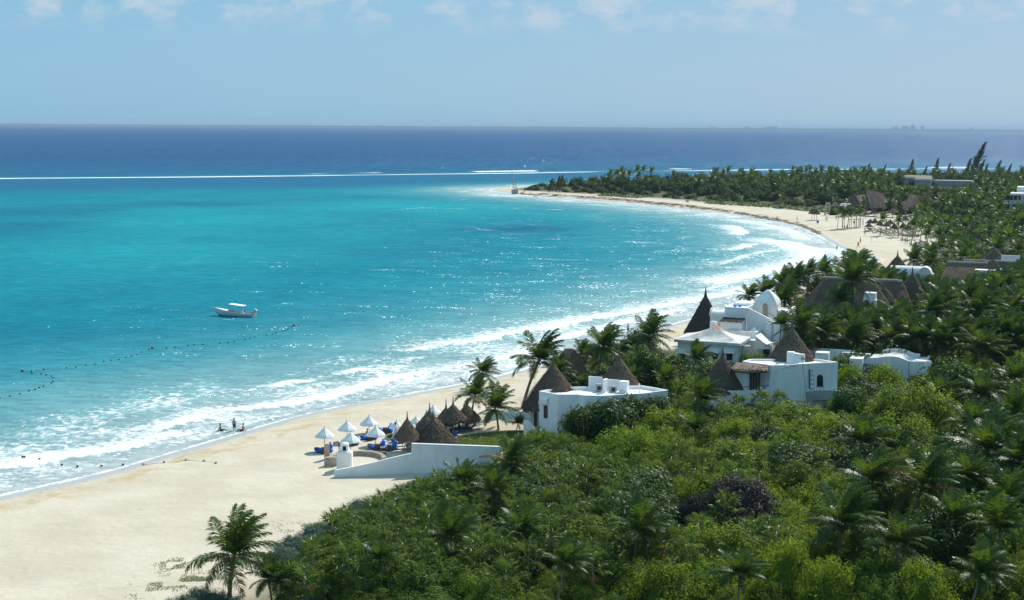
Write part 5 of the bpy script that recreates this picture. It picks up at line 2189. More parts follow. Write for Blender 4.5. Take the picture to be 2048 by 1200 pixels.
def make_palm(seed, H, nf, windk, lean, L=3.6, parts=True, lod=48, young=False, gold=False):
    """origin at the top of the trunk; fronds are parts, or one crown when the palm is far"""
    gen = np.random.default_rng(seed)
    root = empty('coconut_palm', (0, 0, -500))
    link_mesh('trunk', trunk_mesh('trunk', H, .17, .11, lean, gen, M['trunk']), root)
    VV, FF = [], []
    for i in range(nf):
        k = i / nf
        az = i * 2.39996 + gen.uniform(-.25, .25)
        el = math.radians(86 - 108 * k ** 1.2 + gen.uniform(-9, 9)) if not young else math.radians(80 - 62 * k + gen.uniform(-8, 8))
        g = .42 + .30 * k + gen.uniform(-.08, .1)
        wv = np.array(WIND) * windk * gen.uniform(.7, 1.25)
        dead = (k > .9 and gen.random() < .6 and not young)
        V, F = frond_arrays(gen, L * gen.uniform(.85, 1.08) * (.9 if k > .85 else 1), az, el, g, wv, lod, dead=dead, w=.078 * (48 / lod) ** .8, Lm=.90)
        if parts:
            o = link_mesh('frond', tri_mesh('frond', V, F, M['palmdead'] if dead or (gold and k > .6 and gen.random() < .35) else M['palm']), root)
        else:
            FF += [tuple(x + len(VV) for x in f) for f in F]
            VV += V
    if not parts:
        link_mesh('crown', tri_mesh('crown', VV, FF, M['palm']), root)
    # nuts
    if parts and not young:
        mb = MB()
        for i in range(5):
            a = gen.uniform(0, 6.28)
            c = (.2 * math.cos(a), .2 * math.sin(a), -.18 - .1 * gen.random())
            mb.lathe([(0.001, -.13), (.09, -.08), (.12, 0), (.09, .09), (.001, .13)], 7, c)
        me = bpy.data.meshes.new('coconuts')
        me.from_pydata(mb.v, [], mb.f)
        me.materials.append(M['rachis'])
        o = link_mesh('coconut_cluster', me, root)
    return root


PALM_T = [make_palm(101, 6.0, 30, .60, (.9, .3)), make_palm(102, 6.0, 28, .42, (-.5, .4)), make_palm(103, 6.0, 32, .80, (1.2, -.2)),
          make_palm(104, 6.0, 29, .52, (.3, -.6)), make_palm(105, 3.2, 24, .34, (.15, .1), young=True), make_palm(106, 6.0, 28, .55, (.6, .5), gold=True),
          make_palm(107, 3.2, 25, .48, (.2, -.1), young=True)]
PALM_H = [6.0, 6.0, 6.0, 6.0, 3.2, 6.0, 3.2]
PALM_FAR = [make_palm(120 + i, 5.5, 22, w_, (.5, .2), parts=False, lod=12) for i, w_ in enumerate((.5, .35, .6, .45))]
TEMPLATES = list(PALM_T) + list(PALM_FAR)
used_t = set()


def tilted(o, cat):
    if cat in ('palm tree', 'fan palm'):
        o.rotation_euler = (rng.uniform(-.13, .13), rng.uniform(-.10, .16), o.rotation_euler[2])
    return o


def put(tpl, loc, rz=0.0, sc=1.0, label=None, cat=None, group=None):
    """the first use moves the template itself, later ones copy it"""
    if id(tpl) not in used_t:
        used_t.add(id(tpl))
        tpl.location = loc
        tpl.rotation_euler = (0, 0, rz)
        tpl.scale = (sc, sc, sc)
        tag(tpl, label, cat, group)
        return tpl
    return tilted(tag(copy_tree(tpl, loc, rz, sc, label, group), label, cat, group), cat)


N_PALM = 0


def palm_at(px, py, Y, r_px, label, group=None, t=None, rz=None):
    """palm whose crown shows at a pixel, at distance Y, crown radius in pixels"""
    if Y < 100:                     # given as height above the ground instead
        h = Y
        z = 4.0 + h
        for _ in range(8):
            c = P(px, py, z)
            z = TH(c.x, c.y) + h
        Y = c.y
    c = D(px, py, Y)
    s = pxm(r_px, Y) / (2.9 if Y > 135 else 2.5)
    gz = TH(c.x, c.y)
    need = (c.z - gz) / s
    if t is None:
        t = rng.choice([0, 1, 2, 3]) if need > 2.6 else rng.choice([4, 6])
    o = put(PALM_T[t], c, rng.uniform(-.5, .5) if rz is None else rz, s, label, 'palm tree', group)
    # trunk long enough to stand on the ground
    for ch in o.children:
        if ch.name.startswith('trunk'):
            k = (need + .25) / PALM_H[t]
            ch.scale = (1, 1, max(.15, k))
    return o


# ---- fan palms
def fan_leaf_mesh(seed):
    gen = np.random.default_rng(seed)
    V, F = [], []
    st = .75
    V += [(0, -.015, 0), (0, .015, 0), (st, .015, -.06), (st, -.015, -.06)]
    F.append((0, 1, 2, 3))
    nb = 19
    for i in range(nb):
        a = math.radians(-135 + 270 * i / (nb - 1)) + gen.uniform(-.05, .05)
        l = .58 * gen.uniform(.88, 1.08) * (1 - .18 * abs(i - nb / 2) / (nb / 2))
        da = .085
        z = .05 * (1 if i % 2 else -1)
        dr = gen.uniform(.08, .24)
        b = len(V)
        h = (st, 0, -.06)

        def pt(rr, aa, zz):
            return (h[0] + rr * math.cos(aa), h[1] + rr * math.sin(aa), h[2] + zz)
        V += [h, pt(l * .55, a - da, z * .6 + .03), pt(l, a, -dr), pt(l * .55, a + da, .03 - z * .6)]
        F.append((b, b + 1, b + 2, b + 3))
    return tri_mesh('fan_leaf', V, F, M['fan'])


FAN_ME = [fan_leaf_mesh(s) for s in range(200, 204)]


def make_fan_palm(seed, H, nl):
    gen = np.random.default_rng(seed)
    root = empty('fan_palm', (0, 0, -500))
    link_mesh('trunk', trunk_mesh('trunk', H + .6, .09, .07, (.1, .05), gen, M['trunk']), root)
    for i in range(nl):
        k = i / nl
        az = i * 2.39996 + gen.uniform(-.2, .2)
        el = math.radians(82 - 120 * k + gen.uniform(-10, 10))
        o = link_mesh('fan_leaf', FAN_ME[i % 4], root)
        o.rotation_euler = (Matrix.Rotation(az, 3, 'Z') @ Matrix.Rotation(-el, 3, 'Y') @ Matrix.Rotation(gen.uniform(-.5, .5), 3, 'X')).to_euler()
        s = gen.uniform(.85, 1.15)
        o.scale = (s, s, s)
        if k > .86 and gen.random() < .6:
            o.material_slots[0].link = 'OBJECT'
            o.material_slots[0].material = M['palmdead']
    return root


FAN_T = [make_fan_palm(300 + i, h_, n_) for i, (h_, n_) in enumerate(((1.2, 18), (1.8, 20), (.8, 16), (2.4, 20)))]
FAN_H = [1.2, 1.8, .8, 2.4]

# ---- broadleaf trees
def make_tree(name, mats, seed, r, h, **kw):
    root = empty(name, (0, 0, -500))
    gen = np.random.default_rng(seed)
    v, f = bush_arrays(seed=seed, r=r, h=h, **kw)
    v[:, 2] += h * .25
    o = link_mesh('crown', np_mesh('crown', v, f, M[mats], smooth=False), root)
    mb = MB()
    mb.tube([(0, 0, -.6), (.05, 0, h * .4), (.1, .05, h * .8)], [.16, .13, .06], 7)
    for k in range(5):
        a = k * 1.3 + .4
        mb.tube([(.03, 0, h * .25), (r * .35 * math.cos(a), r * .35 * math.sin(a), h * .6), (r * .6 * math.cos(a), r * .6 * math.sin(a), h * .85)], [.09, .06, .03], 5)
    me = bpy.data.meshes.new('trunk')
    me.from_pydata(mb.v, [], mb.f)
    me.materials.append(M['bark'])
    link_mesh('trunk', me, root)
    return root


TREE_T = [make_tree('broadleaf_tree', 'shrubd', 400, 3.0, 3.4, nclump=80, per=80, L=.25, W=.20, cl=.26, base=0), make_tree('broadleaf_tree', 'shrubd', 401, 3.0, 3.0, nclump=76, per=80, L=.25, W=.20, cl=.26, base=0),
          make_tree('broadleaf_tree', 'shrub', 402, 3.0, 3.0, nclump=90, per=70, L=.19, W=.14, cl=.25, base=0)]

# ---- silhouettes the plants keep below so that what stands behind stays in view
SIL = [
    (157.0, [(300, 1180), (560, 1085), (620, 1055), (690, 1022), (745, 1002), (800, 982), (850, 966), (900, 957), (945, 948), (1000, 932), (1040, 874), (1110, 876), (1125, 862), (1140, 838), (1170, 806), (1240, 788), (1290, 797), (1330, 800), (1400, 790),
             (1425, 802), (1440, 808), (1560, 808), (1598, 812), (1622, 822), (1640, 800), (1672, 786), (1680, 760), (1720, 745), (1800, 760), (1900, 740), (2048, 720)]),
    (163.5, [(1000, 900), (1330, 800), (1405, 785), (1425, 800), (1560, 806), (1625, 822), (1672, 786), (1684, 740), (1720, 732), (1800, 752), (1850, 752), (1900, 730), (2048, 715)]),
    (181.0, [(1150, 790), (1290, 772), (1335, 750), (1345, 704), (1420, 727), (1480, 735), (1500, 740), (1620, 722), (1672, 712), (1690, 712), (1712, 722), (1735, 735), (1765, 726), (1790, 742), (1810, 750), (1850, 750), (1868, 728), (1920, 712), (2048, 690)]),
    (188.4, [(1100, 735), (1240, 690), (1335, 700), (1352, 730), (1545, 735), (1600, 716), (1640, 716), (1700, 716), (1742, 722), (1752, 711), (1795, 701), (1845, 715), (1870, 702), (2048, 672)]),
    (200.0, [(1100, 735), (1240, 690), (1335, 696), (1345, 706), (1420, 728), (1545, 700), (1580, 655), (1640, 640), (1700, 650), (2048, 640)]),
    (231.0, [(1330, 690), (1352, 735), (1548, 735), (1580, 655), (1600, 640), (1650, 632), (1690, 640), (1727, 628), (1770, 628), (1800, 642), (1830, 634), (1850, 605), (1880, 580), (1940, 566), (2000, 555), (2048, 545)]),
    (262.0, [(1370, 690), (1480, 600), (1540, 560), (1600, 540), (1700, 528), (1778, 548), (1840, 560), (1865, 575), (1880, 574), (1945, 566), (1990, 552), (2048, 540)]),
    (300.0, [(1480, 600), (1700, 530), (1780, 530), (1800, 535), (1880, 524), (1926, 522), (1960, 515), (2048, 518)]),
    (440.0, [(1780, 535), (1800, 520), (1850, 505), (1880, 480), (1900, 462), (2048, 425)]),
]


def proj(p):
    q = ROT.transposed() @ (Vector(p) - Vector((0, 0, CAMZ)))
    return 1024 + FPX * q.x / -q.z, 600 - FPX * q.y / -q.z


def fit_height(x, y, z, r, h):
    """largest scale (0..1) for a plant of radius r, height h that stays under the silhouettes"""
    s = 1.0
    lo = 0.0
    for Ym, pts in SIL:
        if y >= Ym:
            continue
        xs_, ys_ = [p[0] for p in pts], [p[1] for p in pts]
        for k in (-.7, 0, .7):
            px, py = proj((x + r * k, y, z + h * (1 if k == 0 else .8)))
            lim = float(np.interp(px, xs_, ys_))
            if px < xs_[0] - 5 or px > xs_[-1] + 60:
                continue
            if py < lim:
                _, pb = proj((x, y, z))
                s = min(s, max(0.0, (pb - lim) / max(1e-3, pb - py)))
        break
    for Ym, x0, x1, lim in EXTRA:
        if y < Ym:
            px, py = proj((x, y, z + h))
            if x0 < px < x1 and py < lim:
                _, pb = proj((x, y, z))
                s = min(s, max(0.0, (pb - lim) / max(1e-3, pb - py)))
    return s


EXTRA = [(108.5, 1392, 1566, 1042)]          # the purple-brown bush stays in view


FOOT = [[(p.x, p.y) for p in w_] for w_ in (wA, wC, bw + backp)] + [[(p.x, p.y) for p in f_] for f_ in (fB, f, f1, fT, fg)] + \
       [[(p.x, p.y) for p in (dA, dB, dB + VX * 6, dA + VX * 6)], [(p.x, p.y) for p in rfoot(1588, 1827, 231, 12)], [(p.x, p.y) for p in rfoot(1876, 2020, 266, 12)]]
FOOT += [[(P(1046, 872, 1.9).x, P(1046, 872, 1.9).y), (P(1078, 880, 1.9).x, P(1078, 880, 1.9).y), (wA[0].x, wA[0].y), (wA[0].x - 2, wA[0].y + 2)]]


R_B = np.full((RNY, RNX), 1e3)
_m = (_Y.ravel() < 300)
for fpt in FOOT:
    a_ = np.array(fpt)
    dd_ = seg_dist(_X.ravel()[_m], _Y.ravel()[_m], np.vstack([a_, a_[:1]]))
    dd_ = np.where(in_poly(_X.ravel()[_m], _Y.ravel()[_m], a_), -1, dd_)
    R_B.ravel()[_m] = np.minimum(R_B.ravel()[_m], dd_)


def blocked(x, y, r):
    return rlook(R_B, x, y) < r


def zone(px, py, Y):
    if Y > 430:
        return 'on the wooded point'
    if Y > 255:
        return 'behind the thatched halls'
    if Y > 182:
        return 'in the palm grove behind the vaulted house'
    if Y > 158:
        return 'between the white houses' if px < 1690 else 'right of the vaulted house'
    if px < 760:
        return 'beside the sand at the bottom left of the scrub'
    if px < 1060:
        return 'in the scrub below the long white wall'
    if px < 1340:
        return 'in the scrub below the low white house'
    if px < 1680:
        return 'in the scrub below the white villa'
    return 'in the scrub below the vaulted house'


cells = {}


def far_enough(x, y, d):
    k = (int(x // 4), int(y // 4))
    for i in range(-1, 2):
        for j in range(-1, 2):
            for (a, b, e) in cells.get((k[0] + i, k[1] + j), ()):
                if (a - x) ** 2 + (b - y) ** 2 < max(d, e * .5) ** 2:
                    return False
    cells.setdefault(k, []).append((x, y, d))
    return True


KN = {'shrub': 'green_shrub', 'shruby': 'yellow_green_shrub', 'shrubd': 'dark_shrub', 'shrubp': 'purple_shrub', 'shrubs': 'silver_shrub'}
KL = {'shrub': 'rounded mid green shrub', 'shruby': 'rounded yellow-green shrub', 'shrubd': 'dark glossy large-leaved shrub', 'shrubp': 'dull purple-brown shrub', 'shrubs': 'low silvery blue-green shrub'}
count = {k: 0 for k in KN}


def put_shrub(kind, x, y, r, label=None, hs=1.0, z=None, group=None):
    me_ = rng.choice(SHRUB_ME[kind])
    o = link_mesh(KN[kind], me_)
    base = 3.0 if kind != 'shrubs' else 1.1
    s = r / base
    o.location = (x, y, TH(x, y) - .1 if z is None else z)
    o.rotation_euler = (0, 0, rng.uniform(0, 6.28))
    o.scale = (s * rng.uniform(.88, 1.12), s * rng.uniform(.88, 1.12), s * hs)
    px, py = proj(o.location)
    lb = label or KL[kind] + ' ' + zone(px, py, y)
    tag(o, lb, 'shrub', group or (KL[kind] + 's ' + zone(px, py, y)))
    count[kind] += 1
    return o


# ---- notable shrubs and trees first
def tree_at(px, py_top, Y, r_px, t, label, hz=1.0, group=None):
    c = D(px, py_top, Y)
    s = pxm(r_px, Y) / 3.0
    gz = TH(c.x, c.y)
    tpl = TREE_T[t]
    o = put(tpl, (c.x, c.y, gz), rng.uniform(0, 6), s, label, 'tree', group)
    full = (3.4, 3.0, 3.0)[t] * 1.28
    o.scale = (s, s, max(.4, (c.z - gz)) / full)
    cells.setdefault((int(c.x // 4), int(c.y // 4)), []).append((c.x, c.y, pxm(r_px, Y) * .8))
    return o


tree_at(1225, 787, 151.5, 66, 0, 'big dark glossy tree covering the right half of the low white house')
tree_at(1192, 797, 152.5, 44, 0, 'dark glossy tree left of the biggest one on the low white house')
tree_at(1270, 790, 154.0, 46, 1, 'dark glossy tree under the white vent pipe of the low house')
tree_at(1318, 787, 156.5, 42, 0, 'dark glossy tree at the far right end of the low white house')
tree_at(1160, 812, 150.0, 42, 1, 'dark glossy tree at the right corner of the faceted wall')
tree_at(1302, 790, 155.0, 50, 1, 'dark tree below the right end of the low white roof')
tree_at(1290, 681, 176.0, 54, 0, 'big round dark tree between the low white house and the domed house')
tree_at(1335, 722, 174.0, 36, 2, 'mid green tree left of the windows of the domed house')
tree_at(1375, 748, 168.0, 36, 2, 'bushy tree left of the thatched hut of the white villa')
tree_at(1905, 716, 160.0, 66, 1, 'wide dark tree right of the vaulted white house')
tree_at(1985, 724, 158.0, 60, 0, 'dark tree at the right edge near the vaulted house')
tree_at(2050, 800, 146.0, 60, 1, 'dark tree cut by the right edge, below the palm grove')
tree_at(1980, 572, 236.0, 60, 0, 'dark tree in front of the right thatched hall')
tree_at(2035, 556, 238.0, 46, 1, 'dark tree at the right edge in front of the thatched hall')
tree_at(1905, 578, 240.0, 40, 2, 'lighter tree below the left end of the right thatched hall')
tree_at(1860, 530, 300.0, 40, 2, 'bright green tree behind the left end of the right thatched hall')
tree_at(1905, 520, 310.0, 34, 2, 'bright green tree at the edge of the far sand')
tree_at(1700, 723, 172.0, 32, 2, 'yellowish tree against the garden wall right of the white villa')
tree_at(1770, 722, 168.0, 40, 2, 'tree in front of the vaulted wall')


def shrub_px(kind, px, py_top, Y, r_px, label, hs=None):
    if Y < 20:
        h = Y
        z = 4.0 + h
        for _ in range(8):
            c = P(px, py_top, z)
            z = TH(c.x, c.y) + h
        Y = c.y
    c = D(px, py_top, Y)
    r = pxm(r_px, Y)
    gz = TH(c.x, c.y)
    h0 = {'shrub': 3.0, 'shruby': 2.7, 'shrubd': 3.3, 'shrubp': 2.6, 'shrubs': .75}[kind] * 1.12
    base = 3.0 if kind != 'shrubs' else 1.1
    o = put_shrub(kind, c.x, c.y, r, label, hs=max(.3, (c.z - gz)) / (h0 * r / base))
    cells.setdefault((int(c.x // 4), int(c.y // 4)), []).append((c.x, c.y, r * 1.9))
    return o


shrub_px('shrubp', 1480, 946, 5.0, 92, 'large purple-brown dome-shaped bush in the middle of the scrub')
shrub_px('shrubp', 1390, 985, 3.0, 40, 'smaller purplish bush left of the large purple-brown dome')
shrub_px('shrubp', 1800, 800, 3.0, 48, 'greyish brown bush below the vaulted white house')
shrub_px('shrubp', 1760, 840, 3.0, 40, 'greyish brown bush in the scrub, left of the right-hand palms')
shrub_px('shrubp', 1455, 870, 2.4, 38, 'brownish low bush below the balcony of the white villa')
shrub_px('shruby', 1570, 1075, 4.2, 74, 'large bright yellow-green bush below the purple-brown dome')
shrub_px('shruby', 1840, 895, 3.6, 80, 'wide bright yellow-green bush among the right-hand palms')
shrub_px('shruby', 1650, 950, 3.8, 66, 'round yellow-green bush right of the purple-brown dome')
shrub_px('shruby', 1660, 1110, 3.6, 62, 'yellow-green bush at the bottom edge, right of centre')
shrub_px('shruby', 1850, 1120, 3.6, 70, 'yellow-green bush at the bottom edge near the right-hand palms')
shrub_px('shrub', 795, 893, 158.5, 27, 'small bright green bush behind the sloping part of the long white wall')
shrub_px('shruby', 1092, 866, 2.2, 26, 'yellowish bush at the foot of the stair of the low white house')
shrub_px('shrubd', 1530, 850, 3.0, 45, 'feathery dark green bush below the white villa')

# ---- random fill of the scrub in front of the houses
tries = 0
spots = []
while tries < 9000:
    tries += 1
    y = 92 * (262 / 92) ** rng.random()
    x = rng.uniform(-.24, .435) * y
    vd_ = veg_depth(x, y)
    if vd_ < 1.0:
        continue
    r = rng.choice([1.6, 2.1, 2.6, 3.2, 3.8]) * rng.uniform(.9, 1.1)
    if vd_ < 6:
        r = rng.uniform(1.0, 1.7)
    if blocked(x, y, .9):
        continue
    if not far_enough(x, y, r * 1.10):
        continue
    spots.append((x, y, r, vd_))
NEARLIM = 300
for (x, y, r, vd_) in sorted(spots, key=lambda q: q[1]):
    px, py = proj((x, y, TH(x, y)))
    q = fbm(np.array([x * .07]), np.array([y * .07]), 90, 3)[0] + rng.uniform(-.12, .12)
    right = (px - 1150) / 700
    if y > 182:
        kind = 'shrubd' if q < .5 else 'shrub'
    elif q + .10 * right > .56:
        kind = 'shruby'
    elif q < .40:
        kind = 'shrubd'
    else:
        kind = 'shrub'
    if vd_ < 5.5 and y < 152 and px < 1050:
        kind = 'shrubs' if rng.random() < .75 else 'shrub'
    if kind == 'shrub' and count['shrub'] >= 290:
        kind = 'shrubd'
    if kind == 'shrubd' and count['shrubd'] >= 290:
        continue
    z = TH(x, y)
    hs = rng.uniform(.75, 1.35) * (1.0 if px > 1250 or y > 150 else .72)
    h = {'shrub': 3.0, 'shruby': 2.7, 'shrubd': 3.3, 'shrubp': 2.6, 'shrubs': .75}[kind] * 1.15 * r / (3.0 if kind != 'shrubs' else 1.1) * hs
    k = fit_height(x, y, z, r, h)
    if k < .22:
        continue
    put_shrub(kind, x, y, r * (.55 + .45 * k) * rng.uniform(1.0, 1.15), hs=hs * k / (.55 + .45 * k))

# silvery ground shrubs along the sand
for i in range(130):
    t = rng.random()
    a = [(560, 1108), (620, 1072), (690, 1034), (745, 1003), (800, 985), (850, 970), (905, 962), (960, 952), (1005, 935)]
    q = t * (len(a) - 1)
    k = int(q)
    px = a[k][0] + (a[min(k + 1, 8)][0] - a[k][0]) * (q - k) + rng.uniform(-22, 46)
    py = a[k][1] + (a[min(k + 1, 8)][1] - a[k][1]) * (q - k) + rng.uniform(2, 34)
    g = G(px, py)
    if far_enough(g.x, g.y, .55):
        put_shrub('shrubs', g.x, g.y, rng.uniform(.6, 1.35), hs=rng.uniform(.7, 1.1))
for px, py, r in ((400, 1196, 1.1), (375, 1204, .9), (430, 1204, 1.2), (460, 1212, 1.1), (345, 1212, .8)):
    g = G(px, py)
    put_shrub('shrubs', g.x, g.y, r, 'low silvery shrub at the foot of the lone palm', group='silvery shrubs at the foot of the lone palm')

# ---- fan palms
fans = 0
tries = 0
fcells = []
while fans < 210 and tries < 12000:
    tries += 1
    y = 94 * (172 / 94) ** rng.random()
    x = rng.uniform(-.17, .38) * y
    vd_ = veg_depth(x, y)
    if vd_ < 2.0:
        continue
    px, py = proj((x, y, TH(x, y)))
    dens = 1.0 if px < 1250 else (.22 if px < 1650 else .12)
    if y > 150:
        dens *= .5
    if rng.random() > dens or blocked(x, y, .6):
        continue
    if any((a - x) ** 2 + (b - y) ** 2 < 1.9 for a, b in fcells):
        continue
    t = rng.randrange(4)
    s = rng.uniform(1.0, 1.45)
    top = rng.uniform(1.5, 3.1)
    z = TH(x, y)
    k = fit_height(x, y, z, .8 * s, top + .9 * s)
    if k < .35:
        continue
    top *= k
    o = put(FAN_T[t], (x, y, z + top), rng.uniform(0, 6.28), s, 'green fan palm ' + zone(px, py, y), 'fan palm', 'fan palms ' + zone(px, py, y))
    for ch in o.children:
        if ch.name.startswith('trunk'):
            ch.scale = (1, 1, max(.4, (top / s + .3) / (FAN_H[t] + .6)))
    fcells.append((x, y))
    fans += 1
for px, py, Y, s in ((873, 958, 147, 1.35), (1476, 812, 158.5, 1.2), (1520, 803, 158, 1.3), (1558, 803, 158.3, 1.2), (1592, 1010, 118, 1.4), (1500, 1020, 117, 1.5)):
    c = D(px, py, Y)
    t = 1
    o = put(FAN_T[t], c, rng.uniform(0, 6), s, 'fan palm standing clear beside the sand below the long wall' if px < 900 else ('fan palm in front of the white villa wall' if py < 900 else 'fan palm below the large purple-brown dome'), 'fan palm',
            None if px < 900 else ('fan palms in front of the white villa' if py < 900 else 'fan palms below the purple dome'))
    for ch in o.children:
        if ch.name.startswith('trunk'):
            ch.scale = (1, 1, max(.4, ((c.z - TH(c.x, c.y)) / s + .3) / (FAN_H[t] + .6)))

# ---- coconut palms one by one
KP = [
    (468, 1112, 3.4, 76, 'tall lone windblown palm on the sand at the bottom left', 3, 0.3),
    (536, 1158, 2.2, 38, 'smaller palm with twin look behind the lone palm at the bottom left', 1, .3),
    (562, 1168, 2.0, 36, 'low palm right of the lone palm at the bottom left', 4, .5),
    (1022, 925, 3.4, 44, 'ragged palm at the right end of the long white wall', 5, .2),
    (926, 965, 3.0, 40, 'bright young palm below the middle of the long white wall', 4, 0),
    (985, 985, 3.0, 42, 'young palm right of the bright one below the long white wall', 6, 0),
    (902, 1075, 3.0, 55, 'palm with silvery drooping fronds in the lower left scrub', 6, .4),
    (1045, 1065, 2.8, 48, 'low spreading palm in the scrub right of the silvery one', 4, -.3),
    (1278, 1065, 3.4, 58, 'palm with bright ribs in the middle of the lower scrub', 6, .1),
    (1402, 800, 157, 46, 'tall palm left of the balcony of the white villa', 6, .0),
    (1722, 888, 3.6, 52, 'palm rising from the yellow-green bushes right of the villa', 4, .2),
    (1745, 965, 4.2, 62, 'windblown palm, left one of the right-hand cluster', 2, 0),
    (1845, 972, 4.2, 72, 'windblown palm with dry skirt in the middle of the right-hand cluster', 5, .1),
    (1690, 1050, 3.8, 72, 'broad palm at the front of the right-hand cluster', 0, -.2),
    (1795, 1090, 3.4, 56, 'short palm in front of the right-hand cluster', 4, .3),
    (1975, 905, 4.6, 76, 'dark windblown palm near the right edge', 2, .2),
    (2040, 925, 4.6, 70, 'dark palm cut by the right edge', 0, .1),
    (2025, 835, 4.2, 56, 'palm above the dark ones at the right edge', 3, .0),
    (1078, 722, 175, 60, 'big windblown palm behind the left cone of the low white house', 0, -.1),
    (1115, 745, 172, 34, 'shorter palm between the big one and the left cone', 1, .8),
    (1163, 705, 186, 26, 'yellow palm behind the low white house', 5, .5),
    (1207, 695, 180, 48, 'dark windblown palm behind the right cone of the low white house', 2, .0),
    (1165, 770, 170, 26, 'small green palm between the two cones', 4, .0),
    (1298, 672, 196, 46, 'windblown palm above the round dark tree', 3, .2),
    (965, 745, 190, 32, 'windswept palm rising behind the beach palapas', 2, .0),
    (950, 792, 165, 40, 'palm with tall bare trunk on the left of the lawn', 0, .5),
    (990, 818, 161, 44, 'palm with pale trunk on the right of the lawn', 1, .3),
    (1036, 848, 160, 20, 'tiny palm beside the lawn and stair wall', 4, .0),
    (1392, 720, 176, 36, 'palm covering the left windows of the domed house', 6, .0),
    (1597, 655, 190, 46, 'palm right of the domed house', 1, .4),
    (1562, 650, 186, 28, 'short palm fronds rising over the cone of the white villa', 4, .0),
    (1704, 565, 214, 52, 'tall palm standing in front of the long thatched hall', 1, .2),
    (1680, 600, 212, 34, 'dark palm in front of the long thatched hall', 0, -.2),
    (1745, 650, 4.2, 44, 'palm below the white chimney of the thatched hall', 6, .2),
    (1800, 640, 208, 46, 'palm in front of the right end of the long thatched hall', 4, -.1),
    (1498, 592, 246, 26, 'thin feathery palm left of the dome', 2, .0),
    (1528, 588, 244, 30, 'palm behind the left side of the dome', 1, .2),
    (1565, 568, 244, 32, 'palm right of the dome by the surf', 3, .1),
    (1592, 560, 246, 34, 'yellowish palm left of the long thatched ridge', 5, .1),
    (1617, 552, 250, 32, 'palm at the left end of the long thatched ridge', 0, .0),
    (1645, 545, 256, 30, 'palm above the left end of the long thatched ridge', 3, .3),
    (1690, 545, 3.8, 34, 'palm behind the long thatched ridge', 1, .2),
    (1716, 528, 262, 32, 'dark tall palm behind the long thatched ridge', 2, .0),
    (1740, 545, 258, 28, 'palm left of the thatched half cone', 5, .4),
    (1828, 520, 284, 28, 'palm above the white barrel vault', 3, .1),
    (1858, 528, 280, 26, 'palm behind the domed end of the barrel vault', 0, .4),
    (1862, 505, 300, 20, 'dark palm at the edge of the far sand', 2, .0),
]
for px, py, Y, rp, lb, t, rz in KP:
    palm_at(px, py, Y, rp, lb, None, t, rz)
BAN = D(1720, 690, 192)
# palm grove behind the vaulted house
npal = 0
tries = 0
pc_ = []
while npal < 130 and tries < 7000:
    tries += 1
    Y = rng.uniform(184, 262)
    x = rng.uniform(.185, .415) * Y
    if veg_depth(x, Y) < 2 or blocked(x, Y, 1.5):
        continue
    if any((a - x) ** 2 + (b - Y) ** 2 < 6.5 for a, b in pc_):
        continue
    z = TH(x, Y)
    h = rng.uniform(4.0, 7.5)
    k = fit_height(x, Y, z, 2.2, h + 2.6)
    if k < .42:
        continue
    h = (h + 2.6) * k - 2.2
    p = Vector((x, Y, z + h))
    px, py = proj(p)
    palm_at(px, py, Y, 46 * 205 / Y * rng.uniform(.85, 1.15) * (.7 + .3 * k), 'coconut palm ' + zone(px, py, Y), 'coconut palms ' + zone(px, py, Y), rng.choice([0, 1, 2, 3, 4, 5, 6]) if h < 4 else rng.choice([0, 1, 2, 3, 3, 5]))
    pc_.append((x, Y))
    npal += 1
# a few among the scrub on the right
for px, py, Y, rp in ((1880, 790, 3.8, 44), (1940, 850, 3.8, 48), (1900, 1040, 3.6, 54), (2000, 1060, 3.8, 62), (1960, 700, 4.5, 48), (2020, 680, 4.5, 48), (1880, 690, 4.5, 44), (1930, 960, 3.8, 52), (2010, 1000, 3.8, 56), (1960, 790, 4, 46), (2030, 760, 4, 46), (1830, 690, 4.2, 40), (1920, 660, 4.5, 42), (1985, 640, 4.5, 42), (1330, 760, 166, 30), (1260, 760, 172, 30), (1130, 1130, 3.8, 44), (760, 1120, 3.2, 36), (1480, 1150, 3, 46), (1960, 1150, 3.4, 54), (1390, 860, 3, 38)):
    z_ = zone(px, py, Y)
    palm_at(px, py, Y, rp, 'young coconut palm ' + z_, 'young coconut palms ' + z_, rng.choice([4, 6]))

# ---- banana plant
root = empty('banana_plant', (BAN.x, BAN.y, TH(BAN.x, BAN.y)), 'bright green banana plant with broad upright leaves by the garden wall', 'plant')
for k in range(7):
    az, el, L = k * 1.1, math.radians(75 - 5 * k), 3.0 - .15 * k
    V, F = [], []
    d = np.array([math.cos(az) * math.cos(el), math.sin(az) * math.cos(el), math.sin(el)])
    p = np.array([0, 0, 1.2])
    for i in range(9):
        t = i / 8
        s = np.cross(d, [0, 0, 1.0])
        s /= np.linalg.norm(s) + 1e-6
        w = .30 * math.sin(math.pi * min(.98, .08 + .92 * t)) ** .6 + .02
        V += [p - s * w + np.array([0, 0, .06]), p, p + s * w + np.array([0, 0, .06])]
        d = d + np.array([0, 0, -.10 - .03 * i])
        d /= np.linalg.norm(d)
        p = p + d * L / 8
    F = [(3 * i + a, 3 * i + a + 1, 3 * i + a + 4, 3 * i + a + 3) for i in range(8) for a in (0, 1)]
    link_mesh('leaf', tri_mesh('leaf', V, F, M['banana']), root)
mb = MB()
mb.tube([(0, 0, -.3), (0, 0, 1.3)], [.16, .12], 7)
me = bpy.data.meshes.new('stem')
me.from_pydata(mb.v, [], mb.f)
me.materials.append(M['banana'])
link_mesh('stem', me, root)

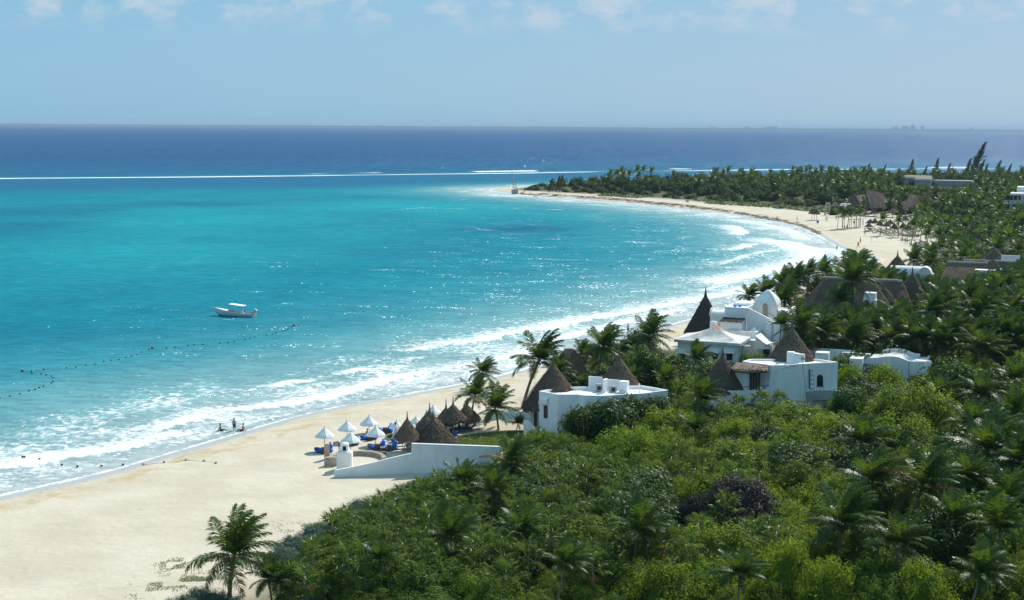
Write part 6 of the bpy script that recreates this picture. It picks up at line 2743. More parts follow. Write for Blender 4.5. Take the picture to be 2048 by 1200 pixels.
# ---- undergrowth that hides the soil (stuff)
gen = np.random.default_rng(55)
n = 85000
y = 90 * (330 / 90) ** gen.random(n)
x = gen.uniform(-.24, .54, n) * y
ok = in_poly(x, y, VEG)
x, y = x[ok], y[ok]
keepm = np.ones(x.shape, bool)
for fpt in FOOT:
    keepm &= ~in_poly(x, y, np.array(fpt))
x, y = x[keepm], y[keepm]
vdd = seg_dist(x, y, np.vstack([VEG, VEG[:1]]))
z = land_h(shore_sd(x, y), x, y) + gen.uniform(0, 1.0, len(x)) * np.minimum(1.0, vdd / 5)
v, f = leaf_cloud(np.stack([x, y, z], 1), np.tile([0, 0, 1.0], (len(x), 1)), .24, .15, gen, .5)
und = link_mesh('undergrowth', np_mesh('undergrowth', v, f, M['shrub'], smooth=False))
tag(und, 'low leafy undergrowth between the shrubs and palms', None, None, 'stuff')

# ---- creepers on the sand (stuff)
V, F = [], []
cv, cn_ = [], []
for (px, py, wx, wy, n) in ((350, 1130, 40, 16, 900), (400, 1160, 60, 22, 1500), (340, 1165, 60, 18, 1000), (620, 1060, 60, 14, 1100), (570, 1090, 40, 12, 700), (690, 1030, 50, 8, 800), (650, 1050, 70, 9, 900), (760, 995, 40, 6, 500), (740, 1002, 12, 4, 300), (430, 1120, 80, 14, 900), (300, 1185, 50, 14, 500), (600, 1095, 26, 12, 700)):
    c = G(px, py)
    sx, sy = pxm(wx, c.y), wy * c.y ** 2 / (CAMZ * FPX)
    for _ in range(n):
        a, b = rng.gauss(0, .5), rng.gauss(0, .5)
        X, Y_ = c.x + a * sx, c.y + b * sy
        if vnoise(np.array([X * .9]), np.array([Y_ * .9]), 77)[0] < .46:
            continue
        cv.append((X, Y_))
cv = np.array(cv)
z = land_h(shore_sd(cv[:, 0], cv[:, 1]), cv[:, 0], cv[:, 1]) + gen.uniform(.01, .05, len(cv))
v, f = leaf_cloud(np.column_stack([cv, z]), np.tile([0, -.2, 1.0], (len(cv), 1)), .17, .05, gen, .35)
tag(link_mesh('beach_creeper', np_mesh('beach_creeper', v, f, M['grassb'], smooth=False)), 'sparse green creepers on the sand beside the scrub', None, None, 'stuff')
# mown-looking green strip beside the scrub
for (lbl, pts) in (('low green ground cover at the edge of the scrub', [(545, 1128), (580, 1104), (610, 1100), (640, 1096), (625, 1118), (580, 1140), (540, 1150)]), ('low green ground cover below the long white wall', [(815, 968), (850, 960), (905, 962), (900, 985), (840, 995), (800, 985)])):
    a = np.array([(G(*p).x, G(*p).y) for p in pts])
    m_ = 6000
    X = gen.uniform(a[:, 0].min(), a[:, 0].max(), m_)
    Y_ = gen.uniform(a[:, 1].min(), a[:, 1].max(), m_)
    o_ = in_poly(X, Y_, a)
    X, Y_ = X[o_], Y_[o_]
    z = land_h(shore_sd(X, Y_), X, Y_) + gen.uniform(0, .3, len(X))
    v, f = leaf_cloud(np.column_stack([X, Y_, z]), np.tile([0, 0, 1.0], (len(X), 1)), .22, .10, gen, .6)
    tag(link_mesh('ground_cover', np_mesh('ground_cover', v, f, M['grassb'] if 'edge' in lbl else M['shrubs'], smooth=False)), lbl, None, None, 'stuff')
# ================================================================== BOAT, BUOYS, TOWER, FAR RESORT, POINT, PEOPLE
# ---- the moored boat
bw_ = P(470, 632)
Yb = bw_.y
mp = Yb / FPX                                   # metres per pixel of the photograph there
BL = 84 * mp
boat = empty('motorboat', (bw_.x, bw_.y, 0), 'white open motorboat with flat sun canopy and tilted outboard, moored in the lagoon', 'boat')
brot = math.radians(-14)
BR_ = Matrix.Rotation(brot, 3, 'Z')


def bt(x, y, z):                                # boat frame: bow at -x
    q = BR_ @ Vector((x, y, z))
    return Vector((q.x + bw_.x, q.y + bw_.y, q.z))


st = []
n = 16
for i in range(n + 1):
    t = i / n                                   # 0 bow .. 1 stern
    x = (-.5 + t) * BL
    hw = 1.02 * (1 - (1 - min(1, t / .55)) ** 2.2) ** .8 * (1 - .10 * max(0, t - .6) / .4) + .015
    sheer = .62 + .95 * (1 - t) ** 2.2
    keel = -.30 + .95 * max(0, 1 - t / .16) ** 1.4
    st.append((x, hw, sheer, keel))
prof_n = 7


def hull_rows(inner=0.0):
    rows = []
    for x, hw, sh, kl in st:
        row = []
        for s in (-1, 1):
            pts = []
            for k in range(prof_n):
                v = k / (prof_n - 1)            # 0 keel, 1 gunwale
                y = hw * (math.sin(v * math.pi / 2) ** .62) * (1 + .06 * v)
                z = kl + (sh - kl) * v ** 1.15
                pts.append(bt(x + (-.35 * (1 - (x / BL + .5)) ** 8) * v * 2.0, s * max(.0, y - inner), z + inner * .8))
            row.append(pts)
        rows.append(row)
    return rows


def hull_part(v0, v1, name, mat, inner=0.0, off=0.0):
    mb = MB()
    rows = hull_rows(inner)
    for s in (0, 1):
        vs = [p for r_ in rows for p in r_[s][v0:v1 + 1]]
        m = v1 - v0 + 1
        fs = [(i * m + k, (i + 1) * m + k, (i + 1) * m + k + 1, i * m + k + 1) for i in range(n) for k in range(m - 1)]
        mb.add(vs, fs)
    a, b = rows[-1][0][v0:v1 + 1], rows[-1][1][v0:v1 + 1]
    mb.add(a + b[::-1], [tuple(range(len(a) + len(b)))])
    return mb.build(name, mat, boat, smooth=False)


M['hullw'] = simple_mat('hull_paint', (0.62, 0.66, 0.68), 0.35, 0.05, 2, spec=.5)
M['hullb'] = simple_mat('hull_bottom', (0.03, 0.12, 0.20), 0.5, 0.1, 2)
hull_part(0, 2, 'hull_bottom', M['hullb'])
hull_part(2, 6, 'hull', M['hullw'])
hull_part(0, 6, 'hull_liner', M['palegrey'], inner=.10)
mb = MB()
rows = hull_rows()
for s in (0, 1):
    mb.tube([r_[s][-1] for r_ in rows], .065, 6)
mb.build('gunwale', M['canvas'], boat)
mb = MB()
nd = 6
a, b = [r_[0][-1] for r_ in rows[:nd]], [r_[1][-1] for r_ in rows[:nd]]
mb.add(a + b, [(i, i + 1, nd + i + 1, nd + i) for i in range(nd - 1)])
mb.build('foredeck', M['canvas'], boat)
for xx in (-.12, .08, .25):
    mb = MB()
    q = bt(xx * BL, 0, .42)
    mb.box(q, (.35, 1.7, .10), m=BR_)
    mb.build('thwart', M['canvas'], boat)
mb = MB()
mb.rbox(bt(.20 * BL, 0, .62), (.55, .6, .85), m=BR_, b=.06)
mb.build('console', M['hullw'], boat)
mb = MB()
mb.rbox(bt(.235 * BL, .1, .95), (.10, .35, .45), m=BR_ @ Matrix.Rotation(.3, 3, 'Y'), b=.03)
mb.build('seat_back', M['black'], boat)
# canopy: flat slab with raised seams, on four poles
tilt = Matrix.Rotation(math.radians(5.5), 3, 'Y')
cz = 2.15
mb = MB()
mb.rbox(bt(.065 * BL, 0, cz), (.385 * BL, 1.75, .09), m=BR_ @ tilt, b=.04)
for k in range(7):
    q = Vector(((-.165 + .055 * k) * BL, 0, .055))
    q = tilt @ q
    mb.box(bt(q.x + .065 * BL, 0, cz + q.z), (.05, 1.7, .02), m=BR_ @ tilt)
mb.build('canopy', M['canvas'], boat)
for xx, yy in ((-.10, .75), (-.10, -.75), (.23, .75), (.23, -.75)):
    mb = MB()
    zt = cz - math.tan(math.radians(5.5)) * (xx - .065) * BL
    mb.tube([bt(xx * BL, yy, .6), bt(xx * BL, yy, zt)], .025, 5)
    mb.build('canopy_pole', M['grey'], boat)
# outboard, tilted up
om = BR_ @ Matrix.Rotation(math.radians(48), 3, 'Y')
e0 = bt(.505 * BL, 0, .95)
mb = MB()
mb.rbox(e0 + om @ Vector((-.05, 0, .22)), (.62, .42, .52), m=om, b=.12)
ob = mb.build('outboard', M['palegrey'], boat)
mb = MB()
mb.rbox(e0 + om @ Vector((-.05, 0, .50)), (.60, .40, .14), m=om, b=.06)
mb.build('cowl', M['canvas'], ob)
mb = MB()
mb.rbox(e0 + om @ Vector((.02, 0, -.42)), (.22, .18, .85), m=om, b=.04)
mb.rbox(e0 + om @ Vector((.10, 0, -.92)), (.55, .16, .20), m=om, b=.05)
mb.build('lower_unit', M['grey'], ob)
mb = MB()
for k in range(3):
    rk = om @ Matrix.Rotation(k * 2.094, 3, 'X')
    mb.box(e0 + om @ Vector((.40, 0, -.92)) + rk @ Vector((0, 0, .13)), (.03, .12, .24), m=rk @ Matrix.Rotation(.5, 3, 'Z'))
mb.build('propeller', M['black'], ob)
bow = bt(-.52 * BL, 0, 1.42)
mb = MB()
mb.tube([bow, bow + Vector((-2.0, -.6, -.75)), bow + Vector((-4.6, -1.6, -1.45))], .022, 4)
mb.tube([bow, bow + Vector((-1.0, -1.0, -.85)), bow + Vector((-1.9, -2.2, -1.47))], .022, 4)
mb.build('mooring_line', M['grey'], boat)


# ---- swimming line: rope and floats
M['weedrope'] = simple_mat('wet_rope', (0.012, 0.05, 0.06), 0.9, 0.1, 3, spec=.05)
def smooth_line(px, step):
    w = [P(*p) for p in px]
    out = [w[0]]
    for i in range(len(w) - 1):
        a, b = w[i], w[i + 1]
        k = max(1, int((b - a).length / step))
        for j in range(1, k + 1):
            out.append(a.lerp(b, j / k))
    return out


def float_mesh(r, mat):
    mb = MB()
    mb.lathe([(.001, -r * .75), (r * .8, -r * .5), (r, 0), (r * .8, r * .55), (r * .25, r * .8), (.001, r * .82)], 10)
    me = bpy.data.meshes.new('float')
    me.from_pydata(mb.v, [], mb.f)
    me.polygons.foreach_set('use_smooth', [True] * len(me.polygons))
    me.materials.append(M[mat])
    return me


FL_B, FL_R, FL_Y = float_mesh(.13, 'black'), float_mesh(.24, 'red'), float_mesh(.14, 'stone')
lines = [
    ([(0, 797), (20, 793), (40, 788.5), (58, 782), (70, 779.5), (87, 773), (103, 767), (110, 760), (103, 753), (82, 748.5), (64, 747), (46, 745)], 'near hook of the swimming line', 14),
    ([(46, 743), (63, 743), (88, 739.5), (112, 738.3), (133, 736.5), (152, 734.8), (172, 731), (190, 729), (208, 723.5), (222, 721.5), (238, 720), (252, 715.5), (274, 709.6), (283, 705), (305, 697.5), (316, 697), (350, 695), (388, 690), (423, 688.5), (456, 685.5), (480, 681), (510, 675), (545, 668.5), (572, 660.5), (588, 652)], 'long middle run of the swimming line', 34),
    ([(588, 652), (640, 642), (700, 630), (760, 617), (800, 608), (850, 600), (930, 601), (1040, 604), (1140, 603.5), (1215, 598), (1260, 585), (1180, 575)], 'far run of the swimming line', 22),
]
nb = 0
for px, lb, nf in lines:
    w = smooth_line(px, 1.2)
    if 'far' not in lb:
        mb = MB()
        mb.tube([q + Vector((0, 0, .0)) for q in w], .015, 4)
        mb.single('float_rope', M['weedrope'], 'dark floating rope, ' + lb, 'rope')
    L = [0]
    for i in range(len(w) - 1):
        L.append(L[-1] + (w[i + 1] - w[i]).length)
    for k in range(nf):
        s = L[-1] * (k + .5) / nf
        i = max(j for j in range(len(L)) if L[j] <= s)
        q = w[i]
        o = link_mesh('swim_float', FL_B)
        o.location = (q.x, q.y, .08)
        o.scale = (1, 1, 1) if 'far' not in lb else (.8, .8, .8)
        tag(o, 'small dark float on the ' + lb, 'float', 'dark floats on the ' + lb)
for px, py, lb, me_ in ((45, 743, 'red ball buoy at the left end of the swimming line', FL_R), (305, 697, 'reddish ball buoy a third of the way along the swimming line', FL_R), (588, 651.5, 'pale red ball buoy where the middle and far runs of the swimming line meet', FL_R), (1222, 533, 'small red buoy alone in the far lagoon', FL_R)):
    q = P(px, py)
    o = link_mesh('ball_buoy', me_)
    o.location = (q.x, q.y, .14)
    tag(o, lb, 'buoy')
sh = [(45, 915.5), (49, 915.8), (79, 920), (124, 931.5), (155, 934.5), (203, 933.5), (246, 931)]
for i, (px, py) in enumerate(sh):
    q = P(px, py)
    o = link_mesh('swim_float', FL_B)
    o.location = (q.x, q.y, .12)
    tag(o, 'dark float lying in the surf at the left end of the beach', 'float', 'dark floats in the surf by the beach')
for px, py in ((286.5, 930), (328, 925.5), (372, 921), (408, 922.8), (432, 927)):
    q = G(px, py)
    o = link_mesh('swim_float', FL_Y)
    o.location = (q.x, q.y, q.z + .1)
    tag(o, 'tan float lying on the sand beside the surf', 'float', 'tan floats on the sand')
w = [G(*p) for p in ((286.5, 930), (328, 925.5), (372, 921), (408, 922.8), (432, 927))]
mb = MB()
mb.tube([q + Vector((0, 0, .02)) for q in w], .016, 4)
mb.single('float_rope', M['stone'], 'tan rope with floats lying on the sand', 'rope')

# ---- lattice tower on the sand spit
g = P(1030, 386, .4)
root = empty('beacon_tower', (g.x, g.y, .3), 'slender grey lattice beacon on a leaning concrete block at the tip of the point', 'tower')
Yt = g.y
k_ = Yt / FPX
mb = MB()
mb.rbox((g.x - .1, g.y, 1.1), (2.9, 2.9, 2.4), m=Matrix.Rotation(-.12, 3, 'Y') @ Matrix.Rotation(.3, 3, 'Z'), b=.1)
mb.build('base_block', M['concrete'], root)
H0, H1 = 2.0, D(1024, 344, Yt).z
cx0, cx1 = g.x + .2, D(1024, 344, Yt).x
legs = []
for a in range(4):
    sx, sy = (-1, 1, 1, -1)[a], (-1, -1, 1, 1)[a]
    p0 = Vector((cx0 + sx * 1.15, g.y + sy * 1.15, H0))
    p1 = Vector((cx1 + sx * .42, g.y + sy * .42, H1 - 1.2))
    legs.append((p0, p1))
    MB().tube([p0, p1], .10, 5).build('leg', M['grey'], root)
for lv in range(6):
    t0, t1 = lv / 6, (lv + 1) / 6
    mb = MB()
    for a in range(4):
        b = (a + 1) % 4
        mb.tube([legs[a][0].lerp(legs[a][1], t0), legs[b][0].lerp(legs[b][1], t1)], .05, 4)
        mb.tube([legs[b][0].lerp(legs[b][1], t0), legs[a][0].lerp(legs[a][1], t1)], .05, 4)
        mb.tube([legs[a][0].lerp(legs[a][1], t1), legs[b][0].lerp(legs[b][1], t1)], .05, 4)
    mb.build('brace', M['grey'], root)
mb = MB()
mb.box((cx1, g.y, H1 - 1.1), (1.9, 1.9, .12))
mb.tube([(cx1, g.y, H1 - 1.1), (cx1, g.y, H1 + .8)], .12, 6)
for sx, sy in ((-1, -1), (1, -1), (1, 1), (-1, 1)):
    mb.tube([(cx1 + sx * .9, g.y + sy * .9, H1 - 1.1), (cx1 + sx * .9, g.y + sy * .9, H1 - .2)], .05, 4)
mb.build('platform', M['grey'], root)

# ---- far skyline
far_b = [(1489, 1498, 253.2, 'low'), (1531, 1556, 253.6, 'low'), (1420, 1434, 254.3, 'low'), (1785, 1796, 254.2, 'low'), (1804, 1818, 252.6, 'mid'), (1822, 1830, 250.8, 'tall'), (1842, 1848, 253.2, 'low')]
for i, (x0, x1, yt, kd) in enumerate(far_b):
    a, b = D(x0, yt, FSY - 300), D(x1, yt, FSY - 300)
    root = empty('far_building', ((a.x + b.x) / 2, a.y, 0), 'hazy %s block on the horizon, %s' % (kd, ['left one of the pair below the clouds', 'wide one right of the pair', 'isolated faint one farthest left', 'first of the right-hand row', 'second of the right-hand row', 'tallest of the right-hand row', 'last of the right-hand row'][i]), 'building', 'faint buildings on the horizon')
    mb = MB()
    mb.box(((a.x + b.x) / 2, a.y, a.z / 2), (b.x - a.x, 40, a.z))
    mb.box(((a.x * .6 + b.x * .4), a.y, a.z * .55), ((b.x - a.x) * .35, 42, a.z * 1.1))
    mb.build('block', M['fartower'], root)
sx = D(1943, 250, FSY - 600)
root = empty('far_ship', (sx.x, sx.y, 0), 'hazy ship with tall superstructure on the right horizon', 'ship')
for w, h, z in ((62, 12, 0), (48, 14, 12), (34, 14, 26), (14, 20, 40)):
    mb = MB()
    mb.box((sx.x, sx.y, z + h / 2), (w, 30, h))
    mb.build('deck' if z else 'hull', M['fartower'], root)


# ---- far beach resort
def simple_palapa():
    root = empty('beach_palapa', (0, 0, -500))
    mb = MB()
    thatch_cone(mb, (0, 0), 1.5, 2.0, 3.5, .12, 4.0, seg=14, n_straw=50, fringe=.3)
    me = bpy.data.meshes.new('thatch_roof')
    me.from_pydata([tuple(v) for v in mb.v], [], mb.f)
    me.materials.append(M['thatch'])
    link_mesh('thatch_roof', me, root)
    mb = MB()
    mb.tube([(0, 0, -.2), (0, 0, 2.4)], .09, 6)
    me = bpy.data.meshes.new('post')
    me.from_pydata(mb.v, [], mb.f)
    me.materials.append(M['woodl'])
    link_mesh('post', me, root)
    return root


SPAL = simple_palapa()
fp = [(1737.5, 443.7, 462, 9, 'nearest of the far resort palapas, leftmost in its cluster'), (1740, 435.5, 456, 9, 'palapa just behind the leftmost of the resort cluster'), (1749.4, 434, 456, 7.5, 'slim palapa second from left in the resort cluster'),
      (1760, 439, 461, 8, 'palapa in the resort cluster, third from left'), (1772.7, 440, 464, 8.5, 'palapa in the resort cluster, fourth from left'), (1788, 442.6, 470, 8.5, 'dark palapa in the middle of the resort cluster'),
      (1805.7, 441, 469, 8.5, 'dark palapa right of the middle of the resort cluster'), (1816, 446, 470, 8.5, 'right-hand front palapa of the resort cluster'), (1797, 432, 452, 6.5, 'palapa tip showing behind the middle of the resort cluster'),
      (1810.6, 427.4, 452, 7, 'palapa behind the right part of the resort cluster'), (1829, 431, 454, 8, 'palapa at the back right of the resort cluster'), (1780, 436, 458, 8, 'palapa behind the fourth of the resort cluster'),
      (1822, 437, 460, 8, 'palapa deep in the right of the resort cluster'), (1839, 440, 462, 8, 'palapa under the palms right of the resort cluster'), (1861, 442.5, 466, 6.5, 'slim palapa among palms right of the resort cluster'),
      (1852, 455, 482, 9, 'palapa over the white tables at the resort'), (1876, 458, 486, 9, 'dark palapa over the tables at the far sand edge'),
      (1623.5, 413, 440, 7, 'left one of three palapas standing apart on the far sand'), (1628.3, 414, 440, 7, 'middle one of three palapas standing apart on the far sand'), (1633.3, 415, 440, 7.5, 'right one of three palapas standing apart on the far sand'),
      (1749, 416.6, 433, 9, 'wide flat palapa behind the resort cluster'), (1785, 414, 434, 11, 'widest flat palapa behind the resort cluster'), (1731.5, 421, 436, 6, 'small palapa at the back left of the resort')]
for i, (ax, ap, pb, rp, lb) in enumerate(fp):
    g = G(ax, pb)
    s = pxm(rp, g.y) / 1.5
    zz = (D(ax, ap, g.y).z - g.z) / 4.0
    o = SPAL if i == 0 else copy_tree(SPAL, g)
    o.location = g
    o.scale = (s, s, zz)
    tag(o, lb, 'palapa', 'thatched palapas of the far resort')
SLN = lounger('sun_lounger', 'grey', 'black')
first = True
nl = 0
tries = 0
lc = []
while nl < 64 and tries < 900:
    tries += 1
    px, py = (rng.uniform(1733, 1835), rng.uniform(459, 476)) if nl < 46 else (rng.uniform(1822, 1890), rng.uniform(486, 499))
    if nl < 46 and py > 464 + (px - 1733) * .10 + 3:
        continue
    g = G(px, py)
    if any((g - q).length < 1.7 for q in lc):
        continue
    lc.append(g)
    o = SLN if first else copy_tree(SLN, g)
    first = False
    o.location = g
    o.rotation_euler = (0, 0, rng.uniform(-.4, .4) + 2.4)
    o.scale = (1.1, 1.1, 1.2)
    k = 'under the resort palapas' if nl < 46 else 'by the white tables at the resort'
    tag(o, 'dark sun lounger on the far sand ' + k, 'lounger', 'dark sun loungers ' + k)
    nl += 1
# swing frame, signs and poles
root = empty('swing_frame', G(1700, 456), 'long wooden beam frame on posts at the left of the resort', 'frame')
for k, px in enumerate((1698.5, 1702.5, 1708.5, 1712.5, 1716.5, 1720)):
    g = G(px, 455.5 - (px - 1698) * .05)
    MB().tube([(g.x, g.y, g.z - .2), (g.x, g.y, g.z + 3.0)], .10, 5).build('post', M['woodl'], root)
a, b = G(1697, 455.5), G(1722, 454)
MB().tube([(a.x, a.y, a.z + 2.95), (b.x, b.y, b.z + 2.95)], .12, 5).build('beam', M['woodl'], root)
g = G(1708, 450)
MB().box((g.x, g.y, g.z + 1.0), (.75, .08, .8)).single('notice_board', M['terracotta'], 'reddish notice board hanging in the wooden frame', 'board')
for i, px in enumerate((1719, 1724.5)):
    g = G(px, 453)
    root = empty('feather_banner', g, 'white upright beach banner, %s of the pair' % ('left', 'right')[i], 'banner', 'white beach banners')
    MB().tube([(g.x, g.y, g.z), (g.x, g.y, g.z + 2.6)], .03, 4).build('pole', M['grey'], root)
    MB().box((g.x + .2, g.y, g.z + 1.5), (.42, .05, 2.0)).build('cloth', M['towel'], root)
g = G(1685, 456.5)
root = empty('lookout_post', g, 'tall dark post with flat white roof at the left of the resort', 'lookout')
zt = D(1685, 408.5, g.y).z
MB().tube([(g.x, g.y, g.z - .2), (g.x, g.y, zt)], .16, 6).build('post', M['wood'], root)
a, b = D(1682.5, 408, g.y), D(1700.5, 408, g.y)
MB().box(((a.x + b.x) / 2, g.y, zt + .1), (b.x - a.x, 2.2, .22)).build('roof', M['canvas'], root)
g = G(1655, 430)
root = empty('lifeguard_tower', g, 'pale arched lifeguard tower behind the far sand', 'tower')
zt = D(1655, 405.5, g.y).z
w = pxm(5.2, g.y)
mb = MB()
mb.tube([(g.x - w, g.y, g.z), (g.x - w * .62, g.y, zt - .4)], .32, 6)
mb.build('leg', M['pinkstone'], root)
MB().tube([(g.x + w, g.y, g.z), (g.x + w * .62, g.y, zt - .4)], .32, 6).build('leg', M['pinkstone'], root)
MB().rbox((g.x, g.y, zt - .3), (w * 1.5, 1.2, .7), b=.1).build('lintel', M['pinkstone'], root)
MB().rbox((g.x, g.y, g.z + .9), (w * 1.3, .9, .25), b=.05).build('platform', M['towel'], root)
g = G(1635.5, 446)
mb = MB()
mb.lathe([(.42, g.z - .1), (.42, g.z + 1.05), (.36, g.z + 1.08), (.36, g.z + 1.0)], 12, (g.x, g.y, 0))
mb.single('barrel', M['blue'], 'blue barrel on the far sand left of the resort', 'barrel')
g = G(1571, 415)
MB().tube([(g.x, g.y, g.z), (g.x, g.y, g.z + 6.5)], .14, 5).single('bare_pole', M['wood'], 'dark bare pole at the edge of the bushes on the point', 'pole')
g = G(1742, 486)
MB().tube([(g.x, g.y, g.z), (g.x, g.y, g.z + 2.2)], .04, 5).single('net_pole', M['grey'], 'thin pale pole standing on the far sand', 'pole')
for px, py, lb in ((1868, 497, 'yellow bag on the far sand'), (1909, 490, 'yellow flag by the white resort wall')):
    g = G(px, py)
    MB().rbox((g.x, g.y, g.z + .5), (.6, .4, .8), .3, .15).single('yellow_bag' if 'bag' in lb else 'yellow_flag', M['yellow'], lb, 'bag' if 'bag' in lb else 'flag')
# resort roofs behind the sand
YR = 590


def far_roof(name, label, quads, mat='thatch', wallbox=None):
    c = D(*quads[0][0])
    root = empty(name, (c.x, c.y, 3.5), label, 'building')
    for q in quads:
        p = [D(*v) for v in q]
        mb = MB()
        if len(p) == 4:
            thatch_patch(mb, p[0], p[1], p[2], p[3], 8, 5, .12, 60, .5)
        else:
            thatch_patch(mb, p[0], p[1], p[2], p[2] + Vector((.01, 0, 0)), 8, 5, .12, 40, .5)
        mb.build('thatch_slope', M[mat], root)
    if wallbox:
        x0, x1, yt, yb, Y, dp = wallbox
        mb = MB()
        rblock(mb, x0, x1, yt, yb, Y, dp)
        mb.build('wall', M['palegrey'], root)
    return root


far_roof('resort_hall', 'pyramid thatched roof left of the big slanted resort roof', [[(1696, 410, 570), (1720, 408, 564), (1707.5, 384, 575)], [(1720, 408, 564), (1724, 405, 588), (1707.5, 384, 575)], [(1692, 406, 590), (1696, 410, 570), (1707.5, 384, 575)]], 'thatchd')
far_roof('resort_hall', 'low thatched roof between the pyramid and the big slanted resort roof', [[(1716, 403, 585), (1737, 402, 585), (1735, 388.5, 592), (1715, 390, 592)]], 'thatch', (1721, 1736, 402, 420, 588, 6))
far_roof('resort_hall', 'big slanted thatched resort roof rising to a point on the left', [[(1742, 417, 556), (1771, 414.5, 552), (1766.5, 386.8, 566), (1730.5, 378.7, 572)], [(1730.5, 378.7, 572), (1741, 418, 557), (1736, 416, 572), (1731, 392, 574)]], 'thatchd')
far_roof('resort_hall', 'low thatched roof right of the big slanted resort roof', [[(1766, 403, 575), (1788, 404, 573), (1790.5, 395.5, 580), (1766, 392.5, 582)]], 'thatch')
far_roof('resort_hall', 'steep dark thatched roof among palms right of the resort halls', [[(1803, 417, 552), (1822, 414, 548), (1833, 389.5, 560), (1819, 389.5, 562)], [(1822, 414, 548), (1842, 408, 560), (1834, 390, 561), (1833, 389.5, 560)]], 'thatchd')
far_roof('resort_hall', 'small dark thatched roof deep in the palms left of the balcony building', [[(1879, 401, 575), (1902, 400, 572), (1900, 391.5, 580), (1882, 391.5, 582)]], 'thatchd')
far_roof('resort_hut', 'low thatched hut left of the lookout post behind the bushes', [[(1661, 413, 560), (1679, 412, 556), (1672, 404.5, 562), (1667, 404.5, 563)]], 'thatch', (1670, 1684, 411, 422, 560, 5))
g = G(1700, 437)
mb = MB()
for i in range(9):
    pass
cw = [G(1672 + 16 * k, 438.5 - 1.5 * k) for k in range(10)]
mb.tube([q + Vector((0, 0, .9)) for q in cw], .35, 4)
for q in cw:
    mb.box((q.x, q.y, q.z + .3), (.3, .3, 1.4))
mb.single('grey_fence', M['stone'], 'long low grey fence behind the resort palapas', 'fence')
g0 = G(1917, 505)
mb = MB()
rblock(mb, 1912, 1921, 488, 506, g0.y, 3)
mb.single('beach_hut', M['oldwhite'], 'small white hut wall under the palms at the far sand edge', 'hut')
hut('big_palapa', 'tall thatched cone among palms right of the resort', 'palapa', 1945, 441, 449, 472, 17, 365, straw_n=200, fringe=.5, posts=4, rn=.2)
# concrete building on the point
rK = empty('concrete_building', base_at(1890, 372, 800), 'grey concrete building with pale curved roofs on the wooded point', 'building')
kf = [(1798, 1852, 357, 366, 812, 9), (1820, 1853, 361, 372, 800, 8)]
for x0, x1, yt, yb, Y, dp in kf:
    mb = MB()
    f_, zt, zb = rblock(mb, x0, x1, yt + 2.5, yb + 12, Y, dp)
    mb.build('wall', M['palegrey'], rK)
    mb = MB()
    c0, c1 = (f_[0] + f_[3]) / 2, (f_[1] + f_[2]) / 2
    vs = []
    for e in (c0, c1):
        for k in range(9):
            a = math.pi * k / 8
            q = e - VX * (dp * .56) * math.cos(a)
            vs.append(Vector((q.x, q.y, zt + 2.2 * math.sin(a) ** .8)))
    mb.add(vs, [(k, k + 1, 10 + k, 9 + k) for k in range(8)] + [tuple(range(8, -1, -1)), tuple(range(9, 18))])
    mb.build('curved_roof', M['thatchp'], rK)
mb = MB()
fK, zt, zb = rblock(mb, 1853, 1934, 362, 392, 795, 12)
mb.build('main_block', M['concrete'], rK)
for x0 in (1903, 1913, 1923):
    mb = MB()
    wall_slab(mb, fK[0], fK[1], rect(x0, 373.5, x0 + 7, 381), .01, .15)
    mb.build('opening', M['dark'], rK)  # no hole in the wall: a dark slab paints the shade inside
# balcony building cut by the right edge
rN = empty('balcony_building', base_at(2040, 400, 520), 'white building with slatted terrace roof cut by the right edge', 'building')
mb = MB()
rblock(mb, 2023, 2090, 375, 392, 524, 9)
mb.build('upper_block', M['plaster'], rN)
mb = MB()
fN, zt, zb = rblock(mb, 2010, 2085, 389.5, 440, 512, 12)
mb.build('wall', M['oldwhite'], rN)
mb = MB()
fo = rfoot(2010, 2046, 506, 8)
z0 = D(2046, 388.5, 506).z
mb.prism([(q.x, q.y) for q in fo], z0, z0 + .25)
mb.build('terrace_roof', M['canvas'], rN)
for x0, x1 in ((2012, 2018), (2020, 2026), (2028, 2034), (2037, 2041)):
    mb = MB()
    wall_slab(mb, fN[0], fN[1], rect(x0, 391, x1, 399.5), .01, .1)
    mb.build('opening', M['dark'], rN)  # dark slab on the front wall, painted as the shade within
mb = MB()
wall_slab(mb, fN[0], fN[1], rect(2007, 401, 2046, 402), 1.0, 1.2)
for k in range(10):
    wall_slab(mb, fN[0], fN[1], rect(2007.5 + 4 * k, 401.5, 2008.1 + 4 * k, 405.5), 1.02, 1.15)
wall_slab(mb, fN[0], fN[1], rect(2007, 405.5, 2046, 407), .0, 1.2)
mb.build('balcony', M['plaster'], rN)
# white canvas awnings among the palms right of the domed house
for px, py, lb in ((1632, 632, 'upper white canvas awning among the palms right of the domed house'), (1648, 642, 'lower white canvas awning among the palms right of the domed house')):
    c = D(px, py, 196)
    mb = MB()
    a = [c + Vector((-.65, -.4, -.3)), c + Vector((.55, -.7, -.5)), c + Vector((.75, .5, .25)), c + Vector((-.3, .6, .55))]
    mb.add(a + [q - Vector((0, 0, .04)) for q in a], [(0, 1, 2, 3), (7, 6, 5, 4), (0, 4, 5, 1), (1, 5, 6, 2), (2, 6, 7, 3), (3, 7, 4, 0)])
    gz = TH(c.x, c.y)
    mb.tube([(c.x, c.y, gz), (c.x, c.y, c.z)], .04, 5)
    mb.single('awning', M['canvas'], lb, 'awning', 'white canvas awnings')

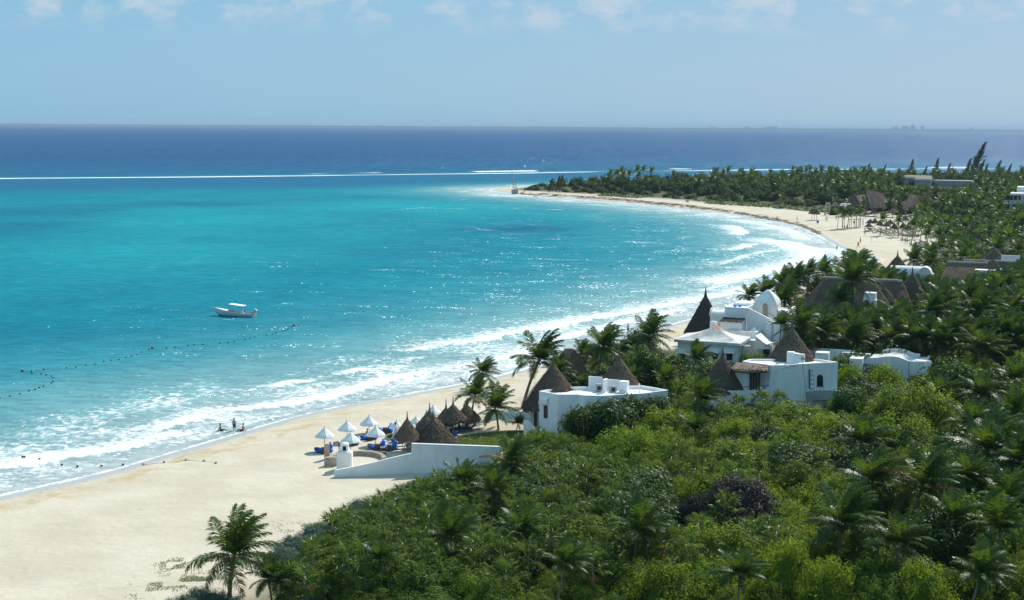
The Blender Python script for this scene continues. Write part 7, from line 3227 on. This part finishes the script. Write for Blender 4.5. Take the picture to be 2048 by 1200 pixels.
# ---- wooded point: individual palms, trees and casuarinas; the rest of the wood as one mass
FB = [bush_arrays(seed=500 + i, r=3.0, h=3.4, nclump=20, per=17, L=.72, W=.5, rough=.35, core=True, base=.1) for i in range(4)]
VF, FFc, off = [], [], 0
gen = np.random.default_rng(66)
cand = []
tries = 0
while len(cand) < 2900 and tries < 60000:
    tries += 1
    Y = 265 * (1090 / 265) ** gen.random()
    x = gen.uniform(.0, .47) * Y
    vd_ = veg_depth(x, Y)
    if vd_ < 1.5:
        continue
    px, py = proj((x, Y, 3))
    if Y < 440 and px < 1860:
        continue
    if Y < 640 and 1690 < px < 1850 and rng.random() < .5:
        continue
    cand.append((x, Y, vd_))
TIP = np.array([(1040, 384), (1100, 352), (1180, 346), (1235, 335), (1300, 331), (1420, 331), (1500, 330), (1640, 334), (1700, 336), (1780, 341), (1860, 339), (1950, 338), (2048, 336)], float)


def tip_limit(x, Y, z, h):
    px, pt = proj((x, Y, z + h))
    _, pb = proj((x, Y, z))
    lim = float(np.interp(px, TIP[:, 0], TIP[:, 1]))
    for Ym, x0, x1, l2 in ((803, 1786, 1944, 374), (556, 1690, 1845, 407), (512, 2000, 2060, 402)):
        if Y < Ym and x0 < px < x1:            # keep the far buildings in view
            lim = max(lim, l2)
    return 1.0 if pt >= lim else max(0.0, (pb - lim) / (pb - pt))


big = []
for x, Y, vd_ in cand:
    z = TH(x, Y)
    r = rng.uniform(2.0, 3.8) * (1.0 if vd_ > 14 else .45 + .04 * vd_)
    h = rng.uniform(3.0, 6.0) * min(1, .22 + vd_ / 34)
    k = tip_limit(x, Y, z, h * 1.1)
    if k < .2:
        continue
    if Y < 440:
        k = min(k, fit_height(x, Y, z, r, h * 1.1))
        if k < .25:
            continue
    h *= k
    if len(big) < 120 and rng.random() < .10 and vd_ > 8:
        big.append((x, Y, z, r, h))
        continue
    v, f = FB[rng.randrange(4)]
    a = rng.uniform(0, 6.28)
    ca, sa = math.cos(a), math.sin(a)
    s = r / 3.0
    q = np.column_stack([(v[:, 0] * ca - v[:, 1] * sa) * s + x, (v[:, 0] * sa + v[:, 1] * ca) * s + Y, v[:, 2] * h / 3.6 + z])
    VF.append(q)
    FFc.append(f + off)
    off += len(q)
wood = link_mesh('woods', np_mesh('woods', np.vstack(VF), np.vstack(FFc), M['forest'], smooth=False))
tag(wood, 'dense low wood covering the point and the land behind the beach', None, None, 'stuff')
FARB = [np_mesh('far_tree', v, f, M['forest'], smooth=False) for v, f in FB]
for x, Y, z, r, h in big:
    o = link_mesh('far_tree', FARB[rng.randrange(4)])
    o.location = (x, Y, z)
    o.rotation_euler = (0, 0, rng.uniform(0, 6))
    o.scale = (r / 3 * 1.15, r / 3 * 1.15, h / 3.6 * 1.12)
    px, py = proj((x, Y, z))
    zz = 'behind the far sand' if Y > 430 else 'behind the thatched halls'
    tag(o, 'round bushy tree in the wood ' + (zone(px, py, Y) if Y < 430 else ('on the wooded point' if px < 1560 else 'behind the far resort')), 'tree', 'bushy trees in the far wood')
far_list = []
tries = 0
pcl = []
while len(far_list) < 250 and tries < 7000:
    tries += 1
    Y = 300 * (900 / 300) ** rng.random()
    x = rng.uniform(.06, .40) * Y
    if veg_depth(x, Y) < (4 if Y < 600 else 24):
        continue
    px, py = proj((x, Y, 4))
    if Y < 440 and px < 1850:
        continue
    if 1640 < px < 1800 and Y < 620 and rng.random() < .75:
        continue
    if px < 1200 and rng.random() < .6:
        continue
    z = TH(x, Y)
    h = rng.uniform(4.5, 8.5)
    k = tip_limit(x, Y, z, h + 2.4)
    if Y < 440:
        k = min(k, fit_height(x, Y, z, 2, h + 2.4))
    if k < .5 or any((a - x) ** 2 + (b - Y) ** 2 < 12 for a, b in pcl):
        continue
    pcl.append((x, Y))
    far_list.append((Y, x, z, (h + 2.4) * k - 2.2, rng.uniform(.85, 1.15), px))
far_list.sort()
CR = []
for t in PALM_FAR:
    me = [c for c in t.children if c.name.startswith('crown')][0].data
    me.calc_loop_triangles()
    v = np.empty(len(me.vertices) * 3, np.float32)
    me.vertices.foreach_get('co', v)
    f = np.empty(len(me.loop_triangles) * 3, np.int32)
    me.loop_triangles.foreach_get('vertices', f)
    CR.append((v.reshape(-1, 3).astype(float), f.reshape(-1, 3)))
VF, FFc, off = [], [], 0
for i, (Y, x, z, h, s, px) in enumerate(far_list):
    zz = 'on the wooded point' if px < 1560 and Y > 430 else ('behind the far resort' if Y > 430 else 'behind the thatched halls')
    if i < 85:
        o = put(PALM_FAR[rng.randrange(4)], (x, Y, z + h), rng.uniform(-.6, .6), s, 'coconut palm ' + zz, 'palm tree', 'coconut palms ' + zz)
        for ch in o.children:
            if ch.name.startswith('trunk'):
                ch.scale = (1, 1, max(.2, (h / s + .3) / 5.5))
        continue
    v, f = CR[i % 4]
    a = rng.uniform(-.6, .6)
    q = np.column_stack([(v[:, 0] * math.cos(a) - v[:, 1] * math.sin(a)) * s + x, (v[:, 0] * math.sin(a) + v[:, 1] * math.cos(a)) * s + Y, v[:, 2] * s + z + h])
    VF.append(q)
    FFc.append(f + off)
    off += len(q)
    tv = np.array([(x + .15 * dx, Y + .15 * dy, zz_) for zz_ in (z - .2, z + h + .1) for dx, dy in ((-1, -1), (1, -1), (1, 1), (-1, 1))])
    VF.append(tv)
    FFc.append(np.array([(k, (k + 1) % 4, 4 + k) for k in range(4)] + [((k + 1) % 4, 4 + (k + 1) % 4, 4 + k) for k in range(4)]) + off)
    off += 8
tag(link_mesh('far_palms', np_mesh('far_palms', np.vstack(VF), np.vstack(FFc), M['palm'], smooth=False)), 'massed coconut palms in the far wood on the point', None, None, 'stuff')
# bushes in front of the resort halls
for i in range(26):
    px, py = rng.uniform(1655, 1850), rng.uniform(414, 430)
    g = G(px, py)
    o = link_mesh('far_tree', FARB[i % 4])
    s = rng.uniform(.45, .8)
    o.location = g
    o.rotation_euler = (0, 0, rng.uniform(0, 6))
    o.scale = (s, s, s * .75)
    tag(o, 'low bushy tree in front of the resort halls', 'tree', 'low bushes before the resort halls')
# palms on the far sand
fpal = [(1679, 424, 457, 9), (1690, 428, 456, 10), (1699, 425, 456, 12), (1713, 428, 454, 9), (1721, 424, 453, 9), (1765, 440, 470, 12), (1797, 443, 473, 12), (1826, 452, 478, 16), (1845, 456, 488, 15), (1862, 452, 490, 16), (1854, 468, 512, 13), (1888, 468, 500, 16), (1900, 492, 520, 13), (1835, 448, 470, 13), (1910, 470, 500, 15), (1935, 480, 515, 16), (1565, 400, 416, 10), (1930, 455, 490, 18), (1960, 470, 510, 20), (1990, 450, 490, 18), (2020, 470, 520, 22), (1848, 425, 452, 12), (1858, 430, 458, 12), (1870, 436, 466, 13), (1880, 440, 472, 13), (1893, 448, 480, 14), (1840, 418, 442, 11), (1700, 404, 424, 9), (1728, 406, 424, 9), (1748, 410, 424, 9), (1778, 408, 425, 10), (1797, 410, 426, 10), (1812, 412, 428, 10), (1875, 470, 502, 14), (1905, 455, 488, 15)]
for i, (px, py, pb, rp) in enumerate(fpal):
    g = G(px, pb)
    c = D(px, py, g.y)
    s = pxm(rp, g.y) / 2.2
    where = 'standing on the far sand left of the resort' if px < 1730 and px > 1600 else ('among the resort palapas' if px < 1840 else ('beside the far sand' if px > 1600 else 'at the edge of the point'))
    o = put(PALM_FAR[i % 4], c, rng.uniform(-.5, .5), s, 'slender coconut palm ' + where, 'palm tree', 'slender coconut palms ' + where)
    for ch in o.children:
        if ch.name.startswith('trunk'):
            ch.scale = (.8, .8, max(.2, ((c.z - g.z) / s + .2) / 5.5))
# casuarinas on the skyline
def casuarina(seed, H, lean):
    gen_ = np.random.default_rng(seed)
    root = empty('casuarina_tree', (0, 0, -500))
    mb = MB()
    pts = [(lean * H * (t ** 1.5), 0, H * t) for t in np.linspace(0, 1, 7)]
    mb.tube(pts, [.28 * (1 - t) + .04 for t in np.linspace(0, 1, 7)], 6)
    me = bpy.data.meshes.new('trunk')
    me.from_pydata(mb.v, [], mb.f)
    me.materials.append(M['bark'])
    link_mesh('trunk', me, root)
    V, F = [], []
    for i in range(420):
        t = gen_.uniform(.12, 1)
        c = np.array([lean * H * t ** 1.5, 0, H * t])
        side = gen_.normal(0, 1, 2)
        w = (1.05 - t) * H * .17 * (0.6 + .8 * abs(math.sin(t * 9 + seed)))
        c[:2] += side * w * .6
        c[0] += abs(gen_.normal(0, .5)) * w
        d = np.array([.7 + gen_.normal(0, .3), gen_.normal(0, .4), .55 + gen_.normal(0, .35)])
        d /= np.linalg.norm(d)
        l = gen_.uniform(.6, 1.5)
        s = np.cross(d, [0, 1, 0])
        s = s / (np.linalg.norm(s) + 1e-6) * .13
        b = len(V)
        V += [c - s, c + s, c + d * l + s * .3, c + d * l - s * .3]
        F.append((b, b + 1, b + 2, b + 3))
    link_mesh('crown', tri_mesh('crown', V, F, M['pine']), root)
    return root


CAS = [casuarina(1, 10, .30), casuarina(2, 10, .42), casuarina(3, 10, .2)]
cas = [(1941, 336, 288, 1, 'tall windswept casuarina standing out against the sea'), (1930, 338, 318, 0, 'casuarina leaning against the left of the tall one'), (1818, 340, 320, 2, 'upright casuarina on the skyline left of the tall one'),
       (1868, 338, 318, 2, 'casuarina midway on the skyline left of the tall one'), (1955, 338, 321, 1, 'small casuarina right of the tall one'), (1988, 337, 322, 1, 'leaning casuarina third right of the tall one'),
       (1733, 340, 328, 2, 'small dark casuarina farthest left on the skyline'), (1762, 340, 330, 1, 'low casuarina clump left of the upright one'), (1892, 338, 327, 0, 'low casuarina between the midway and the tall one'), (2012, 337, 329, 1, 'low casuarina near the right edge'), (1847, 340, 333, 0, 'low casuarina right of the upright one'), (1967, 338, 328, 0, 'second small casuarina right of the tall one')]
for px, pb, pt, t, lb in cas:
    Y = 960
    c = D(px, pb + 4, Y)
    zt = D(px, pt, Y).z
    s = (zt - 3) / 10
    w = .85 if px == 1941 else .8
    o = put(CAS[t], (c.x, Y, 3), 0, s, lb, 'tree', 'casuarinas on the skyline')
    o.scale = (s * w, s * w, s)
for px, py, pt, Y, lb in ((1112, 381, 353, 742, 'dark spindly pine cluster, left of the pair near the tip of the point'), (1118, 380, 352, 745, 'dark spindly pine cluster, right of the pair near the tip of the point'), (1098, 381, 358, 738, 'small dark pine nearest the tip of the point')):
    c = D(px, py, Y)
    s = (D(px, pt, Y).z - 2) / 10
    put(CAS[2], (c.x, Y, 2), .3, s, lb, 'tree', 'spindly pines near the tip')

# ---- low scrub and weed along the point
gen = np.random.default_rng(91)
V = []
a = np.array([(G(*p).x, G(*p).y) for p in [(1045, 384), (1100, 386), (1200, 392), (1330, 400), (1420, 408), (1500, 413), (1580, 419), (1660, 427), (1700, 430), (1740, 425), (1640, 418), (1560, 411), (1420, 402), (1330, 394), (1200, 387), (1100, 382)]])
X = gen.uniform(a[:, 0].min(), a[:, 0].max(), 60000)
Y_ = gen.uniform(a[:, 1].min(), a[:, 1].max(), 60000)
k = in_poly(X, Y_, a) & (fbm(X * .05, Y_ * .03, 95, 3) > .47)
X, Y_ = X[k][:9000], Y_[k][:9000]
z = land_h(shore_sd(X, Y_), X, Y_) + gen.uniform(0, .7, len(X))
v, f = leaf_cloud(np.column_stack([X, Y_, z]), np.tile([0, -.3, 1.0], (len(X), 1)), 1.5, .8, gen, .5)
tag(link_mesh('dune_scrub', np_mesh('dune_scrub', v, f, M['grassb'], smooth=False)), 'low green dune scrub between the far sand and the wood', None, None, 'stuff')
# dark weed line along the far waterline
V, F = [], []
for _ in range(800):
    px = rng.uniform(1040, 1640)
    py = float(np.interp(px, [1040, 1150, 1250, 1360, 1440, 1500, 1560, 1605, 1640], [386, 393, 400.5, 411, 420, 429, 439, 449, 464])) + rng.gauss(0, .9)
    q = P(px, py, .5)
    q.z = TH(q.x, q.y) + .02
    b = len(V)
    for j in range(4):
        an = 1.57 * j + rng.random()
        rr = rng.uniform(.3, 1.3)
        V.append((q.x + rr * math.cos(an) * 1.5, q.y + rr * math.sin(an), q.z + (.09 if j % 2 else .02)))
    F.append((b, b + 1, b + 2, b + 3))
M['weed'] = simple_mat('dry_seaweed', (0.24, 0.18, 0.11), 0.95, 0.25, 2)
me = bpy.data.meshes.new('seaweed')
me.from_pydata(V, [], F)
me.materials.append(M['weed'])
tag(link_mesh('seaweed', me), 'brown seaweed cast up along the far waterline', None, None, 'stuff')


# ---- people
SKIN = {'tan': simple_mat('tanned_skin', (0.30, 0.16, 0.10), 0.6, 0.06, 4), 'dark': simple_mat('deep_tan_skin', (0.16, 0.085, 0.06), 0.6, 0.06, 4), 'fair': simple_mat('sunburnt_skin', (0.50, 0.26, 0.19), 0.6, 0.06, 4)}
M['hair'] = simple_mat('dark_hair', (0.02, 0.015, 0.012), 0.6, 0.1, 5)
M['shortblue'] = simple_mat('blue_shorts', (0.03, 0.08, 0.26), 0.8, 0.08, 5)
M['shortred'] = simple_mat('red_shorts', (0.35, 0.04, 0.05), 0.8, 0.08, 5)
M['whitec'] = simple_mat('white_clothes', (0.80, 0.80, 0.79), 0.85, 0.04, 5)
M['darkc'] = simple_mat('dark_clothes', (0.03, 0.03, 0.045), 0.85, 0.1, 5)


def skin_body(joints, edges, radii, root_i, lvl=2):
    me = bpy.data.meshes.new('body')
    me.from_pydata(joints, edges, [])
    o = bpy.data.objects.new('body', me)
    COL.objects.link(o)
    o.modifiers.new('Skin', 'SKIN')
    for i, sv in enumerate(me.skin_vertices[0].data):
        r = radii[i]
        sv.radius = r if hasattr(r, '__len__') else (r, r)
        sv.use_root = (i == root_i)
    sub = o.modifiers.new('Sub', 'SUBSURF')
    sub.levels = lvl
    sub.render_levels = lvl
    dg = bpy.context.evaluated_depsgraph_get()
    dg.update()
    m2 = bpy.data.meshes.new_from_object(o.evaluated_get(dg))
    bpy.data.objects.remove(o)
    m2.name = 'body'
    m2.polygons.foreach_set('use_smooth', [True] * len(m2.polygons))
    return m2


def person_joints(pose):
    """1.72 m figure, facing -y; returns joints, edges, radii"""
    J, E, R = [], [], []

    def add(p, r, par=None):
        J.append(tuple(p))
        R.append(r)
        if par is not None:
            E.append((par, len(J) - 1))
        return len(J) - 1
    if pose == 'sit':
        pel = add((0, 0, .12), (.15, .12))
        up = Vector((.0, .10, 1)).normalized()
    else:
        pel = add((0, 0, .92), (.145, .105))
        up = Vector((0, .0, 1))
    P0 = Vector(J[pel])
    wst = add(P0 + up * .17, (.12, .09), pel)
    chs = add(P0 + up * .38, (.155, .105), wst)
    nkb = add(P0 + up * .52, (.085, .07), chs)
    nk = add(P0 + up * .60, (.05, .05), nkb)
    hd0 = add(P0 + up * .66, (.075, .085), nk)
    hd1 = add(P0 + up * .76, (.085, .10), hd0)
    hd2 = add(P0 + up * .84, (.055, .065), hd1)
    nose = add(P0 + up * .72 + Vector((0, -.105, 0)), (.016, .02), hd0)
    for s in (-1, 1):
        ear = add(P0 + up * .74 + Vector((s * .088, .01, 0)), (.015, .022), hd1)
        sh_ = add(P0 + up * .49 + Vector((s * .175, 0, 0)), (.06, .06), chs)
        if pose == 'walk':
            el = P0 + up * .20 + Vector((s * .23, .06 * s, 0))
            ha = el + Vector((-s * .0, -.10 - .10 * s, -.23))
        elif pose == 'sit':
            el = P0 + up * .22 + Vector((s * .25, .14, 0))
            ha = el + Vector((s * .10, .16, -.25))
        elif pose == 'crouch':
            el = P0 + up * .22 + Vector((s * .22, -.12, 0))
            ha = el + Vector((-s * .02, -.24, -.10))
        elif pose == 'raise' and s > 0:
            el = P0 + up * .52 + Vector((s * .34, -.14, 0))
            ha = el + Vector((-s * .14, -.10, .17))
        else:
            el = P0 + up * .21 + Vector((s * .225, .02, 0))
            ha = el + Vector((-s * .015, -.05, -.25))
        e_ = add(el, (.043, .043), sh_)
        w_ = add(ha, (.030, .026), e_)
        d = (ha - el).normalized()
        pm = add(ha + d * .075, (.034, .020), w_)
        sd_ = Vector((0, 1, 0)) if abs(d.z) > .6 else Vector((0, 0, 1))
        for q in range(4):
            add(ha + d * (.155 + (.012, .022, .016, 0)[q]) + sd_ * (.027 - .018 * q), (.009, .009), pm)
        add(ha + d * .085 - sd_ * .0 + sd_ * .055, (.011, .011), w_)
        hip = add(P0 + Vector((s * .085, 0, -.06 if pose != 'sit' else 0.0)), (.095, .095), pel)
        if pose == 'walk':
            kn = P0 + Vector((s * .10, -.16 * s, -.46))
            an = kn + Vector((0, .10 if s > 0 else .18, -.40))
        elif pose == 'sit':
            kn = P0 + Vector((s * .16, -.40, .12))
            an = kn + Vector((s * .02, -.34, -.20))
        else:
            kn = P0 + Vector((s * .105, -.015, -.46))
            an = kn + Vector((s * .015, .02, -.41))
        th = add((P0 + Vector((s * .09, 0, -.06))).lerp(kn, .5), (.075, .078), hip)
        k_i = add(kn, (.052, .055), th)
        cf = add(kn.lerp(an, .38), (.048, .052), k_i)
        a_i = add(an, (.033, .036), cf)
        add(an + Vector((0, -.06, -.035)), (.035, .028), a_i)
        add(an + Vector((0, -.17, -.045)), (.032, .018), len(J) - 1)
    return J, E, R, pel


BODY = {}
for pose in ('stand', 'walk', 'sit', 'raise'):
    J, E, R, pi_ = person_joints(pose)
    BODY[pose] = (skin_body(J, E, R, pi_), J)


def garment(pose, kind):
    J = BODY[pose][1]
    mb = MB()
    p = [Vector(q) for q in J]
    pel = p[0]
    n0 = 9                                      # joints before the arms and legs
    legs = []
    per = (len(J) - n0) // 2
    for s in range(2):
        b = n0 + s * per
        leg = b + 2 + 2 + 1 + 4 + 1             # ear, shoulder, elbow, wrist, palm, 4 fingers, thumb
        legs.append((p[leg], p[leg + 1], p[leg + 2], p[leg + 4]))
    if kind in ('shorts', 'trunks', 'trousers'):
        up = (p[1] - pel).normalized()
        mb.tube([pel + up * .09, pel - up * .0, pel - up * .07], [.150, .165, .16], 12)
        for h_, t_, k_, a_ in legs:
            if kind == 'trousers':
                mb.tube([h_ + Vector((0, 0, .02)), t_, k_, k_.lerp(a_, .5), a_], [.108, .098, .078, .072, .068], 9)
            else:
                mb.tube([h_ + Vector((0, 0, .02)), t_, t_.lerp(k_, .5)], [.112, .106, .10], 10)
    elif kind == 'shirt':
        mb.tube([p[0], p[1], p[2], p[3], p[3] + (p[4] - p[3]) * .4], [.165, .15, .175, .13, .07], 12)
        for s in range(2):
            b = n0 + s * per
            mb.tube([p[b + 1], p[b + 2], p[b + 2].lerp(p[b + 3], .7)], [.085, .066, .052], 8)
    elif kind == 'hair':
        c = p[6]
        mb.lathe([(.098, -.03), (.104, .02), (.094, .07), (.06, .108), (.001, .122)], 12, (c.x, c.y + .018, c.z))
    me = bpy.data.meshes.new(kind)
    me.from_pydata([tuple(v) for v in mb.v], [], mb.f)
    me.polygons.foreach_set('use_smooth', [True] * len(me.polygons))
    return me


GAR = {}


def person(loc, pose, skin, label, bottom=('shorts', 'shortblue'), top=None, rz=0.0, sc=1.0, group=None, hair='hair'):
    root = empty('person', loc, label, 'person', group)
    root.rotation_euler = (0, 0, rz)
    root.scale = (sc, sc, sc)

    def part(key, name, me, mat):
        o = link_mesh(name, me, root)
        if not len(me.materials):
            me.materials.append(mat)
        o.material_slots[0].link = 'OBJECT'
        o.material_slots[0].material = mat
        return o
    part('body', 'body', BODY[pose][0], SKIN[skin])
    for kind, mat in [('hair', hair)] + ([bottom] if bottom else []) + ([('shirt', top)] if top else []):
        if (pose, kind) not in GAR:
            GAR[(pose, kind)] = garment(pose, kind)
        part(kind, kind, GAR[(pose, kind)], M[mat])
    return root


# the three bathers near the wet sand
q = P(468.5, 862.5, -.08)
person((q.x, q.y, -.12), 'stand', 'tan', 'person standing in the shallow surf in blue shorts, seen from behind', ('shorts', 'shortblue'), None, math.radians(170), .93)
q = P(441.5, 862.5, -.05)
person((q.x, q.y, -.05), 'sit', 'dark', 'person sitting in the surf left of the standing bather', ('shorts', 'darkc'), None, math.radians(100), 1.0)
q = P(485.5, 862.5, -.03)
person((q.x, q.y, -.03), 'sit', 'tan', 'person sitting at the water edge right of the standing bather', ('shorts', 'shortred'), None, math.radians(-70), 1.0)
# walkers by the surf behind the palms
for px, pb, pose, sk, bt_, rz, lb in ((1256, 667, 'raise', 'fair', ('shorts', 'shortblue'), .4, 'rightmost walker at the surf, arm raised to the head'), (1235, 670, 'walk', 'fair', ('shorts', 'darkc'), .3, 'walker at the surf left of the one with raised arm'),
                                     (1226.5, 668, 'walk', 'tan', ('shorts', 'shortred'), -.3, 'walker at the surf partly hidden by palm fronds'), (1219, 668, 'stand', 'tan', ('shorts', 'darkc'), .2, 'leftmost walker at the surf among palm fronds')):
    g = G(px, pb)
    person(g, pose, sk, lb, bt_, None, rz, 1.0)
g = G(791, 877.5)
person(g, 'walk', 'tan', 'waiter dressed all in white walking beside the white parasol', ('trousers', 'whitec'), 'whitec', 1.2, 1.05)
g = G(734, 876)
person(g + Vector((0, 0, .15)), 'sit', 'tan', 'person sitting on the foot of a blue daybed under a parasol', ('shorts', 'woodl'), None, -.6, .95)
for px, pb, lb in ((916, 864, 'person reclining on the left wooden lounger under the palapa'), (933, 862, 'person reclining on the right wooden lounger under the palapa'), (811, 889.5, 'person lying beside the white covered lounger')):
    g = G(px, pb)
    person(g + Vector((.1, 0, .34)), 'sit', 'fair', lb, ('shorts', 'darkc'), 'shortblue' if px < 920 else None, math.radians(-80), .95)
farp = [(1554, 441.5, 'walk', 'fair', ('shorts', 'darkc'), None, 'walker in dark shorts, left of two on the far sand'), (1594, 442, 'stand', 'fair', ('shorts', 'shortred'), None, 'person in red beside a beach bag on the far sand'),
        (1651, 441, 'stand', 'fair', ('shorts', 'whitec'), None, 'left one of two people near the blue barrel'), (1653.5, 443, 'walk', 'tan', ('shorts', 'darkc'), None, 'right one of two people near the blue barrel'),
        (1689, 460, 'stand', 'fair', ('shorts', 'shortred'), None, 'left one of two people before the wooden frame'), (1694, 460, 'walk', 'fair', ('shorts', 'shortblue'), 'shortblue', 'right one of two people before the wooden frame'),
        (1673.5, 502.5, 'stand', 'dark', ('shorts', 'darkc'), 'darkc', 'lone dark figure standing in the far surf'), (1716, 495, 'walk', 'fair', ('shorts', 'shortred'), 'shortred', 'walker in red nearest the far surf'),
        (1720.5, 487, 'walk', 'fair', ('shorts', 'darkc'), None, 'walker in dark shorts following the one in red'), (1730, 470, 'stand', 'tan', ('shorts', 'shortred'), None, 'person left of the leftmost resort palapa'),
        (1804, 484, 'stand', 'tan', ('shorts', 'darkc'), 'darkc', 'person in dark at the left of the resort group'), (1810.5, 486.5, 'stand', 'tan', ('shorts', 'shortblue'), 'yellow', 'person in yellow top in the resort group'),
        (1814.5, 487, 'walk', 'fair', ('shorts', 'shortred'), None, 'sunburnt person at the right of the resort group'), (1822.5, 488, 'stand', 'tan', ('trousers', 'darkc'), 'whitec', 'person in white shirt right of the resort group'),
        (1842, 516, 'walk', 'tan', ('trousers', 'darkc'), 'whitec', 'person in white shirt walking alone on the near part of the far sand'), (1068.5, 396.5, 'stand', 'tan', ('shorts', 'darkc'), None, 'left one of two tiny figures near the tip of the point'),
        (1074, 397, 'stand', 'tan', ('shorts', 'darkc'), None, 'right one of two tiny figures near the tip of the point')]
for px, pb, pose, sk, bt_, tp, lb in farp:
    g = G(px, pb)
    person(g, pose, sk, lb, bt_, tp, rng.uniform(-2, 2), 1.05)
# ================================================================== labels that single out the repeats: by landmark, side and rank
LAND = [('the big purple-brown bush', 1480, 1010), ('the white villa', 1560, 800), ('the low white house', 1180, 840), ('the long white wall', 850, 930), ('the vaulted house', 1795, 745), ('the lone palm', 455, 1120),
        ('the bright yellow-green bush', 1570, 1110), ('the silvery drooping palm', 902, 1090), ('the bright-ribbed palm', 1278, 1075), ('the skirted palm', 1845, 1000), ('the broad front palm', 1690, 1070), ('the dark edge palm', 1975, 940),
        ('the ragged palm', 1022, 950), ('the domed house', 1480, 690), ('the long thatched hall', 1710, 620), ('the steep cone house', 1823, 590), ('the barrel vault', 1810, 550), ('the right thatched hall', 1950, 550),
        ('the resort palapas', 1790, 455), ('the slanted resort roof', 1755, 400), ('the concrete building', 1880, 372), ('the balcony building', 2035, 400), ('the beacon', 1030, 385), ('the lifeguard tower', 1655, 415),
        ('the tall casuarina', 1941, 335), ('the spindly pines', 1112, 375), ('the big dark tree', 1225, 830), ('the wide dark tree', 1905, 750), ('the middle of the point', 1380, 372), ('the banana plant', 1720, 690), ('the leftmost resort palapa', 1737, 458), ('the yellow bag', 1868, 497), ('the small white hut wall', 1916, 497), ('the net pole', 1742, 482), ('the twin palm', 530, 1165), ('the end of the sand strip', 700, 1030), ('the ground cover strip', 590, 1118), ('the lawn', 985, 880), ('the stair wall', 1058, 860), ('the domed end of the vault', 1850, 550), ('the balcony rail', 1480, 790), ('the wall ladder', 1622, 800), ('the brown bush', 1800, 820), ('the red buoy', 45, 743), ('the moored boat', 475, 625)]
SHORT = {'green_shrub': 'mid green shrub', 'yellow_green_shrub': 'yellow-green shrub', 'dark_shrub': 'dark glossy shrub', 'purple_shrub': 'purple-brown shrub', 'silver_shrub': 'low silvery shrub', 'fan_palm': 'fan palm', 'coconut_palm': 'coconut palm',
         'far_tree': 'bushy tree', 'swim_float': 'small dark float', 'sun_lounger': 'dark sun lounger'}
ORD = ['nearest', 'second nearest', 'third nearest', 'fourth nearest', 'fifth nearest', 'sixth nearest', 'seventh nearest', 'eighth nearest', 'ninth nearest', 'tenth nearest', 'eleventh nearest', 'twelfth nearest', 'thirteenth nearest', 'fourteenth nearest', 'fifteenth nearest', 'sixteenth nearest', 'seventeenth nearest', 'eighteenth nearest', 'nineteenth nearest', 'twentieth nearest', 'twenty-first nearest', 'twenty-second nearest', 'twenty-third nearest', 'twenty-fourth nearest', 'twenty-fifth nearest', 'twenty-sixth nearest', 'twenty-seventh nearest']
seen = {}
for o in bpy.data.objects:
    if o.parent is None and o.get('label') and o.get('category'):
        seen.setdefault(o['label'], []).append(o)
buckets = {}
for lb, os_ in seen.items():
    if len(os_) < 2:
        continue
    for o in os_:
        k = o.name.split('.')[0]
        if k not in SHORT:
            continue
        px, py = proj(o.location)
        best = min(LAND, key=lambda q: (q[1] - px) ** 2 + 2.2 * (q[2] - py) ** 2)
        dx, dy = px - best[1], (py - best[2]) * 1.5
        an = math.degrees(math.atan2(dy, dx))
        side = ['right of', 'below and right of', 'below', 'below and left of', 'left of', 'above and left of', 'above', 'above and right of'][int(((an + 360 + 22.5) % 360) // 45)]
        noun = SHORT[k] if 'tan' not in lb else 'tan float'
        buckets.setdefault((noun, best[0], side), []).append((math.hypot(dx, dy), o))
for (noun, lm, side), lst in buckets.items():
    lst.sort(key=lambda q: q[0])
    for i, (_, o) in enumerate(lst):
        o['label'] = ('%s %s %s %s' % (noun, side, lm, '') if len(lst) == 1 else '%s %s %s %s' % (ORD[min(i, len(ORD) - 1)], noun, side, lm)).strip()
# templates that were never placed
for o in [o for o in bpy.data.objects if o.type == 'EMPTY' and o.parent is None and o.location.z < -400]:
    for ch in list(o.children):
        bpy.data.objects.remove(ch)
    bpy.data.objects.remove(o)
